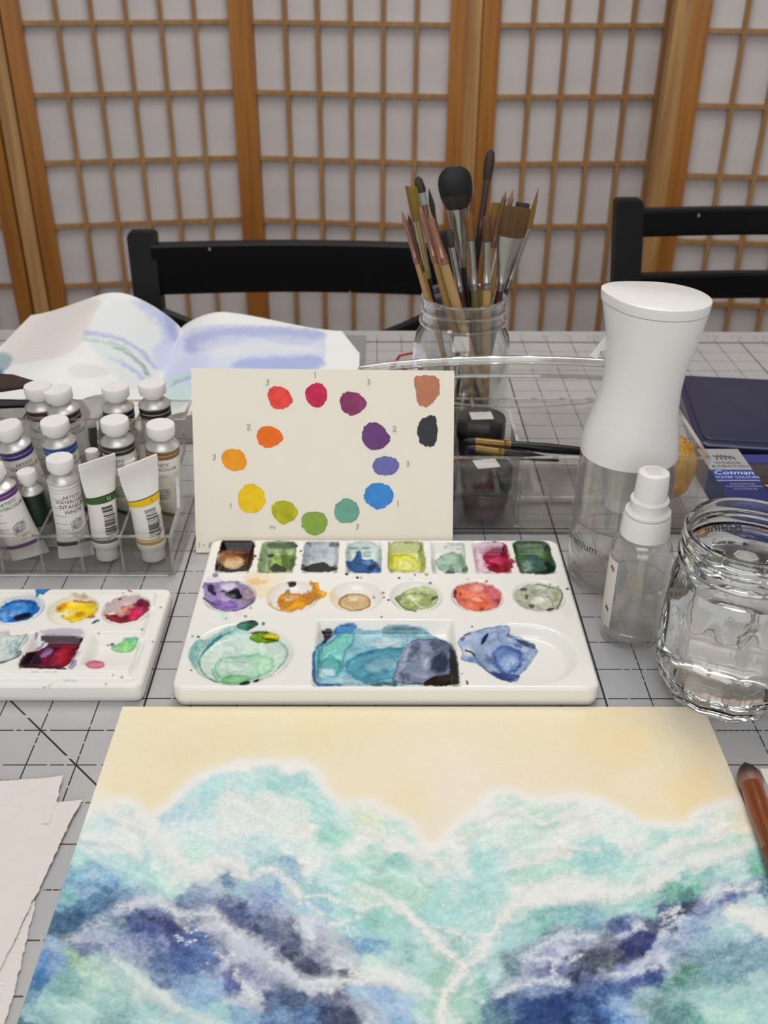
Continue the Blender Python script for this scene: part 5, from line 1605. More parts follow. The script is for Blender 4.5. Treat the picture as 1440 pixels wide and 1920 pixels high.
def small_paint(A):
    nm = []

    def start(s):
        nm.append(s)
        A.cur = len(nm)
    a6 = lambda p: sc((0, 1080), 8, p)
    a7 = lambda p: sc((140, 1080), 7.2, p)
    A.cur = 0
    A.poly(a6([(0, 330), (300, 250), (560, 270), (650, 400), (600, 480), (300, 340), (0, 440)]), 'b5bac0', .6, soft=5, warp=5)
    A.poly(a6([(700, 470), (850, 330), (1200, 260), (1440, 330), (1440, 480), (1100, 400), (850, 520), (760, 600), (690, 540)]), 'd9cdb8', .7, soft=4, warp=5)
    A.poly(a7([(340, 520), (450, 350), (640, 260), (850, 250), (1000, 320), (1030, 420), (800, 380), (500, 480), (400, 560)]), 'b9a0a0', .8, soft=4, warp=7)
    A.poly(a6([(1040, 270), (1250, 260), (1350, 330), (1300, 350), (1150, 320)]), '9c7c2c', .6, soft=2.5, warp=6)
    start('cerulean blue paint in round well')
    A.poly(a6([(-150, 560), (0, 500), (60, 420), (250, 355), (400, 355), (530, 380), (560, 440), (610, 490), (500, 590), (400, 660), (200, 700), (60, 690), (-100, 650)]), '1f7fcc', 1, soft=1.4, warp=3)
    A.poly(a6([(100, 430), (320, 380), (480, 430), (480, 540), (200, 560), (80, 520)]), '4c9cdc', .8, soft=4, warp=9)
    A.poly(a6([(60, 430), (250, 355), (530, 380), (560, 440), (400, 400), (200, 410)]), '17509a', .8, soft=2, warp=4)
    A.poly(a6([(0, 500), (80, 480), (140, 600), (20, 620)]), '86b8e3', .8, soft=4, warp=7)
    A.poly(a6([(190, 640), (230, 590), (330, 565), (430, 550), (490, 575), (420, 630), (300, 660), (200, 665)]), '15101f', 1, soft=1.5, warp=3)
    A.poly(a6([(530, 200), (580, 178), (800, 185), (730, 215), (660, 270), (660, 290), (580, 270), (570, 310), (530, 310), (545, 250)]), '2a7ab0', 1, soft=1.2, warp=2)
    A.poly(a6([(0, 570), (60, 580), (120, 690), (20, 680)]), '93c3e6', .6, soft=4, warp=5)
    start('yellow paint in round well')
    A.poly(a6([(830, 510), (880, 440), (1000, 380), (1150, 380), (1300, 385), (1440, 400), (1470, 500), (1400, 600), (1260, 640), (1130, 690), (1080, 715), (1040, 670), (930, 650), (930, 590), (990, 530), (850, 540)]), 'eecb2c', 1, soft=1.5, warp=4)
    A.poly(a6([(840, 510), (900, 430), (1000, 400), (1020, 470), (900, 510)]), 'd9861c', .9, soft=2, warp=4)
    A.poly(a6([(1130, 560), (1250, 530), (1320, 570), (1200, 620), (1140, 610)]), 'e5a810', .85, soft=3, warp=5)
    A.poly(a6([(930, 550), (1070, 500), (1100, 560), (990, 600)]), 'f2e39a', .8, soft=3, warp=5)
    A.stroke(a6([(1130, 380), (1300, 385), (1380, 400)]), 3.5, '8a3c10', .8, warp=3, rag=.8)
    A.poly(a6([(1180, 430), (1400, 420), (1440, 500), (1300, 500)]), 'ecd44a', .8, soft=4, warp=5)
    A.poly(a7([(150, 560), (230, 520), (290, 545), (250, 570)]), 'cf8c1c', .95, soft=1.2, warp=2)
    A.poly(a7([(230, 330), (300, 370), (290, 440), (260, 400)]), 'c9ac54', .7, soft=3, warp=4)
    start('rose pink paint in round well')
    A.poly(a7([(400, 520), (420, 560), (520, 620), (650, 632), (800, 610), (930, 530), (1030, 400), (990, 330), (880, 300), (760, 430), (620, 420), (600, 500), (500, 540)]), 'b3264c', 1, soft=1.5, warp=4)
    A.poly(a7([(620, 420), (700, 410), (720, 520), (620, 510)]), 'd93c64', .9, soft=2, warp=4)
    A.poly(a7([(760, 480), (850, 420), (960, 470), (900, 550), (760, 610), (730, 560)]), 'ea3f70', .95, soft=3, warp=4)
    A.poly(a7([(420, 555), (560, 520), (740, 540), (720, 625), (600, 632), (480, 600)]), '8a1322', .95, soft=2, warp=3)
    A.poly(a7([(530, 490), (620, 440), (800, 370), (840, 400), (720, 440), (600, 530)]), 'dfb08f', .85, soft=3, warp=5)
    A.poly(a7([(760, 400), (830, 350), (960, 330), (1030, 400), (960, 430), (830, 420)]), '7f2440', .85, soft=3, warp=6)
    A.poly(a7([(820, 420), (930, 420), (940, 480), (850, 480)]), 'd06a90', .7, soft=3, warp=5)
    A.poly(a7([(590, 310), (640, 300), (640, 320), (590, 335)]), '93202c', .95, soft=1, warp=2)
    A.poly(a7([(700, 180), (740, 180), (780, 215), (760, 225)]), 'c96a86', .9, soft=1, warp=2)
    A.poly(a7([(630, 225), (670, 225), (665, 238), (635, 238)]), 'd59aae', .8, soft=1, warp=1)
    start('dark plum and crimson paint in square well')
    A.poly(a6([(275, 1330), (330, 1250), (390, 1150), (480, 1140), (640, 1100), (740, 1010), (680, 1000), (600, 940), (630, 885), (1240, 905), (1240, 960), (1200, 1030), (1150, 1120), (1060, 1290), (980, 1385), (700, 1395), (290, 1375)]), '6f123c', 1, soft=1.2, warp=3)
    A.poly(a6([(610, 900), (640, 885), (1240, 905), (1240, 970), (1160, 1020), (980, 960), (760, 1000), (650, 990)]), '33092c', 1, soft=2, warp=3)
    A.poly(a6([(280, 1330), (400, 1150), (520, 1160), (640, 1260), (620, 1360), (290, 1370)]), '32102c', 1, soft=2.5, warp=4)
    A.poly(a6([(880, 1060), (1060, 1040), (1150, 1090), (1050, 1290), (960, 1370), (820, 1340), (860, 1200)]), 'a3142c', .95, soft=3, warp=5)
    A.poly(a6([(600, 1180), (700, 1100), (800, 1080), (760, 1170), (640, 1230)]), 'a884b4', .95, soft=2, warp=4)
    A.poly(a6([(520, 1120), (620, 1020), (700, 1010), (600, 1090)]), '9a86b8', .9, soft=2, warp=3)
    for q in range(6):
        A.stroke(a6([(1040 - q * 28, 1080), (1000 - q * 40, 1200), (900 - q * 30, 1330)]), 1.6, 'cf4a66', .6, warp=3, rag=.6)
    A.stroke(a6([(290, 1372), (640, 1385), (980, 1385)]), 3, '3f0a1c', .9, warp=2)
    A.cur = 0
    A.poly(a6([(620, 790), (1290, 790), (1250, 900), (630, 890)]), 'a99db0', .75, soft=3, warp=5)
    A.poly(a6([(520, 850), (575, 840), (545, 960), (520, 960)]), '6f62a0', .8, soft=1.5, warp=3)
    A.poly(a6([(1060, 1290), (1130, 1250), (1130, 1400), (1020, 1390)]), '8a78b4', .8, soft=2, warp=7)
    A.poly(a6([(1130, 1130), (1220, 1110), (1200, 1190), (1140, 1210)]), 'b4a6cc', .7, soft=2, warp=5)
    A.stroke(a6([(480, 1440), (680, 1448), (850, 1445)]), 2, '8a7ca4', .7, warp=3, rag=1)
    A.poly(a6([(950, 1540), (1180, 1540), (1160, 1580), (960, 1570)]), 'b0a6c8', .6, soft=2, warp=6)
    A.poly(a6([(640, 1680), (690, 1660), (680, 1690), (650, 1695)]), '6f5c90', .9, soft=1, warp=2)
    A.stroke(a6([(600, 1730), (680, 1670), (780, 1620)]), 1.3, '8a80a4', .7, warp=2)
    start('pale green paint')
    A.poly(a7([(490, 970), (560, 940), (620, 880), (720, 830), (860, 830), (860, 900), (800, 1010), (680, 1045), (540, 1030)]), '9cd68f', 1, soft=1.4, warp=3)
    A.poly(a7([(660, 870), (730, 825), (860, 835), (850, 890), (740, 905)]), '66c6a3', .9, soft=2, warp=3)
    start('pink paint smear')
    A.poly(a7([(148, 1175), (250, 1140), (380, 1150), (415, 1215), (340, 1250), (220, 1245), (150, 1215)]), 'ea90a9', 1, soft=1.2, warp=2, rim=.4, rimc='d96a8c')
    start('grey green wash in left square well')
    A.poly(a6([(-100, 900), (80, 880), (250, 900), (400, 860), (440, 920), (300, 1100), (330, 1130), (270, 1210), (180, 1260), (0, 1310), (-100, 1320)]), 'd2dad6', 1, soft=2, warp=3)
    A.poly(a6([(120, 1000), (300, 900), (280, 1100), (160, 1240)]), 'b9cccc', .8, soft=5, warp=6)
    A.stroke(a6([(390, 880), (330, 980), (250, 1130), (190, 1240)]), 2, '6f8a93', .8, warp=3)
    A.stroke(a6([(-50, 1320), (100, 1275), (180, 1255), (280, 1210)]), 3, '5a7480', .85, warp=3, rag=.5)
    A.stroke(a6([(250, 1150), (290, 1120), (335, 1125), (250, 1200)]), 4, '56707c', .8, warp=3)
    A.stroke(a6([(-20, 1140), (90, 1080), (100, 970)]), 1.5, '93a6a6', .7, warp=3)
    A.poly(a6([(-60, 820), (120, 820), (180, 880), (-60, 860)]), 'b4a39c', .7, soft=3, warp=5)
    start('tiny dried paint specks')
    for u, v, r, c in ((178, 1166, 3, '4c7898'), (183, 1163, 3.4, '5c86a4'), (174, 1168, 2, '444a5c'), (210, 1209, 4, '5a9fae'), (202, 1210, 2, '6aa0a8'), (228, 1270, 2.6, 'd98f7c'), (212, 1267, 2, 'c3ab8f'), (199, 1282, 2, 'c9b088'), (286, 1203, 2, 'd9a0a8'), (301, 1139, 2, 'c0a890'), (185, 1188, 2, 'b9b48c'), (266, 1180, 2.6, 'b0a878')):
        A.ell(u, v, r, r * .7, c, soft=.8, warp=1.5)
    A.cur = 0
    return nm


palette('mixing_palette', 'small white porcelain palette at left with blue, yellow, rose and plum paint', SX0, SY0, SX1, SY1, 0.6, small_wells(), small_paint, 0.0205, r=0.2, shape=small_shape)

# ================================================================ colour chart card
def on_plane(p0, n):
    p0 = np.asarray(p0, float)
    n = np.asarray(n, float)

    def f(u, v):
        d = _ray(u, v)
        k = ((p0 - CAM) @ n) / (d @ n)
        return CAM + d * k
    return f


PENCIL = mat('pencil_graphite', '97938e', 0.6, var=0.15, vs=300)
GLYPH = {'1': [[(0, 1), (0.05, 0)]], '2': [[(-.35, .8), (0, 1), (.3, .8), (.1, .45), (-.35, .05), (.45, .02)]],
         '3': [[(-.25, .9), (.1, 1), (.25, .78), (-.05, .55), (.3, .35), (.15, .05), (-.25, .1)]],
         '-': [[(-.35, .5), (.3, .52)]], 'P': [[(-.1, 0), (0, 1)], [(-.1, .95), (.45, .95), (.6, .6), (.3, .42), (-.02, .42)]]}


def card():
    base_y, slope = 12.80, 1.04 / 2.3
    n = np.array([0, 1, -slope])
    n = n / np.linalg.norm(n)
    f = on_plane((4, base_y, 0), n)
    TL, TR = f(358, 690), f(852, 695)
    BL, BR = f(368, 1036), f(848.5, 1036)
    BL[2] = max(BL[2], 0.02)
    o = np.array([BL[0], base_y, 0.0])
    t = thing('colour_chart_card', 'cream card of fourteen painted colour swatches leaning behind the large palette', 'card', tuple(o))
    up = np.array([0, slope, 1.0]) / math.hypot(slope, 1)
    rt = np.array([1.0, 0, 0])
    nb = np.cross(rt, up)            # points towards the camera (-y)

    def L(p, off=0.0):
        return tuple(np.asarray(p) - o + nb * off)
    nb = nb if nb[1] < 0 else -nb
    back = -0.022
    q = [BL, BR, TR, TL]
    M().add([L(p, 0) for p in q] + [L(p, back) for p in q], [(0, 1, 2, 3), (7, 6, 5, 4), (0, 4, 5, 1), (1, 5, 6, 2), (2, 6, 7, 3), (3, 7, 4, 0)]).part('card_sheet', CARDM, t, smooth=0)
    K = 2.8235

    def px(p):
        return (350 + p[0] / K, 680 + p[1] / K)
    sw = [('scarlet', 'e5463c', [(430, 150), (455, 127), (500, 125), (535, 145), (555, 180), (565, 215), (525, 240), (485, 250), (445, 230), (430, 190)]),
          ('crimson', 'c01d4c', [(627, 150), (650, 118), (690, 104), (725, 115), (745, 150), (745, 195), (715, 232), (685, 242), (650, 222), (630, 195)]),
          ('plum', '8a3562', [(807, 205), (820, 165), (855, 148), (905, 160), (945, 190), (957, 225), (935, 250), (905, 275), (870, 284), (825, 258)]),
          ('tan brown', 'bb775a', [(1208, 70), (1235, 72), (1260, 62), (1290, 70), (1320, 72), (1340, 90), (1338, 130), (1342, 170), (1315, 190), (1305, 220), (1265, 240), (1220, 222), (1215, 180), (1205, 110)]),
          ('black', '323337', [(1240, 295), (1270, 290), (1280, 277), (1320, 280), (1325, 330), (1330, 360), (1322, 430), (1285, 448), (1232, 432), (1226, 390), (1218, 350)]),
          ('purple', '693a73', [(928, 380), (940, 335), (985, 310), (1030, 325), (1065, 370), (1083, 410), (1060, 440), (1010, 465), (965, 460), (930, 420)]),
          ('blue violet', '6b68ab', [(985, 530), (1010, 500), (1060, 493), (1110, 510), (1130, 545), (1110, 580), (1070, 600), (1010, 592), (985, 570)]),
          ('bright blue', '3985ce', [(935, 690), (975, 635), (1050, 637), (1090, 670), (1100, 720), (1070, 755), (1015, 782), (960, 755), (937, 720)]),
          ('grey green', '6aa18d', [(780, 780), (795, 735), (845, 718), (895, 735), (918, 775), (910, 820), (875, 850), (815, 850), (785, 820)]),
          ('leaf green', '86a542', [(605, 830), (620, 795), (675, 785), (725, 795), (748, 840), (735, 890), (685, 918), (640, 905), (608, 870)]),
          ('yellow green', 'b0af18', [(445, 780), (460, 740), (510, 727), (560, 740), (598, 797), (560, 840), (515, 862), (465, 825)]),
          ('yellow', 'f9c406', [(270, 720), (285, 660), (335, 635), (390, 655), (422, 710), (410, 760), (375, 795), (300, 793), (275, 760)]),
          ('yellow orange', 'fb9612', [(180, 510), (195, 465), (245, 453), (300, 470), (318, 520), (315, 560), (250, 578), (200, 560)]),
          ('orange', 'fa6c0e', [(366, 390), (385, 345), (430, 335), (480, 345), (510, 385), (508, 415), (470, 440), (430, 457), (385, 435)])]
    for k, (nm, c, pts) in enumerate(sw):
        P = smooth_poly([px(p) for p in pts], 2)
        cx, cy = P.mean(0)
        rng = np.random.RandomState(k)
        m = M()
        cols = []
        vs = []
        nr = 9
        for r in range(1, nr + 1):
            for j, (u, v) in enumerate(P):
                du, dv = u - cx, v - cy
                w = 1 + (0.03 * rng.randn() if r == nr else 0)
                uu, vv = cx + du * r / nr * w, cy + dv * r / nr * w
                vs.append(L(f(uu, vv), 0.004))
                g = float(fbm(uu * 0.09, vv * 0.09, 4, k)) * 0.28 + float(fbm(uu * 0.5, vv * 0.5, 2, k)) * 0.09
                rim = 1.0 if r < nr else 0.86
                cols.append(np.clip(alb(c) * math.exp(-g * (1.2 if nm in ('plum', 'scarlet', 'crimson', 'yellow green') else .5)) * rim, 0, .95))
        nn = len(P)
        m.v = vs + [L(f(cx, cy), 0.004)]
        cols.append(alb(c))
        m.c = np.array(cols)
        for r in range(nr - 1):
            for j in range(nn):
                a, b = r * nn + j, r * nn + (j + 1) % nn
                m.f.append((a, a + nn, b + nn, b))
        for j in range(nn):
            m.f.append((len(m.v) - 1, j, (j + 1) % nn))
        # face the camera
        m.f = [tuple(reversed(q_)) for q_ in m.f]
        m.part('paint_swatch', SWATM, t, smooth=180, label=nm + ' paint swatch')
    for ch, x, y, s_, rot in (('3', 428, 105, 30, 8), ('1', 680, 65, 34, 0), ('3', 963, 102, 28, 0), ('2', 328, 340, 30, 0), ('2', 1100, 350, 30, 0), ('3', 145, 500, 30, 5), ('3', 1170, 535, 26, 0),
                              ('1', 233, 757, 28, 4), ('1', 1118, 745, 36, 0), ('3', 455, 872, 28, -80), ('3', 903, 868, 28, 10), ('1', 66, 965, 26, 8), ('-', 92, 965, 22, 0), ('P', 122, 965, 26, 0)):
        c_, s__ = math.cos(R_(rot)), math.sin(R_(rot))
        mm = M()
        for st in GLYPH[ch]:
            pts = smooth_poly(st, 2, False) if len(st) > 2 else np.array(st)
            P3 = []
            for a, b in pts:
                a, b = a * s_, (b - .5) * s_
                u, v = px((x + a * c_ - b * s__ * -1 * 0 - 0 + b * s__, y - b * c_ + a * s__))
                P3.append(L(f(u, v), 0.009))
            mm.tube(P3, 0.011, 5, flat=0.7)
        mm.part('pencil_number' if ch not in '-P' else 'pencil_mark', PENCIL, t, smooth=0)
    return t


CARDM = mat('cream_card', 'f5ecdd', 0.8, var=0.008, bump=0.08, bs=500, spec=0.2)
SWATM = pigment('swatch_paint', rough=0.55, spec=0.3, bump=0.15, bs=500, grain=0.06)
card()


# ================================================================ clear stepped tube rack
RX0, RX1 = -5.75, 0.80
TIER = [(11.78, 13.28, 1.16), (13.28, 14.80, 2.1), (14.80, 16.15, 3.02)]
DIVX = [-5.75, -4.70, -3.66, -2.62, -1.59, -0.55, 0.72]


def tube_rack():
    ox, oy = -2.5, 14.0
    t = thing('tube_rack', 'clear acrylic stepped rack holding upright paint tubes', 'rack', (ox, oy, 0))
    X = lambda x: x - ox
    Y = lambda y: y - oy
    w = 0.09
    M().rbox(X(RX0), Y(TIER[0][0]), 0.0, X(RX1), Y(TIER[2][1]), 0.12, r=0.25, tr=0.02).part('base_plate', ACRYL, t)
    for k, (a, b, h) in enumerate(TIER):
        M().box(X(RX0), Y(a), 0.12, X(RX1), Y(a) + w, h).part('front_wall', ACRYL, t, smooth=0)
        M().box(X(RX0), Y(a) - .005, h - 0.0, X(RX1), Y(a) + w + .005, h + 0.03).part('wall_edge', EDGE, t, smooth=0)
    a, b, h = TIER[2]
    M().box(X(RX0), Y(b) - w, 0.12, X(RX1), Y(b), h).part('back_wall', ACRYL, t, smooth=0)
    M().box(X(RX0), Y(b) - w, h, X(RX1), Y(b) + .005, h + 0.03).part('wall_edge', EDGE, t, smooth=0)
    pr = [(TIER[0][0], 0.12), (TIER[2][1], 0.12), (TIER[2][1], TIER[2][2]), (TIER[2][0], TIER[2][2]), (TIER[2][0] - 0.25, TIER[1][2] + .1), (TIER[1][0] + 0.1, TIER[1][2]), (TIER[1][0] - .2, TIER[0][2] + .1), (TIER[0][0], TIER[0][2])]
    for i, x in enumerate(DIVX):
        side = i in (0, len(DIVX) - 1)
        m = M()
        hgt = 0 if side else -0.04
        rings = []
        for xx in (x, x + (0.085 if side else 0.06)):
            rings.append([(X(xx), Y(y), z + hgt if z > .2 else z) for y, z in pr])
        m.loft(rings)
        m.part('side_wall' if side else 'divider', ACRYL, t, smooth=0)
        # pale strip that paints the top edge's highlight, following the steps
        e = M()
        top = [(y, z + hgt) for y, z in pr[2:]]
        wd = 0.085 if side else 0.06
        for (ya, za), (yb, zb) in zip(top[:-1], top[1:]):
            e.add([(X(x), Y(ya), za), (X(x) + wd, Y(ya), za), (X(x) + wd, Y(yb), zb), (X(x), Y(yb), zb), (X(x), Y(ya), za + .025), (X(x) + wd, Y(ya), za + .025), (X(x) + wd, Y(yb), zb + .025), (X(x), Y(yb), zb + .025)],
                  [(0, 3, 2, 1), (4, 5, 6, 7), (0, 1, 5, 4), (1, 2, 6, 5), (2, 3, 7, 6), (3, 0, 4, 7)])
        e.add([(X(x), Y(11.77), .1), (X(x) + wd, Y(11.77), .1), (X(x) + wd, Y(11.77), 1.16 + hgt), (X(x), Y(11.77), 1.16 + hgt)], [(0, 1, 2, 3)])
        e.part('edge_highlight', EDGE, t, smooth=0)
    M().tube([(X(RX0 + .1), Y(11.76), .03), (X(RX1 - .2), Y(11.76), .03), (X(RX1), Y(11.95), .03), (X(RX1), Y(16.0), .03)], 0.035, 6).part('base_edge', EDGE, t)
    return t


tube_rack()


def body_fn(r, L, z0, flat=0.5, wide=1.18):
    """cross-section of a squeezed tube: round near the cap (top), flat at the crimp (z0)"""
    def f(z, th, grow=0.0):
        t = np.clip((z - z0) / (L * flat), 0, 1)
        t = t * t * (3 - 2 * t)
        a = r * (wide + (1 - wide) * t) + grow
        b = max(r * t, 0.025) + grow
        return a * math.cos(th), b * math.sin(th)
    return f


def shell(f, zs, grow, seg=28, wob=0.0):
    rings = []
    for z in zs:
        rings.append([(*f(z, 2 * math.pi * k / seg, grow), z + wob * math.sin(2 * math.pi * k / seg * 1 + 1)) for k in range(seg)])
    return M().loft(rings, False, False)


_pm = {}


def flatm(name, col, rough=0.4, metal=0.0):
    k = (name, col)
    if k not in _pm:
        _pm[k] = mat(name, col, rough, metal=metal, var=0.03)
    return _pm[k]


def wrap_text(f, body, size, th0, z, grow, name, m_, parent, vertical=False, shear=0.0, r=0.4):
    v, fc = text2d(body, size, shear)
    out = []
    for x, y in v:
        if vertical:
            x, y = -y, x
        th = th0 + x / r
        a, b = f(z + y, th, grow)
        out.append((a, b, z + y))
    return M().add(out, fc).part(name, m_, parent, smooth=0)


LABELM = mat('tube_label', 'e6e1da', 0.35, var=0.01)
FILMM = mat('milky_tube_plastic', 'cfccc8', 0.3, var=0.02)


def paint_tube(label, x, y, z0, L, r, band, tilt=(0, 0), yaw=0, text=None, title=None, metal_len=0.0, ring2=None, small=False, group=None):
    t = thing('paint_tube', label, 'paint tube', (x, y, z0), (R_(tilt[1]), R_(tilt[0]), R_(yaw)), group)
    f = body_fn(r, L, 0.0)
    ztop = L
    if small:
        shell(f, np.linspace(0, L * .45, 8), 0).part('tube_foil', SILVER, t)
        shell(f, np.linspace(L * .45, L, 6), 0.006).part('colour_label', flatm('label_' + band, band), t)
    else:
        zs = np.linspace(0, ztop - .02, 22)
        shell(f, zs, 0).part('tube_body', FILMM, t)
        lab = shell(f, np.linspace(L * 0.26, L * 0.90, 14), 0.005, wob=0.0).part('paper_label', LABELM, t)
        bm = flatm('band_' + band, band)
        for a, b in ((0.905, 0.94), (0.948, 0.985)):
            shell(f, np.linspace(L * a, L * b, 4), 0.008).part('colour_band', bm, t)
        shell(f, np.linspace(L * 0.195, L * 0.255, 4), 0.008, wob=0.03).part('colour_band', flatm('band_' + (ring2 or band), ring2 or band), t)
        fr = -math.pi / 2
        for k, zz in enumerate((0.82, 0.72, 0.62, 0.52, 0.44)):
            m = M()
            vs = []
            for q in range(7):
                th = fr - 0.95 + 0.85 * q / 6
                for dz in (0, 0.012):
                    a, b = f(L * zz, th, 0.011)
                    vs.append((a, b, L * zz + dz))
            m.add(vs, [(2 * q, 2 * q + 2, 2 * q + 3, 2 * q + 1) for q in range(6)]).part('printed_rule', INKLT, lab, smooth=0)
        for k, s_ in enumerate(text or ("ARTISTS'", 'WATERCOLOR')):
            wrap_text(f, s_, 0.125, fr + 0.45, L * 0.83 - 0.13 * k, 0.011, 'lettering', INK, lab, r=r)
        for k, s_ in enumerate(title or ()):
            wrap_text(f, s_, 0.15, fr + 0.42, L * 0.83 - 0.13 * len(text or (1, 1)) - 0.02 - 0.15 * k, 0.011, 'lettering', INK, lab, r=r)
        # small brushed emblem under the name
        mm = M()
        for q in range(5):
            p = []
            for j in range(5):
                th = fr + 0.05 + 0.9 * j / 4
                a, b = f(L * 0.5, th, 0.012)
                p.append((a, b, L * (0.44 + 0.025 * q) + 0.1 * j / 4 + 0.03 * math.sin(j * 2 + q)))
            mm.tube(p, [0.004, .016, .012, .014, .003], 4)
        mm.part('printed_emblem', flatm('emblem_ink', '7c7a7a'), lab, smooth=0)
        for q in range(3):
            wrap_text(f, ('M. Graham & Co.', '15 ml', '0.5 fl. oz')[q], 0.062, fr + 0.4, L * (0.385 - 0.035 * q), 0.011, 'small_lettering', INKLT, lab, r=r)
    # shoulder, neck, cap
    M().lathe([(r * 1.04, L - 0.03), (r * 1.06, L), (r * 1.02, L + 0.03), (r * 0.62, L + 0.17), (r * 0.52, L + 0.19), (r * 0.5, L + 0.27)], 28, c0=False, c1=False).part('metal_shoulder', SILVER if not small else SILVER, t)
    cr = r * (0.86 if not small else 0.86)
    cz = L + 0.24
    ch = 0.36 if not small else 0.34
    M().lathe([(cr * 0.74, cz - 0.02), (cr * 0.8, cz + 0.06), (cr * 0.98, cz + 0.08), (cr, cz + 0.10), (cr * 1.02, cz + ch - 0.04), (cr * 0.97, cz + ch), (0, cz + ch)], 36).part('cap', CAP_PL, t)
    return t


LT = 2.62
paint_tube('paint tube with double maroon band, rear left of the rack', -3.14, 15.35, 0.2, 3.02, 0.43, '3f1a22', tilt=(-1, 0), yaw=0)
paint_tube('paint tube with maroon band leaning right beside its maroon twin', -2.28, 15.3, 0.2, 2.98, 0.43, '43202a', tilt=(-6, 0), yaw=12)
paint_tube('paint tube with double navy band in the rear row', -1.10, 15.32, 0.2, 3.0, 0.42, '1b2233', tilt=(0, 0), yaw=25)
paint_tube('paint tube with double black band, rear right of the rack', -0.03, 15.3, 0.2, 3.12, 0.42, '1f1b1f', tilt=(-1, 0), yaw=30)
paint_tube('paint tube with bright violet-blue band at the left of the middle row', -3.12, 13.95, 0.2, 2.65, 0.42, '3c2a72', tilt=(-9, 3), yaw=10)
paint_tube('paint tube with bright blue band behind the titanium white tube', -2.22, 13.9, 0.2, 2.72, 0.42, '1c4f9e', tilt=(-3, 2), yaw=18)
paint_tube('paint tube with dark olive green band in the middle row', -0.78, 13.85, 0.2, 2.72, 0.42, '2c3320', tilt=(0, 1), yaw=-30)
paint_tube('paint tube with ochre band at the right end of the middle row', 0.31, 13.85, 0.2, 2.62, 0.42, '8a6320', tilt=(2, 1), yaw=-28)
paint_tube('paint tube with purple bands leaning at the front left', -3.12, 12.45, 0.16, 2.12, 0.42, '5f2478', tilt=(-13, -2), yaw=8)
paint_tube('slim paint tube with dark green label between two larger tubes', -2.82, 12.95, 0.16, 1.72, 0.28, '12291e', tilt=(-5, 0), small=True)
paint_tube('titanium white paint tube with thin black bands, front row', -1.92, 12.45, 0.16, 2.34, 0.385, 'e2ded8', yaw=14, tilt=(0, 0), text=("ARTISTS'", 'WATERCOLOR'), title=('TITANIUM', 'WHITE'), ring2='1b181a')


def black_rings():
    pass


def crimp_tube(label, x, y, L, r, col, dark, tilt, yaw, digits, letter):
    """plastic tube standing on its cap, crimp up"""
    t = thing('paint_tube', label, 'paint tube', (x, y, 0.14), (R_(tilt[1]), R_(tilt[0]), R_(yaw)))

    def f(z, th, grow=0.0):
        q = np.clip((z - L * 0.45) / (L * 0.5), 0, 1)
        q = q * q * (3 - 2 * q)
        a = r * (1 + 0.5 * q) + grow
        b = max(r * (1 - q), 0.03) + grow
        return a * math.cos(th), b * math.sin(th)
    M().lathe([(r * .8, 0), (r * .82, 0.02), (r * 0.8, 0.3), (r * .78, 0.33), (0, 0.33)], 32).part('cap', mat('frosted_cap', 'c9c7c3', 0.35, var=.01), t)
    M().lathe([(r * .7, .33), (r * .95, .37), (r, .46), (r, .5)], 32, c0=False, c1=False).part('shoulder', FILMM, t)
    lab = shell(f, np.linspace(0.46, L * 0.62, 14), 0).part('paper_label', LABELM, t)
    shell(f, np.linspace(0.56, 0.66, 3), 0.006).part('colour_band', flatm('lowband_' + dark, dark), t)
    shell(f, np.linspace(0.69, 0.72, 3), 0.006).part('thin_band', flatm('lowband_' + dark, dark), t)
    shell(f, np.linspace(L * 0.615, L * 0.675, 4), 0.006).part('colour_band', flatm('cb_' + col, col), t)
    shell(f, np.linspace(L * 0.675, L * 0.683, 2), 0.007).part('thin_band', flatm('line_dark', '26221c'), t)
    shell(f, np.linspace(L * 0.67, L * 0.98, 12), 0).part('white_sleeve', WHITE_PL, t)
    z = L * 0.98
    a = f(z, 0)[0]
    M().rbox(-a - .01, -0.035, z - 0.06, a + .01, 0.035, z + 0.12, r=0.03).part('crimped_end', WHITE_PL, t)
    fr = -math.pi / 2
    mm = M()
    rr = random.Random(sum(map(ord, digits)))
    zz = 0.80
    while zz < L * 0.58:
        h = rr.choice((.012, .018, .03, .04))
        vs = []
        for q in range(5):
            th = fr - 0.55 + 0.8 * q / 4
            for dz in (0, h):
                p = f(zz + dz, th, 0.008)
                vs.append((*p, zz + dz))
        mm.add(vs, [(2 * q, 2 * q + 2, 2 * q + 3, 2 * q + 1) for q in range(4)])
        zz += h + rr.choice((.012, .02, .034))
    mm.part('barcode', INK, lab, smooth=0)
    wrap_text(f, digits, 0.13, fr + 0.42, L * 0.40, 0.008, 'lettering', INK, lab, vertical=True, r=r)
    wrap_text(f, letter, 0.13, fr + 0.15, L * 0.63, 0.009, 'lettering', flatm('band_letter', 'e8e4d8' if letter == 'U' else '15120c'), t, r=r)
    for q, s_ in enumerate(('Watercolour', 'Aquarelle', 'Aquarelle Color', 'Watercolour')):
        wrap_text(f, s_, 0.105, fr + 0.72 + 0.24 * q, L * 0.40, 0.008, 'small_lettering', INKLT, lab, vertical=True, r=r)
    th = fr + 0.9
    tri = M()
    pts = [f(L * 0.585, th - .2, 0.01), f(L * 0.585, th + .22, 0.01), f(L * 0.535, th, 0.01)]
    tri.add([(*pts[0], L * .585), (*pts[1], L * .585), (*pts[2], L * .535)], [(0, 1, 2), (2, 1, 0)]).part('warning_triangle', flatm('hazard_yellow', 'cdb52c'), lab, smooth=0)


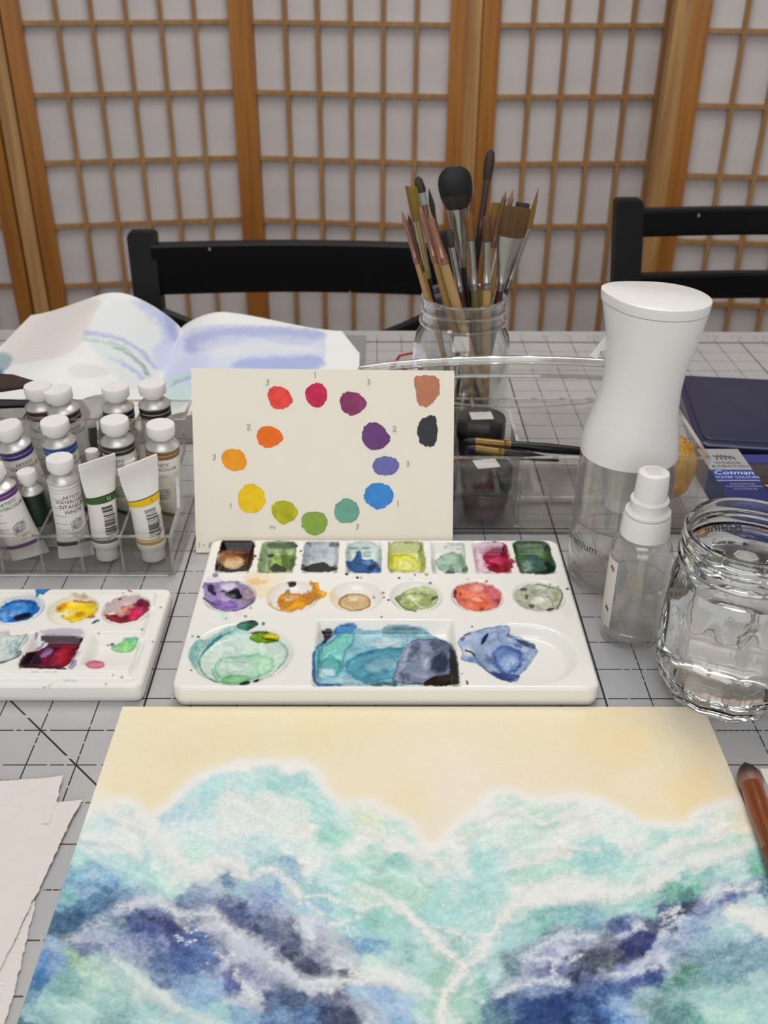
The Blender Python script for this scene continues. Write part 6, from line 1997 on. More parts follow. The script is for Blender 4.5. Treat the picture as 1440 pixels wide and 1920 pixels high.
crimp_tube('white-topped paint tube with green band standing crimp up', -1.12, 12.5, 2.72, 0.36, '2f5a28', '4c5450', (4, -2), 50, '385 33174', 'U')
crimp_tube('white-topped paint tube with yellow band standing crimp up', 0.10, 12.5, 2.74, 0.38, 'e2b90c', 'b3942a', (-1, -2), 46, '385 33090', 'I')


def rack_loose():
    # dark flat brush lying across the rear left of the rack
    t = thing('flat_wash_brush', 'dark brown flat wash brush with black handle lying over the rear of the tube rack', 'brush', (-4.1, 16.35, 3.5))
    DB = mat('dark_brown_bristle', '38261e', 0.6, var=0.25, vs=30, stretch=(30, 4, 4))
    m = M()
    m.loft([[(-1.5, .3, .02), (-1.5, -.9, .02), (-1.5, -.9, .16), (-1.5, .3, .16)], [(-.2, .25, .0), (-.2, -.75, .0), (-.2, -.75, .12), (-.2, .25, .12)], [(.78, -.2, -.0), (.78, -.3, -.0), (.78, -.3, .03), (.78, -.2, .03)]]).part('bristles', DB, t)
    M().tube([(-2.6, -1.4, -.1), (-1.0, -1.15, -.18), (.55, -.75, -.35)], [.2, .17, .1], 10).part('handle', BLACK_PL, t)
    # folded foil sachets between the rows
    for k, (x, y, z, c, lb) in enumerate(((-1.95, 16.0, 3.05, 'e6e6e6', 'crumpled white and black paint tube end behind the rear row'), )):
        q = thing('paint_tube', lb, 'paint tube', (x, y - .25, .2), (0, R_(4), R_(40)))
        f = body_fn(.34, 2.9, 0)
        shell(f, np.linspace(0, 2.2, 8), 0).part('tube_body', BLACK_PL, q)
        shell(lambda z, th, g=0: (.34 * math.cos(th) * (1 + .2 * math.sin(z * 9)), .12 * math.sin(th) + .05 * math.sin(z * 7)), np.linspace(2.2, 3.05, 8), 0).part('crumpled_end', WHITE_PL, q)
    # glimpses of more tubes in the tiers behind
    for x, y, c, lb in ((-1.62, 14.1, 'b9ae1c', 'short yellow paint tube standing low between the blue and olive tubes'), (-4.15, 13.9, '8f2a1e', 'paint tube with red label at the left edge of the rack'),
                        (-0.52, 13.6, 'c9c02c', 'short lime yellow paint tube behind the green crimped tube')):
        paint_tube(lb, x, y, .2, 1.7, .2, c, small=True)


rack_loose()

# ================================================================ open art book
def book():
    gt, gb = np.array([-2.15, 29.75]), np.array([-1.80, 19.8])     # gutter, top and bottom
    t = thing('open_book', 'large open art book with watercolour seascape plates lying behind the tube rack', 'book', (-2.0, 25.5, 0))
    o = np.array([-2.0, 25.5, 0.0])
    BK = pigment('printed_page', rough=0.38, spec=0.4, bump=0.03, grain=0.01)
    nu, nv = 150, 120

    def left(s, q):
        """s: 0 gutter..1 fore-edge, q: 0 top..1 bottom"""
        g = (gt[0] + (gb[0] - gt[0]) * q, gt[1] + (gb[1] - gt[1]) * q)
        tl = np.array([-8.0, 29.0])
        bl = np.array([-8.4, 19.6])
        e = (tl[0] + (bl[0] - tl[0]) * q, tl[1] + (bl[1] - tl[1]) * q)
        x = g[0] + (e[0] - g[0]) * s
        y = g[1] + (e[1] - g[1]) * s
        z = 0.30 + 1.75 * np.sin(np.clip(s / 0.52, 0, 1) * math.pi / 2) ** 0.8 - 0.95 * sstep(0.30, 1.05, s) * (1) - 0.22 * q * s
        z = z - 0.35 * sstep(.75, 1.0, q) * np.sin(np.clip(s, 0, 1) * math.pi) * .6
        return x, y, z

    def right(s, q):
        g = (gt[0] + (gb[0] - gt[0]) * q, gt[1] + (gb[1] - gt[1]) * q)
        y0 = 29.0 - 9.4 * q
        xe = np.where(q < 0.26, 4.55 + (5.3 - 4.55) * (q / 0.26), 5.3 + 0.1 * q)
        x = g[0] + (xe - g[0]) * s
        y = g[1] + (y0 - g[1]) * s
        z = 0.30 + 0.80 * np.sin(np.clip(s / 0.30, 0, 1) * math.pi / 2) ** 0.8 - 0.62 * sstep(0.22, 1.0, s)
        return x, y, z
    for nm, fn in (('left_page', left), ('right_page', right)):
        s_, q_ = np.meshgrid(np.linspace(0, 1, nu) ** 1.15, np.linspace(0, 1, nv))
        x, y, z = fn(s_, q_)
        P = np.stack([x, y, z], -1)
        U, V = PX(P.reshape(-1, 3))
        A = Art(U, V, 'efebea', seed=7)
        if nm == 'left_page':
            A.poly([(40, 585), (90, 566), (200, 556), (175, 590), (150, 660), (60, 680), (-20, 690)], 'e0d6d3', .9, soft=3, warp=1, mark=False)
            for k in range(16):
                yy = 585 + k * 6.2
                A.stroke([(90 - k * 4.5, yy + 2), (170 - k * .8, yy - 12)], 1.6, 'cfc4c2', .35, soft=1, warp=1)
            A.poly([(180, 590), (215, 560), (290, 560), (335, 610), (335, 660), (300, 720), (250, 740), (200, 690), (160, 640), (160, 625)], 'dfe3e6', .9, soft=5, warp=4)
            A.poly([(240, 560), (285, 565), (325, 600), (340, 640), (315, 660), (300, 610), (270, 580)], 'b3bfe6', .9, soft=9, warp=9)
            A.poly([(300, 580), (335, 610), (338, 650), (322, 640)], '7f92d3', .7, soft=7, warp=5)
            A.stroke([(160, 625), (200, 628), (240, 640), (275, 668), (290, 690)], 8, '9a9fd3', .75, soft=4, warp=5)
            A.stroke([(160, 636), (210, 642), (245, 662), (270, 690), (280, 705)], 6, '9cc0b6', .8, soft=4, warp=6)
            A.stroke([(215, 652), (250, 668), (272, 690), (276, 703)], 5, '5f8a86', .75, soft=3, warp=6, rag=.6)
            A.stroke([(208, 670), (240, 686), (262, 702), (270, 715)], 7, 'a3aede', .8, soft=4, warp=4)
            A.poly([(160, 640), (200, 648), (240, 680), (200, 675)], 'd3e0e0', .7, soft=6, warp=5)
            A.poly([(285, 640), (330, 640), (320, 700), (290, 690)], 'c0c9ec', .7, soft=6, warp=5)
            A.poly([(122, 684), (190, 682), (215, 705), (130, 712)], 'd6d0cf', .6, soft=3, warp=2)
            A.poly([(-30, 665), (30, 664), (10, 700), (-30, 712)], '7f98ac', .9, soft=3, warp=3)
            A.poly([(-30, 690), (10, 690), (0, 712), (-30, 712)], '3f4a9c', .9, soft=3, warp=3)
            A.poly([(-30, 660), (25, 660), (5, 690), (-30, 690)], '7fa3b0', .6, soft=2, warp=3)
        else:
            A.poly([(330, 640), (360, 612), (430, 606), (520, 612), (613, 618), (609, 700), (300, 760), (305, 700)], 'cfd6ee', 1, soft=2, warp=1)
            A.poly([(340, 640), (380, 615), (520, 612), (612, 620), (610, 640), (500, 628), (420, 640), (350, 670)], '9faade', .9, soft=6, warp=7)
            A.poly([(375, 640), (450, 625), (480, 640), (420, 660), (370, 660)], 'c9d0e8', .8, soft=7, warp=7)
            A.poly([(385, 655), (480, 640), (600, 648), (600, 662), (480, 660), (400, 672)], 'dfe0e4', .8, soft=6, warp=6)
            A.poly([(440, 672), (540, 668), (606, 664), (606, 700), (430, 695)], '93a6dd', .9, soft=6, warp=6)
            A.poly([(312, 700), (340, 668), (400, 664), (380, 720), (320, 740)], 'c0cbee', .8, soft=7, warp=6)
            A.poly([(500, 625), (590, 632), (590, 650), (500, 642)], 'b4bce0', .5, soft=3, warp=3)
            A.stroke([(300, 722), (330, 712), (355, 700), (380, 696)], 7, 'a9d3c9', .9, soft=4, warp=5)
            A.stroke([(310, 730), (335, 715), (360, 706)], 4, '5fa094', .7, soft=2, warp=5)
            A.poly([(290, 735), (360, 715), (360, 760), (290, 770)], 'c0ddda', .9, soft=4, warp=5)
        A.C = A.C * .86 + alb('efecee') * .14
        M().grid(P - o, A.C).part(nm, BK, t, smooth=180)
    # page blocks under the two open leaves
    for nm, fn, bm in (('page_block', left, .1), ('page_block', right, .1)):
        n = 26
        m = M()
        ring_t = [fn(np.array(s), np.array(0.0)) for s in np.linspace(0, 1, n)]
        ring_b = [fn(np.array(s), np.array(1.0)) for s in np.linspace(0, 1, n)]
        lay = 7
        for k in range(lay + 1):
            h = k / lay
            for R in (ring_t, ring_b):
                for a in R:
                    z = 0.1 + (float(a[2]) - 0.12) * h - 0.0
                    off = 0.03 * (k % 2)
                    m.v.append((float(a[0]) - o[0] + (off if fn is left else -off) , float(a[1]) - o[1] + (off if R is ring_b else -off), z))
        w = 2 * n
        for k in range(lay):
            for i in range(n - 1):
                a = k * w + i
                m.f.append((a, a + 1, a + w + 1, a + w))
                b = k * w + n + i
                m.f.append((b + 1, b, b + w, b + w + 1))
            a, b = k * w + n - 1, k * w + 2 * n - 1
            m.f.append((a, b, b + w, a + w))
        m.part(nm, mat('page_edges', 'cac6c2', 0.8, var=0.1, vs=900, stretch=(1, 1, 6)), t, smooth=30)
    M().rbox(-8.55 - o[0], 19.5 - o[1], 0.0, -2.05 - o[0], 29.9 - o[1], 0.09, r=0.08).part('cover_board', mat('book_cover', '8f8f92', 0.4), t)
    M().rbox(-2.0 - o[0], 19.5 - o[1], 0.0, 5.55 - o[0], 29.6 - o[1], 0.09, r=0.08).part('cover_board', mat('book_cover', '8f8f92', 0.4), t)


book()

# ================================================================ acrylic caddy with its contents
OX0, OX1, OY0, OY1, OZ = 5.2, 14.95, 13.95, 17.95, 2.32
PLATE_Y = 16.1


HGLASS = glass('solid_acrylic', (0.985, 0.985, 0.98), 1.49)


RAIL = clear('rail_acrylic', tint=(0.93, 0.93, 0.92), haze=0.10, hazec=(.85, .85, .84), refl=4.0, power=2.2)


def caddy():
    t = thing('art_caddy', 'clear acrylic caddy with carrying handle behind the colour chart card', 'caddy', (9.9, 16, 0))
    X = lambda x: x - 9.9
    Y = lambda y: y - 16
    w = 0.1
    M().rbox(X(OX0), Y(OY0), 0, X(OX1), Y(OY1), 0.11, r=0.15).part('base_plate', ACRYL, t)

    def wall(nm, x0, y0, x1, y1, h, z0=.11):
        M().box(X(x0), Y(y0), z0, X(x1), Y(y1), h).part(nm, ACRYL, t, smooth=0)
        M().box(X(x0) - .003, Y(y0) - .003, h, X(x1) + .003, Y(y1) + .003, h + .035).part('wall_edge', EDGE, t, smooth=0)
    wall('front_wall', OX0, OY0, OX1, OY0 + w, OZ)
    wall('back_wall', OX0, OY1 - w, OX1, OY1, OZ)
    wall('side_wall', OX0, OY0 + w, OX0 + w, OY1 - w, OZ)
    wall('side_wall', OX1 - w, OY0 + w, OX1, OY1 - w, OZ)
    wall('divider', 9.86, OY0 + w, 9.95, PLATE_Y, OZ - .02)
    wall('divider', 12.9, OY0 + w, 12.99, OY1 - w, OZ - .02)
    # front edge sheen at the foot
    M().box(X(OX0), Y(OY0) - .06, 0.0, X(OX1), Y(OY0) - .005, .16).part('base_edge', HGLASS, t, smooth=0)
    for xx in (9.84, 12.88):
        M().rbox(X(xx), Y(OY0) + w + .01, .12, X(xx) + .13, Y(OY0) + w + .14, OZ - .03, r=.03).part('corner_fillet', HGLASS, t)
    M().box(X(9.96), Y(15.55), .12, X(12.88), Y(15.7), .22).part('inner_ledge', EDGE, t, smooth=0)
    M().box(X(9.96), Y(PLATE_Y) - .12, 1.0, X(12.88), Y(PLATE_Y) - .07, 1.12).part('inner_ledge', EDGE, t, smooth=0)
    # central plate with arched top and hand slot
    outer = []
    for k in range(25):
        q = k / 24
        x = 5.5 + (14.4 - 5.5) * q
        z = 3.95 + 0.32 * math.sin(math.pi * q) ** 0.7
        outer.append((x, z))
    inner = []
    for k in range(25):
        a = math.pi * k / 24
        inner.append((9.95 - 2.75 * math.cos(a) * (1.0), 3.52 + 0.0 - 0.75 * math.sin(a) ** 0.6))
    m = M()
    # upper bar, between the arch and the slot
    n = 24
    for yy in (PLATE_Y - .07, PLATE_Y + .07):
        for k in range(n + 1):
            q = k / n
            x = 7.2 + (12.7 - 7.2) * q
            zo = 3.95 + 0.32 * math.sin(math.pi * (x - 5.5) / 8.9) ** 0.7
            m.v.append((X(x), Y(yy), zo))
            m.v.append((X(x), Y(yy), 3.72 + .12 * math.sin(math.pi * q)))
    w_ = 2 * (n + 1)
    for k in range(n):
        a = 2 * k
        m.f += [(a, a + 1, a + 3, a + 2), (w_ + a, w_ + a + 2, w_ + a + 3, w_ + a + 1), (a, a + 2, w_ + a + 2, w_ + a), (a + 1, w_ + a + 1, w_ + a + 3, a + 3)]
    m.part('handle_bar', ACRYL, t)
    e = [(X(5.5), Y(PLATE_Y), 3.8)]
    for k in range(n + 1):
        x = 5.6 + (14.2 - 5.6) * k / n
        e.append((X(x), Y(PLATE_Y), 3.97 + 0.32 * math.sin(math.pi * (x - 5.5) / 8.9) ** 0.7))
    e.append((X(14.35), Y(PLATE_Y), 3.8))
    M().tube(e, 0.13, 12, up=(0, 1, 0)).part('handle_rail', RAIL, t)
    e = [(X(9.95 - 2.75 * math.cos(math.pi * k / 24)), Y(PLATE_Y), 3.70 + (.12 * math.sin(math.pi * k / 24))) for k in range(25)]
    M().tube(e, 0.065, 8).part('slot_edge', EDGE, t)
    e = [(X(9.95 - 2.75 * math.cos(math.pi * k / 24)), Y(PLATE_Y), 3.66 - 0.78 * math.sin(math.pi * k / 24) ** 0.5) for k in range(25)]
    M().tube(e, 0.035, 6).part('slot_edge', EDGE, t)
    M().box(X(5.5), Y(PLATE_Y) - .06, .11, X(7.2), Y(PLATE_Y) + .06, 3.9).part('handle_plate', ACRYL, t, smooth=0)
    M().box(X(12.7), Y(PLATE_Y) - .06, .11, X(14.4), Y(PLATE_Y) + .06, 3.9).part('handle_plate', ACRYL, t, smooth=0)
    M().box(X(7.2), Y(PLATE_Y) - .06, .11, X(12.7), Y(PLATE_Y) + .06, 2.85).part('handle_plate', ACRYL, t, smooth=0)
    for xx in (5.5, 14.36):
        M().box(X(xx), Y(PLATE_Y) - .07, .11, X(xx) + .05, Y(PLATE_Y) + .07, 3.9).part('plate_edge', EDGE, t, smooth=0)


caddy()
JARCL = clear('jar_clear_plastic', tint=(0.93, 0.93, 0.93), haze=0.03)


def ink_pot(label, x, y, z, col, yaw=0):
    t = thing('ink_pot', label, 'ink pot', (x, y, z), (0, 0, R_(yaw)))
    M().lathe([(.60, 0), (.66, .05), (.68, .2), (.68, .82), (.6, .95)], 36, c1=False).part('clear_jar', JARCL, t)
    M().lathe([(.54, .08), (.6, .14), (.6, .74), (0, .74)], 30).part('ink', mat('ink_' + col, col, .3, var=.2), t)
    M().lathe([(.70, .92), (.73, .95), (.73, 1.50), (.69, 1.56), (0, 1.56)], 48).part('screw_lid', BLACK_PL, t)
    M().rbox(-.33, -.22, 1.562, .33, .30, 1.575, r=.03).part('lid_label', mat('white_sticker', 'dedad6', .6), t)
    M().lathe([(.67, .5), (.67, .86)], 36, c0=False, c1=False).part('ink_ring', mat('inkring_' + col, col, .3, var=.2), t)


ink_pot('ink pot with black lid and square white sticker at the front of the caddy', 9.07, 14.85, .12, '4a2036', 12)
ink_pot('raised ink pot with black lid behind the crossed brushes in the caddy', 9.10, 17.05, .58, '3c3060', 4)
ink_pot('ink pot with black lid half hidden by the right edge of the card, front', 7.55, 14.85, .12, '1c1c22', -8)
ink_pot('ink pot with black lid half hidden by the card, rear of caddy', 7.50, 17.05, .58, '20201f', -8)
GOLD = mat('brass_ferrule', '7a6034', 0.36, metal=0.7, var=.2)
HAIR_BK = mat('black_bristle', '17120f', 0.5, var=.3, vs=60)


def lying_brush(label, tip, end, lens, rads, mats, name='paint_brush'):
    """brush drawn as bristle, ferrule and handle along one line"""
    a, b = np.array(tip, float), np.array(end, float)
    d = (b - a) / np.linalg.norm(b - a)
    t = thing(name, label, 'brush', tuple(a))
    L0, L1, L2 = lens
    P = lambda s: tuple(d * s)
    r0, r1, r2 = rads
    M().tube([P(0), P(L0 * .12), P(L0 * .3), P(L0 * .55), P(L0 * .8), P(L0)], [r0 * .03, r0 * .26, r0 * .62, r0 * .92, r0, r1], 16).part('bristles', mats[0], t)
    M().tube([P(L0 - .02), P(L0 + .3 * L1), P(L0 + L1 * .8), P(L0 + L1 * .82), P(L0 + L1 * .88), P(L0 + L1)], [r1 * 1.02, r1 * 1.02, r2 * 1.0, r2 * 1.12, r2, r2], 16).part('ferrule', mats[1], t)
    M().tube([P(L0 + L1), P(L0 + L1 + L2 * .25), P(L0 + L1 + L2 * .6), P(L0 + L1 + L2)], [r2 * .98, r2 * 1.25, r2 * .95, r2 * .35], 14).part('handle', mats[2], t)
    return t


q1 = AY(866, 826, 14.6)
q2 = AY(1165, 853, 14.35)
lying_brush('short brush with brass ferrule and black handle lying across the caddy', q1, q2 + (q2 - q1) * .2, (.38, .95, 3.9), (.1, .12, .115), (HAIR_BK, GOLD, BLACK_PL))
q1 = AY(872, 838, 14.25)
q2 = AY(1010, 858, 14.12)
lying_brush('second brass-ferruled brush with glossy black handle lying below the first', q1, q2, (.3, .75, 1.5), (.08, .1, .11), (HAIR_BK, GOLD, BLACK_PL))


def sponge():
    t = thing('natural_sponge', 'small golden natural sponge in the right compartment of the caddy', 'sponge', (14.12, 14.9, 1.3))
    sp = mat('sponge_fibre', 'c2933f', .9, var=.25, vs=160, bump=1.0, bs=240)
    rings = []
    for k in range(15):
        z = -.62 + 1.85 * k / 14
        q = 1 - abs((k - 7) / 7.6) ** 3.2
        ring = []
        for j in range(40):
            a = 2 * math.pi * j / 40
            rr = .74 * q * (1 + .10 * float(fbm(math.cos(a) * 2.2 + z * 1.7, math.sin(a) * 2.2 - z, 4, 5)))
            ring.append((rr * math.cos(a), rr * 1.15 * math.sin(a), z + .06 * float(fbm(a * 2, z * 3, 3, 9))))
        rings.append(ring)
    M().loft(rings).part('sponge_body', sp, t)
    rng = random.Random(8)
    tf = M()
    for k in range(90):
        a = rng.uniform(0, 6.28)
        rr = rng.uniform(0, .62)
        x, y = rr * math.cos(a), rr * 1.1 * math.sin(a)
        z = 1.12 - .3 * (rr / .7) ** 3 + .02
        s_ = rng.uniform(.04, .09)
        tf.loft([[(x + s_ * math.cos(b), y + s_ * math.sin(b), z - .05) for b in (0, 1.3, 2.5, 3.8, 5)], [(x + s_ * .3 * math.cos(b), y + s_ * .3 * math.sin(b), z + s_ * .9) for b in (0, 1.3, 2.5, 3.8, 5)]])
    o = tf.part('fibre_tufts', sp, t)
    o['kind'] = 'stuff'


sponge()


def packet():
    t = thing('folded_packet', 'red and white patterned folded packet behind the colour chart card', 'packet', (6.75, 18.4, 0))
    wr = mat('packet_white', 'e6dedc', .5)
    rd = mat('packet_red', 'c8313a', .5)
    m = M().loft([[(-.62, -.22, 0), (.42, -.22, 0), (.42, .28, 0), (-.62, .28, 0)], [(-.62, -.22, 2.85), (.42, -.22, 2.85), (.42, .28, 2.85), (-.62, .28, 2.85)], [(-.05, -.02, 3.55), (.32, -.02, 3.62), (.32, .06, 3.62), (-.05, .06, 3.55)]])
    m.part('packet_body', wr, t, smooth=20)
    for a, b, c in (((-.02, 3.3), (.2, 3.1), (.02, 2.95)), ((.22, 3.45), (.38, 3.3), (.22, 3.15)), ((.05, 2.9), (.36, 3.0), (.22, 2.7)), ((-.2, 3.2), (-.05, 3.5), (-.55, 3.0))):
        M().add([(p, -.24 + max(0, z - 2.85) * .31, z) for p, z in (a, b, c)], [(0, 1, 2), (2, 1, 0)]).part('red_patch', rd, t, smooth=0)
    M().tube([(-.6, -.24, 2.85), (-.06, -.05, 3.55), (.32, -.04, 3.62)], .035, 6).part('red_edge', rd, t)
    M().tube([(.56, -.1, 0), (.6, -.1, 2.9), (.54, .1, 3.35)], .09, 8).part('pink_tab', mat('pink_plastic', 'b0707a', .4), t)


packet()


# ================================================================ glass jar of brushes
JX, JY = 8.64, 19.55
JGLASS = clear('jar_glass', tint=(0.95, 0.955, 0.95), haze=0.03, refl=1.6, power=3.0)


def mason_jar():
    t = thing('glass_jar', 'clear glass preserving jar holding a dozen and more brushes', 'jar', (JX, JY, 0))
    prof = [(1.25, 0), (1.42, .1), (1.5, .35), (1.52, 1.2), (1.52, 3.0), (1.50, 3.35), (1.42, 3.65), (1.30, 3.86), (1.27, 3.98), (1.33, 4.03), (1.345, 4.08), (1.27, 4.14), (1.26, 4.36), (1.32, 4.42), (1.32, 4.47), (1.25, 4.53), (1.25, 4.66), (1.30, 4.72), (1.29, 4.80), (1.22, 4.82),
            (1.17, 4.78), (1.16, 4.1), (1.2, 3.9), (1.34, 3.6), (1.42, 3.3), (1.44, 1.2), (1.42, .4), (1.3, .2), (0, .16)]
    prof = [(r, z * 1.045) for r, z in prof]
    M().lathe(prof, 64).part('jar_glass', JGLASS, t)
    for z, r in ((4.98, 1.29), (4.64, 1.32), (4.24, 1.34)):
        M().lathe([(r - .03, z - .035), (r + .012, z - .015), (r + .012, z + .015), (r - .03, z + .035)], 64, c0=False, c1=False).part('thread_ring', EDGE, t)


mason_jar()
COPPER = mat('copper_ferrule', 'a87a68', .3, metal=.75, var=.1)
CHAMP = mat('champagne_ferrule', 'b9a878', .3, metal=.8, var=.1)
DKFER = mat('dark_ferrule', '6a5a50', .3, metal=.8, var=.1)
WOODH = wood('raw_wood_handle', 'a07c50', 'b8945f', .5, axis=(20, 20, 4))
OCHH = wood('ochre_handle', '8f6c34', 'a8843f', .35, axis=(20, 20, 4))
REDH = mat('dark_red_handle', '4a141c', .2, coat=.5)
OLIVEH = mat('olive_handle', '6a6230', .3)
BLH = mat('blue_black_handle', '14161f', .2, coat=.5)


def hair(name, c1, c2, st=(400, 400, 6)):
    return wood(name, c1, c2, .55, axis=st, scale=1.0)


H_BLACK = hair('soft_black_hair', '050405', '0d0a0a')
H_GREY = hair('grey_black_hair', '15110f', '38302b')
H_AMBER = hair('amber_hair', '6a420e', '835518')
H_OCHRE = hair('ochre_hair', '75580e', '8f701c')
H_BROWN = hair('brown_hair', '4f3008', '65420f')
H_DBROWN = hair('dark_brown_hair', '2c1c18', '44302a')
H_PALE = hair('pale_grey_hair', '8fa09c', 'b4c0ba')
H_OLIVE = hair('dark_olive_hair', '2a2416', '3c341f')
H_PINK = hair('pinkish_hair', '8a6254', 'a07a6a')


def jar_brush(label, tip, Yt, fer0, fer1, rim, Yr, w_b, w_f, w_h, hm, fm, hd, shape='round', flat=1.0, tipm=None):
    """tip / ferrule top / ferrule bottom / point at the jar mouth, traced along one straight brush"""
    A = AY(tip[0], tip[1], Yt)
    B = AY(rim[0], rim[1], Yr)
    d = (B - A) / np.linalg.norm(B - A)
    # run the handle down until it meets the jar's floor or wall
    s = 0.0
    while s < 14:
        p = A + d * (s + .05)
        if p[2] < .30 or (p[2] < 3.6 and math.hypot(p[0] - JX, p[1] - JY) > 1.30):
            break
        s += .05
    L = s

    def at(u, v):
        """distance along the brush of the traced point"""
        best = min(range(0, 400), key=lambda k: (lambda q: (q[0] - u) ** 2 + (q[1] - v) ** 2)(PX(A + d * (L * k / 400))))
        return L * best / 400
    s0, s1 = at(*fer0), at(*fer1)
    t = thing('paint_brush', label, 'brush', tuple(A), group='brushes standing in the glass jar')
    z = Vector((0, 0, -1))
    rot = z.rotation_difference(Vector(d)).to_euler()
    t.rotation_euler = rot
    # local -z runs down the brush; local y is roughly the view direction, so flats face the viewer
    yaw = 0

    def ring(s_, a, b, n=16):
        return [(a * math.cos(2 * math.pi * k / n), b * math.sin(2 * math.pi * k / n), -s_) for k in range(n)]
    hb = w_b / 2
    hf = w_f / 2
    hh = w_h / 2
    fl = flat
    if shape == 'flat':
        rg = [ring(0.0, hb * .96, hb * fl * .25), ring(s0 * .15, hb * .99, hb * fl * .5), ring(s0 * .6, hb, hb * fl), ring(s0, hb * .92, hb * fl)]
    elif shape == 'mop':
        rg = [ring(0.0, hb * .15, hb * .1 * fl), ring(s0 * .03, hb * .42, hb * .3 * fl), ring(s0 * .1, hb * .7, hb * .5 * fl), ring(s0 * .22, hb * .92, hb * .8 * fl), ring(s0 * .38, hb * 1.0, hb * fl), ring(s0 * .52, hb * 1.0, hb * fl), ring(s0 * .7, hb * .92, hb * .9 * fl), ring(s0 * .86, hb * .78, hb * .8 * fl), ring(s0, hb * .62, hb * .66 * fl)]
    elif shape == 'filbert':
        rg = [ring(0.0, hb * .2, hb * .1), ring(s0 * .1, hb * .75, hb * .5 * fl), ring(s0 * .4, hb, hb * fl), ring(s0, hb * .8, hb * .8 * fl)]
    elif shape == 'blade':
        rg = [[(x - hb * .8, y, z_) for x, y, z_ in ring(0.0, hb * .06, hb * .05)], [(x - hb * .35, y, z_) for x, y, z_ in ring(s0 * .4, hb * .5, hb * .3)], ring(s0, hb, hb * .5)]
    elif shape == 'angle':
        r0 = ring(0.0, hb, hb * .25)
        rg = [[(x, y, z_ - (x + hb) * .35) for x, y, z_ in r0], ring(s0 * .55, hb, hb * fl), ring(s0, hb * .85, hb * fl)]
    else:
        rg = [ring(0.0, hb * .06, hb * .06), ring(s0 * .3, hb * .55, hb * .55), ring(s0 * .7, hb, hb), ring(s0, hb * .85, hb * .85)]
    M().loft(rg).part('bristles', hm, t, smooth=50)
    if tipm:
        if shape == 'mop':
            M().loft([ring(s0 * .66, hb * .955, hb * .97 * fl), ring(s0 * .7, hb * .935, hb * .95 * fl), ring(s0 * .86, hb * .80, hb * .84 * fl), ring(s0 * .99, hb * .65, hb * .7 * fl)]).part('pale_bristle_base', tipm, t)
        else:
            M().loft([ring(s0 * .55, hb * 1.0, hb * fl), ring(s0 * .98, hb * .84, hb * .84 * fl)]).part('pale_bristle_base', tipm, t)
    lf = s1 - s0
    f0 = hf if shape not in ('flat', 'mop') else rg[-1][0][0] * 1.03
    M().loft([ring(s0 - .03, f0, max(f0 * (fl if shape in ('flat', 'mop') else 1), .06)), ring(s0 + lf * .2, f0 * .93, max(f0 * .9 * (fl if shape in ('flat', 'mop') else 1), .06)), ring(s0 + lf * .55, (f0 + hh) / 2 * .95, (f0 * fl + hh) / 2 if shape in ('flat', 'mop') else (f0 + hh) / 2 * .95),
              ring(s0 + lf * .82, hh * 1.05, hh * 1.05), ring(s0 + lf * .84, hh * 1.18, hh * 1.18), ring(s0 + lf * .87, hh * 1.05, hh * 1.05), ring(s0 + lf * .93, hh * 1.15, hh * 1.15), ring(s1, hh * 1.0, hh * 1.0)]).part('ferrule', fm, t, smooth=50)
    lh = L - s1
    M().loft([ring(s1 - .02, hh * .95, hh * .95), ring(s1 + lh * .2, hh * 1.15, hh * 1.15), ring(s1 + lh * .5, hh * .95, hh * .95), ring(s1 + lh * .95, hh * .5, hh * .5), ring(L, hh * .25, hh * .25)]).part('handle', hd, t, smooth=50)
    return t


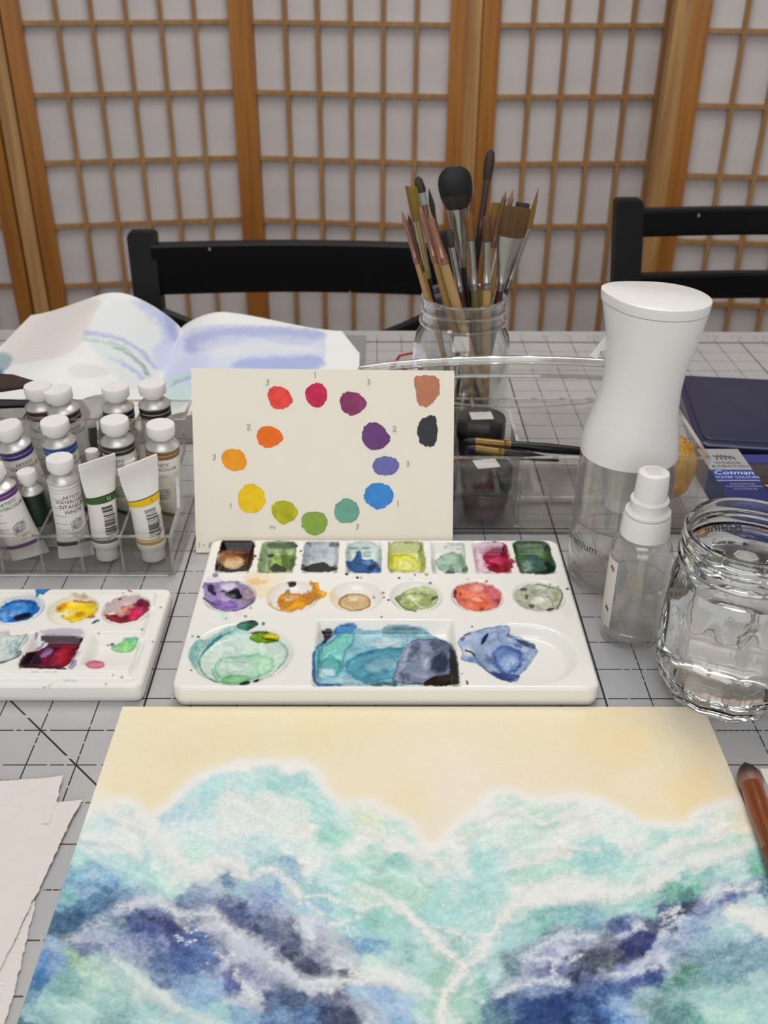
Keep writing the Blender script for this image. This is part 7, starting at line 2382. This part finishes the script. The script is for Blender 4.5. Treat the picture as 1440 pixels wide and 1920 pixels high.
IN = 1 / 61.0   # inches per photograph pixel at the jar
FERR = mat('nickel_ferrule', 'a8a49e', 0.24, metal=0.95, var=0.08)
JB = [
    ('large black mop brush with pale silver ferrule, widest in the jar', (850, 310), 19.6, (853, 391), (867, 500), (874, 560), 19.9, 60, 36, 12, H_BLACK, FERR, BLH, 'mop', .4, H_GREY),
    ('tallest brush in the jar with dark brown filbert tip and grey ferrule', (921, 280), 20.2, (916, 338), (894, 440), (882, 560), 20.3, 19, 14, 14, H_DBROWN, DKFER, BLH, 'filbert', .6, None),
    ('angled ochre flat brush leaning to the left of the jar', (770, 346), 19.9, (784, 416), (803, 522), (812, 565), 19.9, 21, 15, 10, H_OCHRE, CHAMP, BLH, 'angle', .35, None),
    ('pointed brush with dark tip and pale blue-grey base at the jar left', (783, 331), 20.3, (796, 386), (816, 470), (836, 565), 20.1, 19, 14, 11, H_OLIVE, COPPER, OCHH, 'filbert', .6, H_PALE),
    ('slim dark pointed brush left of the black mop', (804, 353), 20.6, (814, 397), (826, 470), (843, 565), 20.55, 11, 9, 9, H_OLIVE, DKFER, WOODH, 'round', 1, None),
    ('leftmost thin copper-ferruled brush with raw wood handle', (753, 394), 19.4, (761, 414), (785, 494), (801, 560), 19.3, 7, 9, 9, H_PINK, COPPER, WOODH, 'round', 1, None),
    ('thin brown-ferruled brush next to the leftmost one', (765, 402), 19.6, (772, 422), (795, 510), (806, 560), 19.5, 7, 8, 8, H_OLIVE, DKFER, OCHH, 'round', 1, None),
    ('copper-ferruled brush whose ochre handle crosses the jar front', (787, 388), 19.25, (792, 402), (818, 492), (838, 565), 19.1, 8, 11, 12, H_PINK, COPPER, OCHH, 'round', 1, None),
    ('copper-ferruled brush with thick pale wood handle at the jar front', (805, 398), 18.8, (811, 412), (836, 494), (854, 565), 18.7, 8, 12, 16, H_PINK, COPPER, WOODH, 'round', 1, None),
    ('dark olive filbert brush with silver ferrule and red handle', (841, 428), 19.0, (848, 465), (861, 548), (868, 575), 19.0, 14, 13, 12, H_OLIVE, FERR, REDH, 'filbert', .6, None),
    ('amber filbert brush with long silver ferrule below the black mop', (879, 395), 18.95, (878, 453), (889, 546), (892, 575), 18.95, 18, 15, 14, H_AMBER, FERR, OLIVEH, 'filbert', .6, None),
    ('copper liner brush between the black mop and the tall filbert', (889, 343), 20.0, (884, 368), (876, 440), (866, 565), 20.1, 6, 8, 8, H_PINK, COPPER, WOODH, 'round', 1, None),
    ('brown filbert brush with straight silver ferrule and wood handle', (913, 402), 18.9, (913, 455), (913, 542), (912, 575), 18.9, 19, 15, 16, H_BROWN, FERR, WOODH, 'filbert', .6, None),
    ('ochre flat brush behind the copper liners on the right', (931, 380), 20.1, (924, 416), (912, 500), (902, 565), 20.0, 17, 12, 10, H_OCHRE, COPPER, OCHH, 'flat', .35, None),
    ('left of two thin copper liners on the right of the jar', (949, 357), 19.7, (943, 373), (926, 465), (903, 565), 19.8, 6, 10, 10, H_PINK, COPPER, WOODH, 'round', 1, None),
    ('right of two thin copper liners on the right of the jar', (962, 355), 19.5, (955, 373), (935, 462), (918, 565), 19.4, 6, 10, 9, H_PINK, COPPER, OCHH, 'round', 1, None),
    ('wide brown flat brush with dark edge and broad silver ferrule', (969, 388), 19.2, (958, 445), (937, 545), (932, 570), 19.3, 50, 40, 14, H_BROWN, FERR, REDH, 'flat', .22, None),
    ('dark-tipped flat brush behind the wide brown flat', (981, 380), 20.4, (974, 398), (950, 520), (940, 565), 20.3, 26, 20, 10, H_DBROWN, FERR, REDH, 'flat', .25, None),
    ('long ochre dagger brush leaning furthest right', (1016, 354), 20.1, (986, 428), (950, 540), (940, 570), 20.0, 16, 13, 11, H_OCHRE, FERR, REDH, 'blade', .4, None),
]
for (lb, tp, Yt, f0, f1, rm, Yr, wb, wf, wh, hm, fm, hd, sh, fl, tm) in JB:
    jar_brush(lb, tp, Yt, f0, f1, rm, Yr, wb * IN, wf * IN, wh * IN, hm, fm, hd, sh, fl, tm)


# ================================================================ tall continuous-mist bottle
BX, BY = 12.12, 11.85
SPRCL = clear('spray_clear_plastic', tint=(0.975, 0.97, 0.965), haze=0.085, refl=1.2, power=3.5)
WATER = clear('still_water', tint=(0.975, 0.975, 0.97), haze=0.05, refl=0.8)


def mist_bottle():
    t = thing('spray_bottle', 'tall continuous-mist spray bottle with white pinched top and clear base', 'spray bottle', (BX, BY, 0), (0, 0, 0))
    prof = [(.92, 0), (1.05, .05), (1.14, .2), (1.19, .5), (1.20, 1.2), (1.18, 2.4), (1.15, 3.75)]
    M().lathe(prof + [(1.09, 3.75), (1.12, 2.4), (1.14, 1.2), (1.1, .5), (1.0, .22), (0, .2)], 56).part('clear_bottle', SPRCL, t)
    M().lathe([(0.98, .22), (1.07, .5), (1.12, .9), (1.12, 1.18), (0, 1.18)], 48).part('water', WATER, t)
    M().lathe([(1.13, 1.16), (1.14, 1.19)], 48, c0=False, c1=False).part('water_line', mat('water_line', '8c8a88', .3), t)
    M().tube([(0, 0, .25), (.02, 0, 2.2)], .07, 8).part('dip_tube', EDGE, t)
    M().lathe([(.42, 2.1), (.42, 3.6)], 24).part('pump_chamber', mat('milky_pump', 'cfcdc9', .4), t)
    M().lathe([(.62, 2.55), (.62, 3.7)], 24, c0=False, c1=False).part('inner_collar', clear('frosted_collar', tint=(.85, .85, .84), haze=.25, hazec=(.75, .75, .73)), t)
    # the moulded shroud: teardrop sections that turn and widen to the nozzle
    rings = []
    ax = R_(143)         # direction of the nozzle in plan

    def sec(z, r, e, dx, dy, n=56, tiltx=0.0, tilty=0.0):
        o = []
        for k in range(n):
            a = 2 * math.pi * k / n
            ca = math.cos(a - ax)
            rr = r * (1 + e * (max(ca, 0) ** 7) * 1.15)
            st = 1 + .30 * e
            la, lb = rr * math.cos(a - ax) * st, rr * math.sin(a - ax) / (st ** .4)
            x, y = dx + la * math.cos(ax) - lb * math.sin(ax), dy + la * math.sin(ax) + lb * math.cos(ax)
            o.append((x, y, z + tiltx * x + tilty * y))
        return o
    S_ = [(3.62, 1.165, 0), (3.75, 1.165, 0), (4.1, 1.12, 0), (4.5, 1.03, 0), (4.9, .95, .01), (5.3, .895, .03), (5.7, .88, .06), (6.1, .90, .09), (6.5, .95, .13), (6.95, 1.0, .18), (7.22, 1.03, .21)]
    for z, r, e in S_:
        rings.append(sec(z, r, e, .22 * sstep(4.0, 7.1, z), 0))
    M().loft(rings, False, True).part('shroud', WHITE_PL, t, smooth=60)
    M().loft([sec(7.22, 1.02, .21, .22, 0), sec(7.24, 1.02, .21, .22, 0)], False, False).part('seam', mat('seam_grey', 'b5b2ac', .5), t)
    M().loft([sec(7.24, 1.035, .22, .22, 0), sec(7.42, 1.055, .22, .22, 0), sec(7.47, 1.05, .22, .22, 0), sec(7.485, 1.025, .22, .22, 0)], False, True).part('top_cap', WHITE_PL, t, smooth=50)
    # trigger
    M().loft([[(-.74, .44, 6.45), (-.62, .6, 6.45), (-.7, .5, 6.0)], [(-.88, .54, 6.2), (-.78, .66, 6.2), (-.84, .58, 5.95)], [(-1.08, .62, 5.82), (-.98, .72, 5.82), (-.9, .6, 5.74)]]).part('trigger', WHITE_PL, t, smooth=0)
    f = lambda z, th, g=0: ((1.19 + g) * math.cos(th), (1.19 + g) * math.sin(th))
    wrap_text(f, 'premium', 0.30, R_(-152), 1.25, .012, 'lettering', INK, t, r=1.2)
    M().lathe([(1.205, 1.86), (1.205, 1.88)], 56, c0=False, c1=False).part('printed_line', mat('line_ink', '6a6660', .5), t)


mist_bottle()


# ================================================================ small pump bottle
def pump_bottle():
    x, y = 12.02, 9.32
    t = thing('spray_bottle', 'small clear bottle with white ribbed pump cap beside the large palette', 'spray bottle', (x, y, 0))
    M().lathe([(.55, 0), (.64, .04), (.68, .16), (.69, .5), (.69, 2.3), (.66, 2.55), (.55, 2.72), (.42, 2.80), (.38, 2.82), (.38, 2.85), (.34, 2.85), (.4, 2.74), (.52, 2.66), (.62, 2.5), (.65, 2.3), (.65, .5), (.62, .2), (0, .14)], 48).part('clear_bottle', SPRCL, t)
    M().lathe([(.60, .2), (.64, .45), (.64, 1.65), (0, 1.65)], 40).part('water', WATER, t)
    M().lathe([(.655, 1.63), (.66, 1.655)], 48, c0=False, c1=False).part('water_line', mat('water_line2', 'a5a29e', .3), t)
    M().lathe([(.672, .40), (.695, .42), (.672, .44)], 48, c0=False, c1=False).part('base_ring', EDGE, t)
    M().tube([(0, 0, 2.8), (.05, -.1, 1.4), (.2, -.25, .18)], .045, 8).part('dip_tube', EDGE, t)
    m = M()
    rings = []
    n = 60
    for z, r in ((2.80, .52), (2.83, .545), (3.28, .52), (3.34, .5)):
        rings.append([((r + (.008 if k % 2 else 0)) * math.cos(2 * math.pi * k / n), (r + (.008 if k % 2 else 0)) * math.sin(2 * math.pi * k / n), z) for k in range(n)])
    m.loft(rings).part('ribbed_collar', WHITE_PL, t)
    M().lathe([(.46, 3.34), (.50, 3.37), (.50, 3.43), (.43, 3.47), (.40, 3.5), (.41, 3.66), (.43, 3.70), (.41, 3.74), (.37, 3.76), (0, 3.76)], 44).part('pump_ring', WHITE_PL, t)
    M().lathe([(.365, 3.7), (.365, 3.78), (.34, 4.32), (.325, 4.37), (.27, 4.39), (0, 4.39)], 44).part('pump_button', CAP_PL, t)
    M().rbox(-.16, -.16, 4.391, .16, .16, 4.40, r=.05).part('button_recess', mat('button_recess', 'dcd8d2', .5), t)
    m = M()
    vs = []
    for k in range(9):
        a = R_(172 + 40 * k / 8)
        for z in (.45, 2.25):
            vs.append((.70 * math.cos(a), .70 * math.sin(a), z))
    m.add(vs, [(2 * k, 2 * k + 2, 2 * k + 3, 2 * k + 1) for k in range(8)]).part('paper_label', mat('worn_label', 'd9d4cc', .5, var=.03), t)
    lm = mat('label_red', '9c4a48', .5)
    for zz in (2.02, .92):
        for q in range(3):
            a = R_(196 + 3 * q)
            M().box(.705 * math.cos(a) - .012, .705 * math.sin(a) - .012, zz - .03 * q, .705 * math.cos(a) + .012, .705 * math.sin(a) + .012, zz + .07 - .02 * q).part('label_print', lm if q else INK, t, smooth=0)


pump_bottle()


# ================================================================ faceted water jar
WG = glass('thick_glass', (0.985, 0.99, 0.985), 1.5)
WATERG = glass('jar_water', (0.985, 0.985, 0.98), 1.33)


def water_jar():
    x, y = 13.62, 7.42
    t = thing('water_glass_jar', 'faceted glass jam jar of rinsing water at the right of the palette', 'jar', (x, y, 0), (0, 0, R_(8)))
    n = 96
    NF = 12

    def ring(z, r, fac):
        o = []
        for k in range(n):
            a = 2 * math.pi * k / n
            b = (a + math.pi / NF) % (2 * math.pi / NF) - math.pi / NF
            rr = r * ((1 - fac) + fac * math.cos(math.pi / NF) * 1.018 / math.cos(b))
            o.append((rr * math.cos(a), rr * math.sin(a), z))
        return o
    outer = [(.16, .15, 0), (.15, .8, 0), (.06, 1.02, 0), (0.0, 1.10, .2), (0.0, 1.16, .3), (.05, 1.22, .5), (.16, 1.27, .8), (.34, 1.34, 1), (.5, 1.40, 1), (.9, 1.46, 1), (1.5, 1.49, 1), (2.0, 1.49, 1), (2.25, 1.49, .7), (2.42, 1.49, .2), (2.6, 1.475, 0), (2.85, 1.44, 0), (3.05, 1.38, 0), (3.18, 1.345, 0), (3.28, 1.35, 0), (3.34, 1.39, 0), (3.40, 1.40, 0),
             (3.46, 1.37, 0), (3.52, 1.345, 0), (3.62, 1.345, 0), (3.67, 1.38, 0), (3.72, 1.38, 0), (3.77, 1.35, 0), (3.9, 1.34, 0), (3.96, 1.36, 0), (4.02, 1.36, 0), (4.06, 1.33, 0), (4.07, 1.29, 0)]
    inner = [(4.04, 1.25, 0), (3.9, 1.235, 0), (3.3, 1.235, 0), (3.0, 1.28, 0), (2.7, 1.345, 0), (2.3, 1.365, 0), (1.2, 1.35, 0), (.6, 1.27, 0), (.38, 1.12, 0), (.30, .8, 0), (.28, .3, 0)]
    M().loft([ring(*q) for q in outer] + [ring(*q) for q in inner]).part('jar_glass', WG, t, smooth=30)
    wz = [(.285, .3), (.305, .8), (.385, 1.12), (.605, 1.272), (1.2, 1.352), (2.3, 1.367), (2.7, 1.347), (2.92, 1.298)]
    M().loft([[(r * math.cos(2 * math.pi * k / 64), r * math.sin(2 * math.pi * k / 64), z) for k in range(64)] for z, r in wz]).part('water', WATERG, t, smooth=60)
    f = lambda z, th, g=0: ((1.40 + g - max(0, z - 2.9) * .12) * math.cos(th), (1.40 + g - max(0, z - 2.9) * .12) * math.sin(th))
    emb = clear('embossed_glass', tint=(.62, .63, .64), haze=.15, refl=2.0, power=2.0)
    wrap_text(lambda z, th, g=0: (1.478 * math.cos(th), 1.478 * math.sin(th)), 'Bonne Maman', .34, R_(-92), 2.62, 0, 'embossed_script', emb, t, r=1.48, shear=.35)
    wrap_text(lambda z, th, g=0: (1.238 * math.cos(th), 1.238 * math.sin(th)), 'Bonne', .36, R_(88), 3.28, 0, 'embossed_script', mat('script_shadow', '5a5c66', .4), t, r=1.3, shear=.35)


water_jar()


# ================================================================ paint tin and carton
def paint_tin():
    a = G(1270, 700, .75)
    b = G(1315, 827, .75)
    rot = math.atan2(a[0] - b[0], a[1] - b[1])
    t = thing('paint_tin', 'closed navy blue watercolour tin at the far right of the mat', 'tin', (b[0], b[1], 0), (0, 0, -rot))
    L = math.hypot(a[0] - b[0], a[1] - b[1])
    nv = mat('navy_enamel', '1e2244', .28, var=.03, coat=.2)
    M().rbox(-.05, -.05, 0, 3.75, L, .42, r=.3, tr=.05).part('tin_base', mat('navy_base', '151a3c', .3), t)
    M().rbox(-.08, -.08, .43, 3.78, L + .03, .70, r=.32, tr=.09).part('tin_lid', nv, t)
    M().rbox(.1, .22, .70, 3.6, L - .25, .755, r=.25, tr=.04).part('raised_panel', mat('navy_panel', '282b48', .35, var=.03), t)
    M().tube([(.15, -.06, .64), (3.6, -.06, .64)], .035, 6).part('lid_highlight', mat('highlight_bead', '6f7488', .3, metal=.3), t)  # pale bead paints the highlight along the front lid edge


paint_tin()


def carton():
    z = .8
    x0, x1, y0, y1 = 15.86, 17.12, 12.9, 17.62
    t = thing('paint_carton', 'blue and grey watercolour paint carton standing between the caddy and the jar', 'box', (x0, y0, 0))
    navy = mat('carton_navy', '1d2a66', .35, var=.03)
    M().box(0, 0, 0, x1 - x0, y1 - y0, z).part('carton_body', navy, t, smooth=0)
    M().box(.0, 3.35, z, x1 - x0, y1 - y0, z + .006).part('grey_panel', mat('carton_grey', 'a3a3a4', .45), t, smooth=0)
    M().box(.0, 2.72, z, x1 - x0, 3.34, z + .006).part('blue_band', mat('carton_blue', '24409a', .35), t, smooth=0)
    M().box(.0, 2.66, z, x1 - x0, 2.70, z + .008).part('silver_line', mat('carton_line', 'b4b6c4', .4), t, smooth=0)
    wt = mat('carton_white', 'e0e2ec', .5)

    def tx(s, x, y, size, m_, sh=0):
        v, f = text2d(s, size, sh)
        M().add([(a + x, b + y, z + .012) for a, b in v], f).part('lettering', m_, t, smooth=0)
    tx('Cotman', .63, 3.04, .36, wt, .2)
    tx('WATER COLOURS', .66, 2.82, .155, wt)
    for q, s_ in enumerate(('AQUARELLES', 'AQUARELLFARBEN', 'ACUARELAS')):
        tx(s_, .68, 2.42 - .15 * q, .125, mat('carton_pale', 'a4aed0', .5))
    ik = mat('carton_ink', '3f4046', .5)
    for q, s_ in enumerate(('WINSOR', '& NEWTON')):
        tx(s_, .66, 3.72 - .22 * q, .2, ik)
    e = M()
    for q in range(5):
        e.tube([(.35 + .12 * q, 4.25 + .04 * math.sin(q), z + .01), (.45 + .12 * q, 4.12, z + .01), (.4 + .14 * q, 4.0, z + .01)], .025, 4)
    e.part('printed_crest', ik, t, smooth=0)
    # neighbour: second carton, lying alongside
    t2 = thing('paint_carton', 'second carton with violet edge, black label and orange corner at the right frame edge', 'box', (x1 + .08, y0, 0))
    M().box(0, 0, 0, 3.2, y1 - y0 - .02, .62).part('carton_body', mat('carton_black', '1c1b20', .4), t2, smooth=0)
    M().box(0, 4.1, .62, 3.2, y1 - y0 - .02, .626).part('violet_band', mat('carton_violet', '34367c', .4), t2, smooth=0)
    M().box(0, 2.85, .62, 3.2, 4.05, .626).part('dark_panel', mat('carton_dark', '3a3634', .45, var=.4, vs=50), t2, smooth=0)
    M().add([(.08, 2.75, .63), (3.1, 2.75, .63), (3.1, 1.3, .63), (.55, 1.9, .63)], [(0, 3, 2, 1)]).part('orange_panel', mat('carton_orange', 'e5835a', .45), t2, smooth=0)
    v, f = text2d('15', .7)
    M().add([(a + 1.1, b + 3.2, .632) for a, b in v], f).part('lettering', mat('carton_grey2', 'c9c6c2', .5), t2, smooth=0)


carton()


# ================================================================ round brush on a napkin, right foreground
def fore_brush():
    n = thing('paper_sheet', 'small white paper sheet under the large round brush at right', 'paper', (13.68, 4.88, 0.0))
    M().box(0, -5.2, .002, 4.0, 0, .02).part('sheet', PAPER, n, smooth=0)
    tip = G(1396, 1429, .30)
    end = G(1462, 1640, .30)
    d = end - tip
    d = d / np.linalg.norm(d)
    e = tip + d * 9.5
    t = lying_brush('large round brush with dark wet tip and copper-brown handle at the right edge', tip, e, (.66, 1.9, 6.6), (.25, .21, .19), (SABLE, COPH, COPH))


def sable():
    m, nt, b = nodes('sable_hair')
    tc = nt.nodes.new('ShaderNodeTexCoord')
    vm = nt.nodes.new('ShaderNodeVectorMath')
    vm.operation = 'LENGTH'
    nt.links.new(tc.outputs['Object'], vm.inputs[0])
    cr = nt.nodes.new('ShaderNodeValToRGB')
    cr.color_ramp.elements[0].position = 0.0075
    cr.color_ramp.elements[0].color = (*lin('170a0a'), 1)
    cr.color_ramp.elements[1].position = 0.0185
    cr.color_ramp.elements[1].color = (*lin('9a7268'), 1)
    e = cr.color_ramp.elements.new(0.0115)
    e.color = (*lin('3f2420'), 1)
    nt.links.new(vm.outputs['Value'], cr.inputs[0])
    nt.links.new(cr.outputs[0], b.inputs['Base Color'])
    b.inputs['Roughness'].default_value = .45
    return m


SABLE = sable()
COPH = wood('polished_copper_wood', '6f3418', 'a85c2c', .22, axis=(120, 12, 120), scale=1.0)
fore_brush()


# ================================================================ kitchen paper, left foreground
def towel():
    tm, nt, b = nodes('embossed_kitchen_paper')
    b.inputs['Base Color'].default_value = (*lin('e6dedb'), 1)
    b.inputs['Roughness'].default_value = .95
    b.inputs['Specular IOR Level'].default_value = .1
    tc = nt.nodes.new('ShaderNodeTexCoord')
    vo = nt.nodes.new('ShaderNodeTexVoronoi')
    vo.inputs['Scale'].default_value = 330
    vo.inputs['Randomness'].default_value = .35
    nt.links.new(tc.outputs['Object'], vo.inputs['Vector'])
    nz = nt.nodes.new('ShaderNodeTexNoise')
    nz.inputs['Scale'].default_value = 1400
    nt.links.new(tc.outputs['Object'], nz.inputs['Vector'])
    mr = nt.nodes.new('ShaderNodeMapRange')
    mr.inputs['From Min'].default_value = 0.1
    mr.inputs['From Max'].default_value = 0.32
    mr.inputs['To Min'].default_value = 1.0
    mr.inputs['To Max'].default_value = 0.0
    nt.links.new(vo.outputs['Distance'], mr.inputs['Value'])
    ad = nt.nodes.new('ShaderNodeMath')
    ad.operation = 'MULTIPLY_ADD'
    ad.inputs[1].default_value = .35
    nt.links.new(nz.outputs['Fac'], ad.inputs[0])
    nt.links.new(mr.outputs[0], ad.inputs[2])
    bp = nt.nodes.new('ShaderNodeBump')
    bp.inputs['Strength'].default_value = .6
    bp.inputs['Distance'].default_value = .0007
    nt.links.new(ad.outputs[0], bp.inputs['Height'])
    nt.links.new(bp.outputs[0], b.inputs['Normal'])
    cr = nt.nodes.new('ShaderNodeValToRGB')
    cr.color_ramp.elements[0].color = (*lin('e1d9d5'), 1)
    cr.color_ramp.elements[1].color = (*lin('f4f0ee'), 1)
    nt.links.new(mr.outputs[0], cr.inputs[0])  # dots lightened in the colour to stand in for light on the embossing
    nt.links.new(cr.outputs[0], b.inputs['Base Color'])
    t = thing('paper_towel', 'folded white embossed kitchen paper at the left edge of the painting', 'paper towel', (-3, 2, 0))

    def sheet(left, right, top_fn, z0, nm, seed):
        """quilted sheet between two edges, torn on the right"""
        ny, nx = 150, 60
        P = np.zeros((ny, nx, 3))
        for i in range(ny):
            q = i / (ny - 1)
            y = top_fn[0] + (top_fn[1] - top_fn[0]) * q
            xr = np.interp(-y, [-p[1] for p in right], [p[0] for p in right])
            xr += .022 * float(fbm(y * 9, 0, 3, seed)) + .012 * float(vnoise(y * 40, 1, seed))
            for j in range(nx):
                s_ = j / (nx - 1)
                x = left + (xr - left) * s_
                yy = y + (.05 * (x + .15) + .012 * float(vnoise(x * 30, 2, seed)) if i == 0 else 0) + .10 * (1 - q) * (x + .1) * .5
                z = z0 + .03 + .035 * float(fbm(x * 1.1, y * 1.1, 3, seed)) + .02 * math.exp(-((1 - s_) / .04) ** 2)
                P[i, j] = (x + 3, yy - 2, max(z, z0 + .012))
        m = M().grid(P[::-1])
        P2 = P.copy()
        P2[:, :, 2] -= .012
        m.part(nm, tm, t, smooth=180)
    sheet(-4.5, [(.39, 3.95), (.30, 3.3), (.17, 1.9), (.10, 1.3), (.02, .42), (-.2, -.4), (-.5, -1.5), (-.8, -3)], (3.93, -3.0), .045, 'top_sheet', 4)
    sheet(-4.5, [(-.15, 4.7), (-.06, 3.6)], (4.62, 3.4), .03, 'upper_fold', 9)
    sheet(-4.0, [(.0, 2.2), (.19, 1.6), (.27, .8), (.34, .2), (.38, -.5), (.42, -1.6), (.42, -3.0)], (2.0, -3.0), .0, 'under_sheet', 6)


towel()
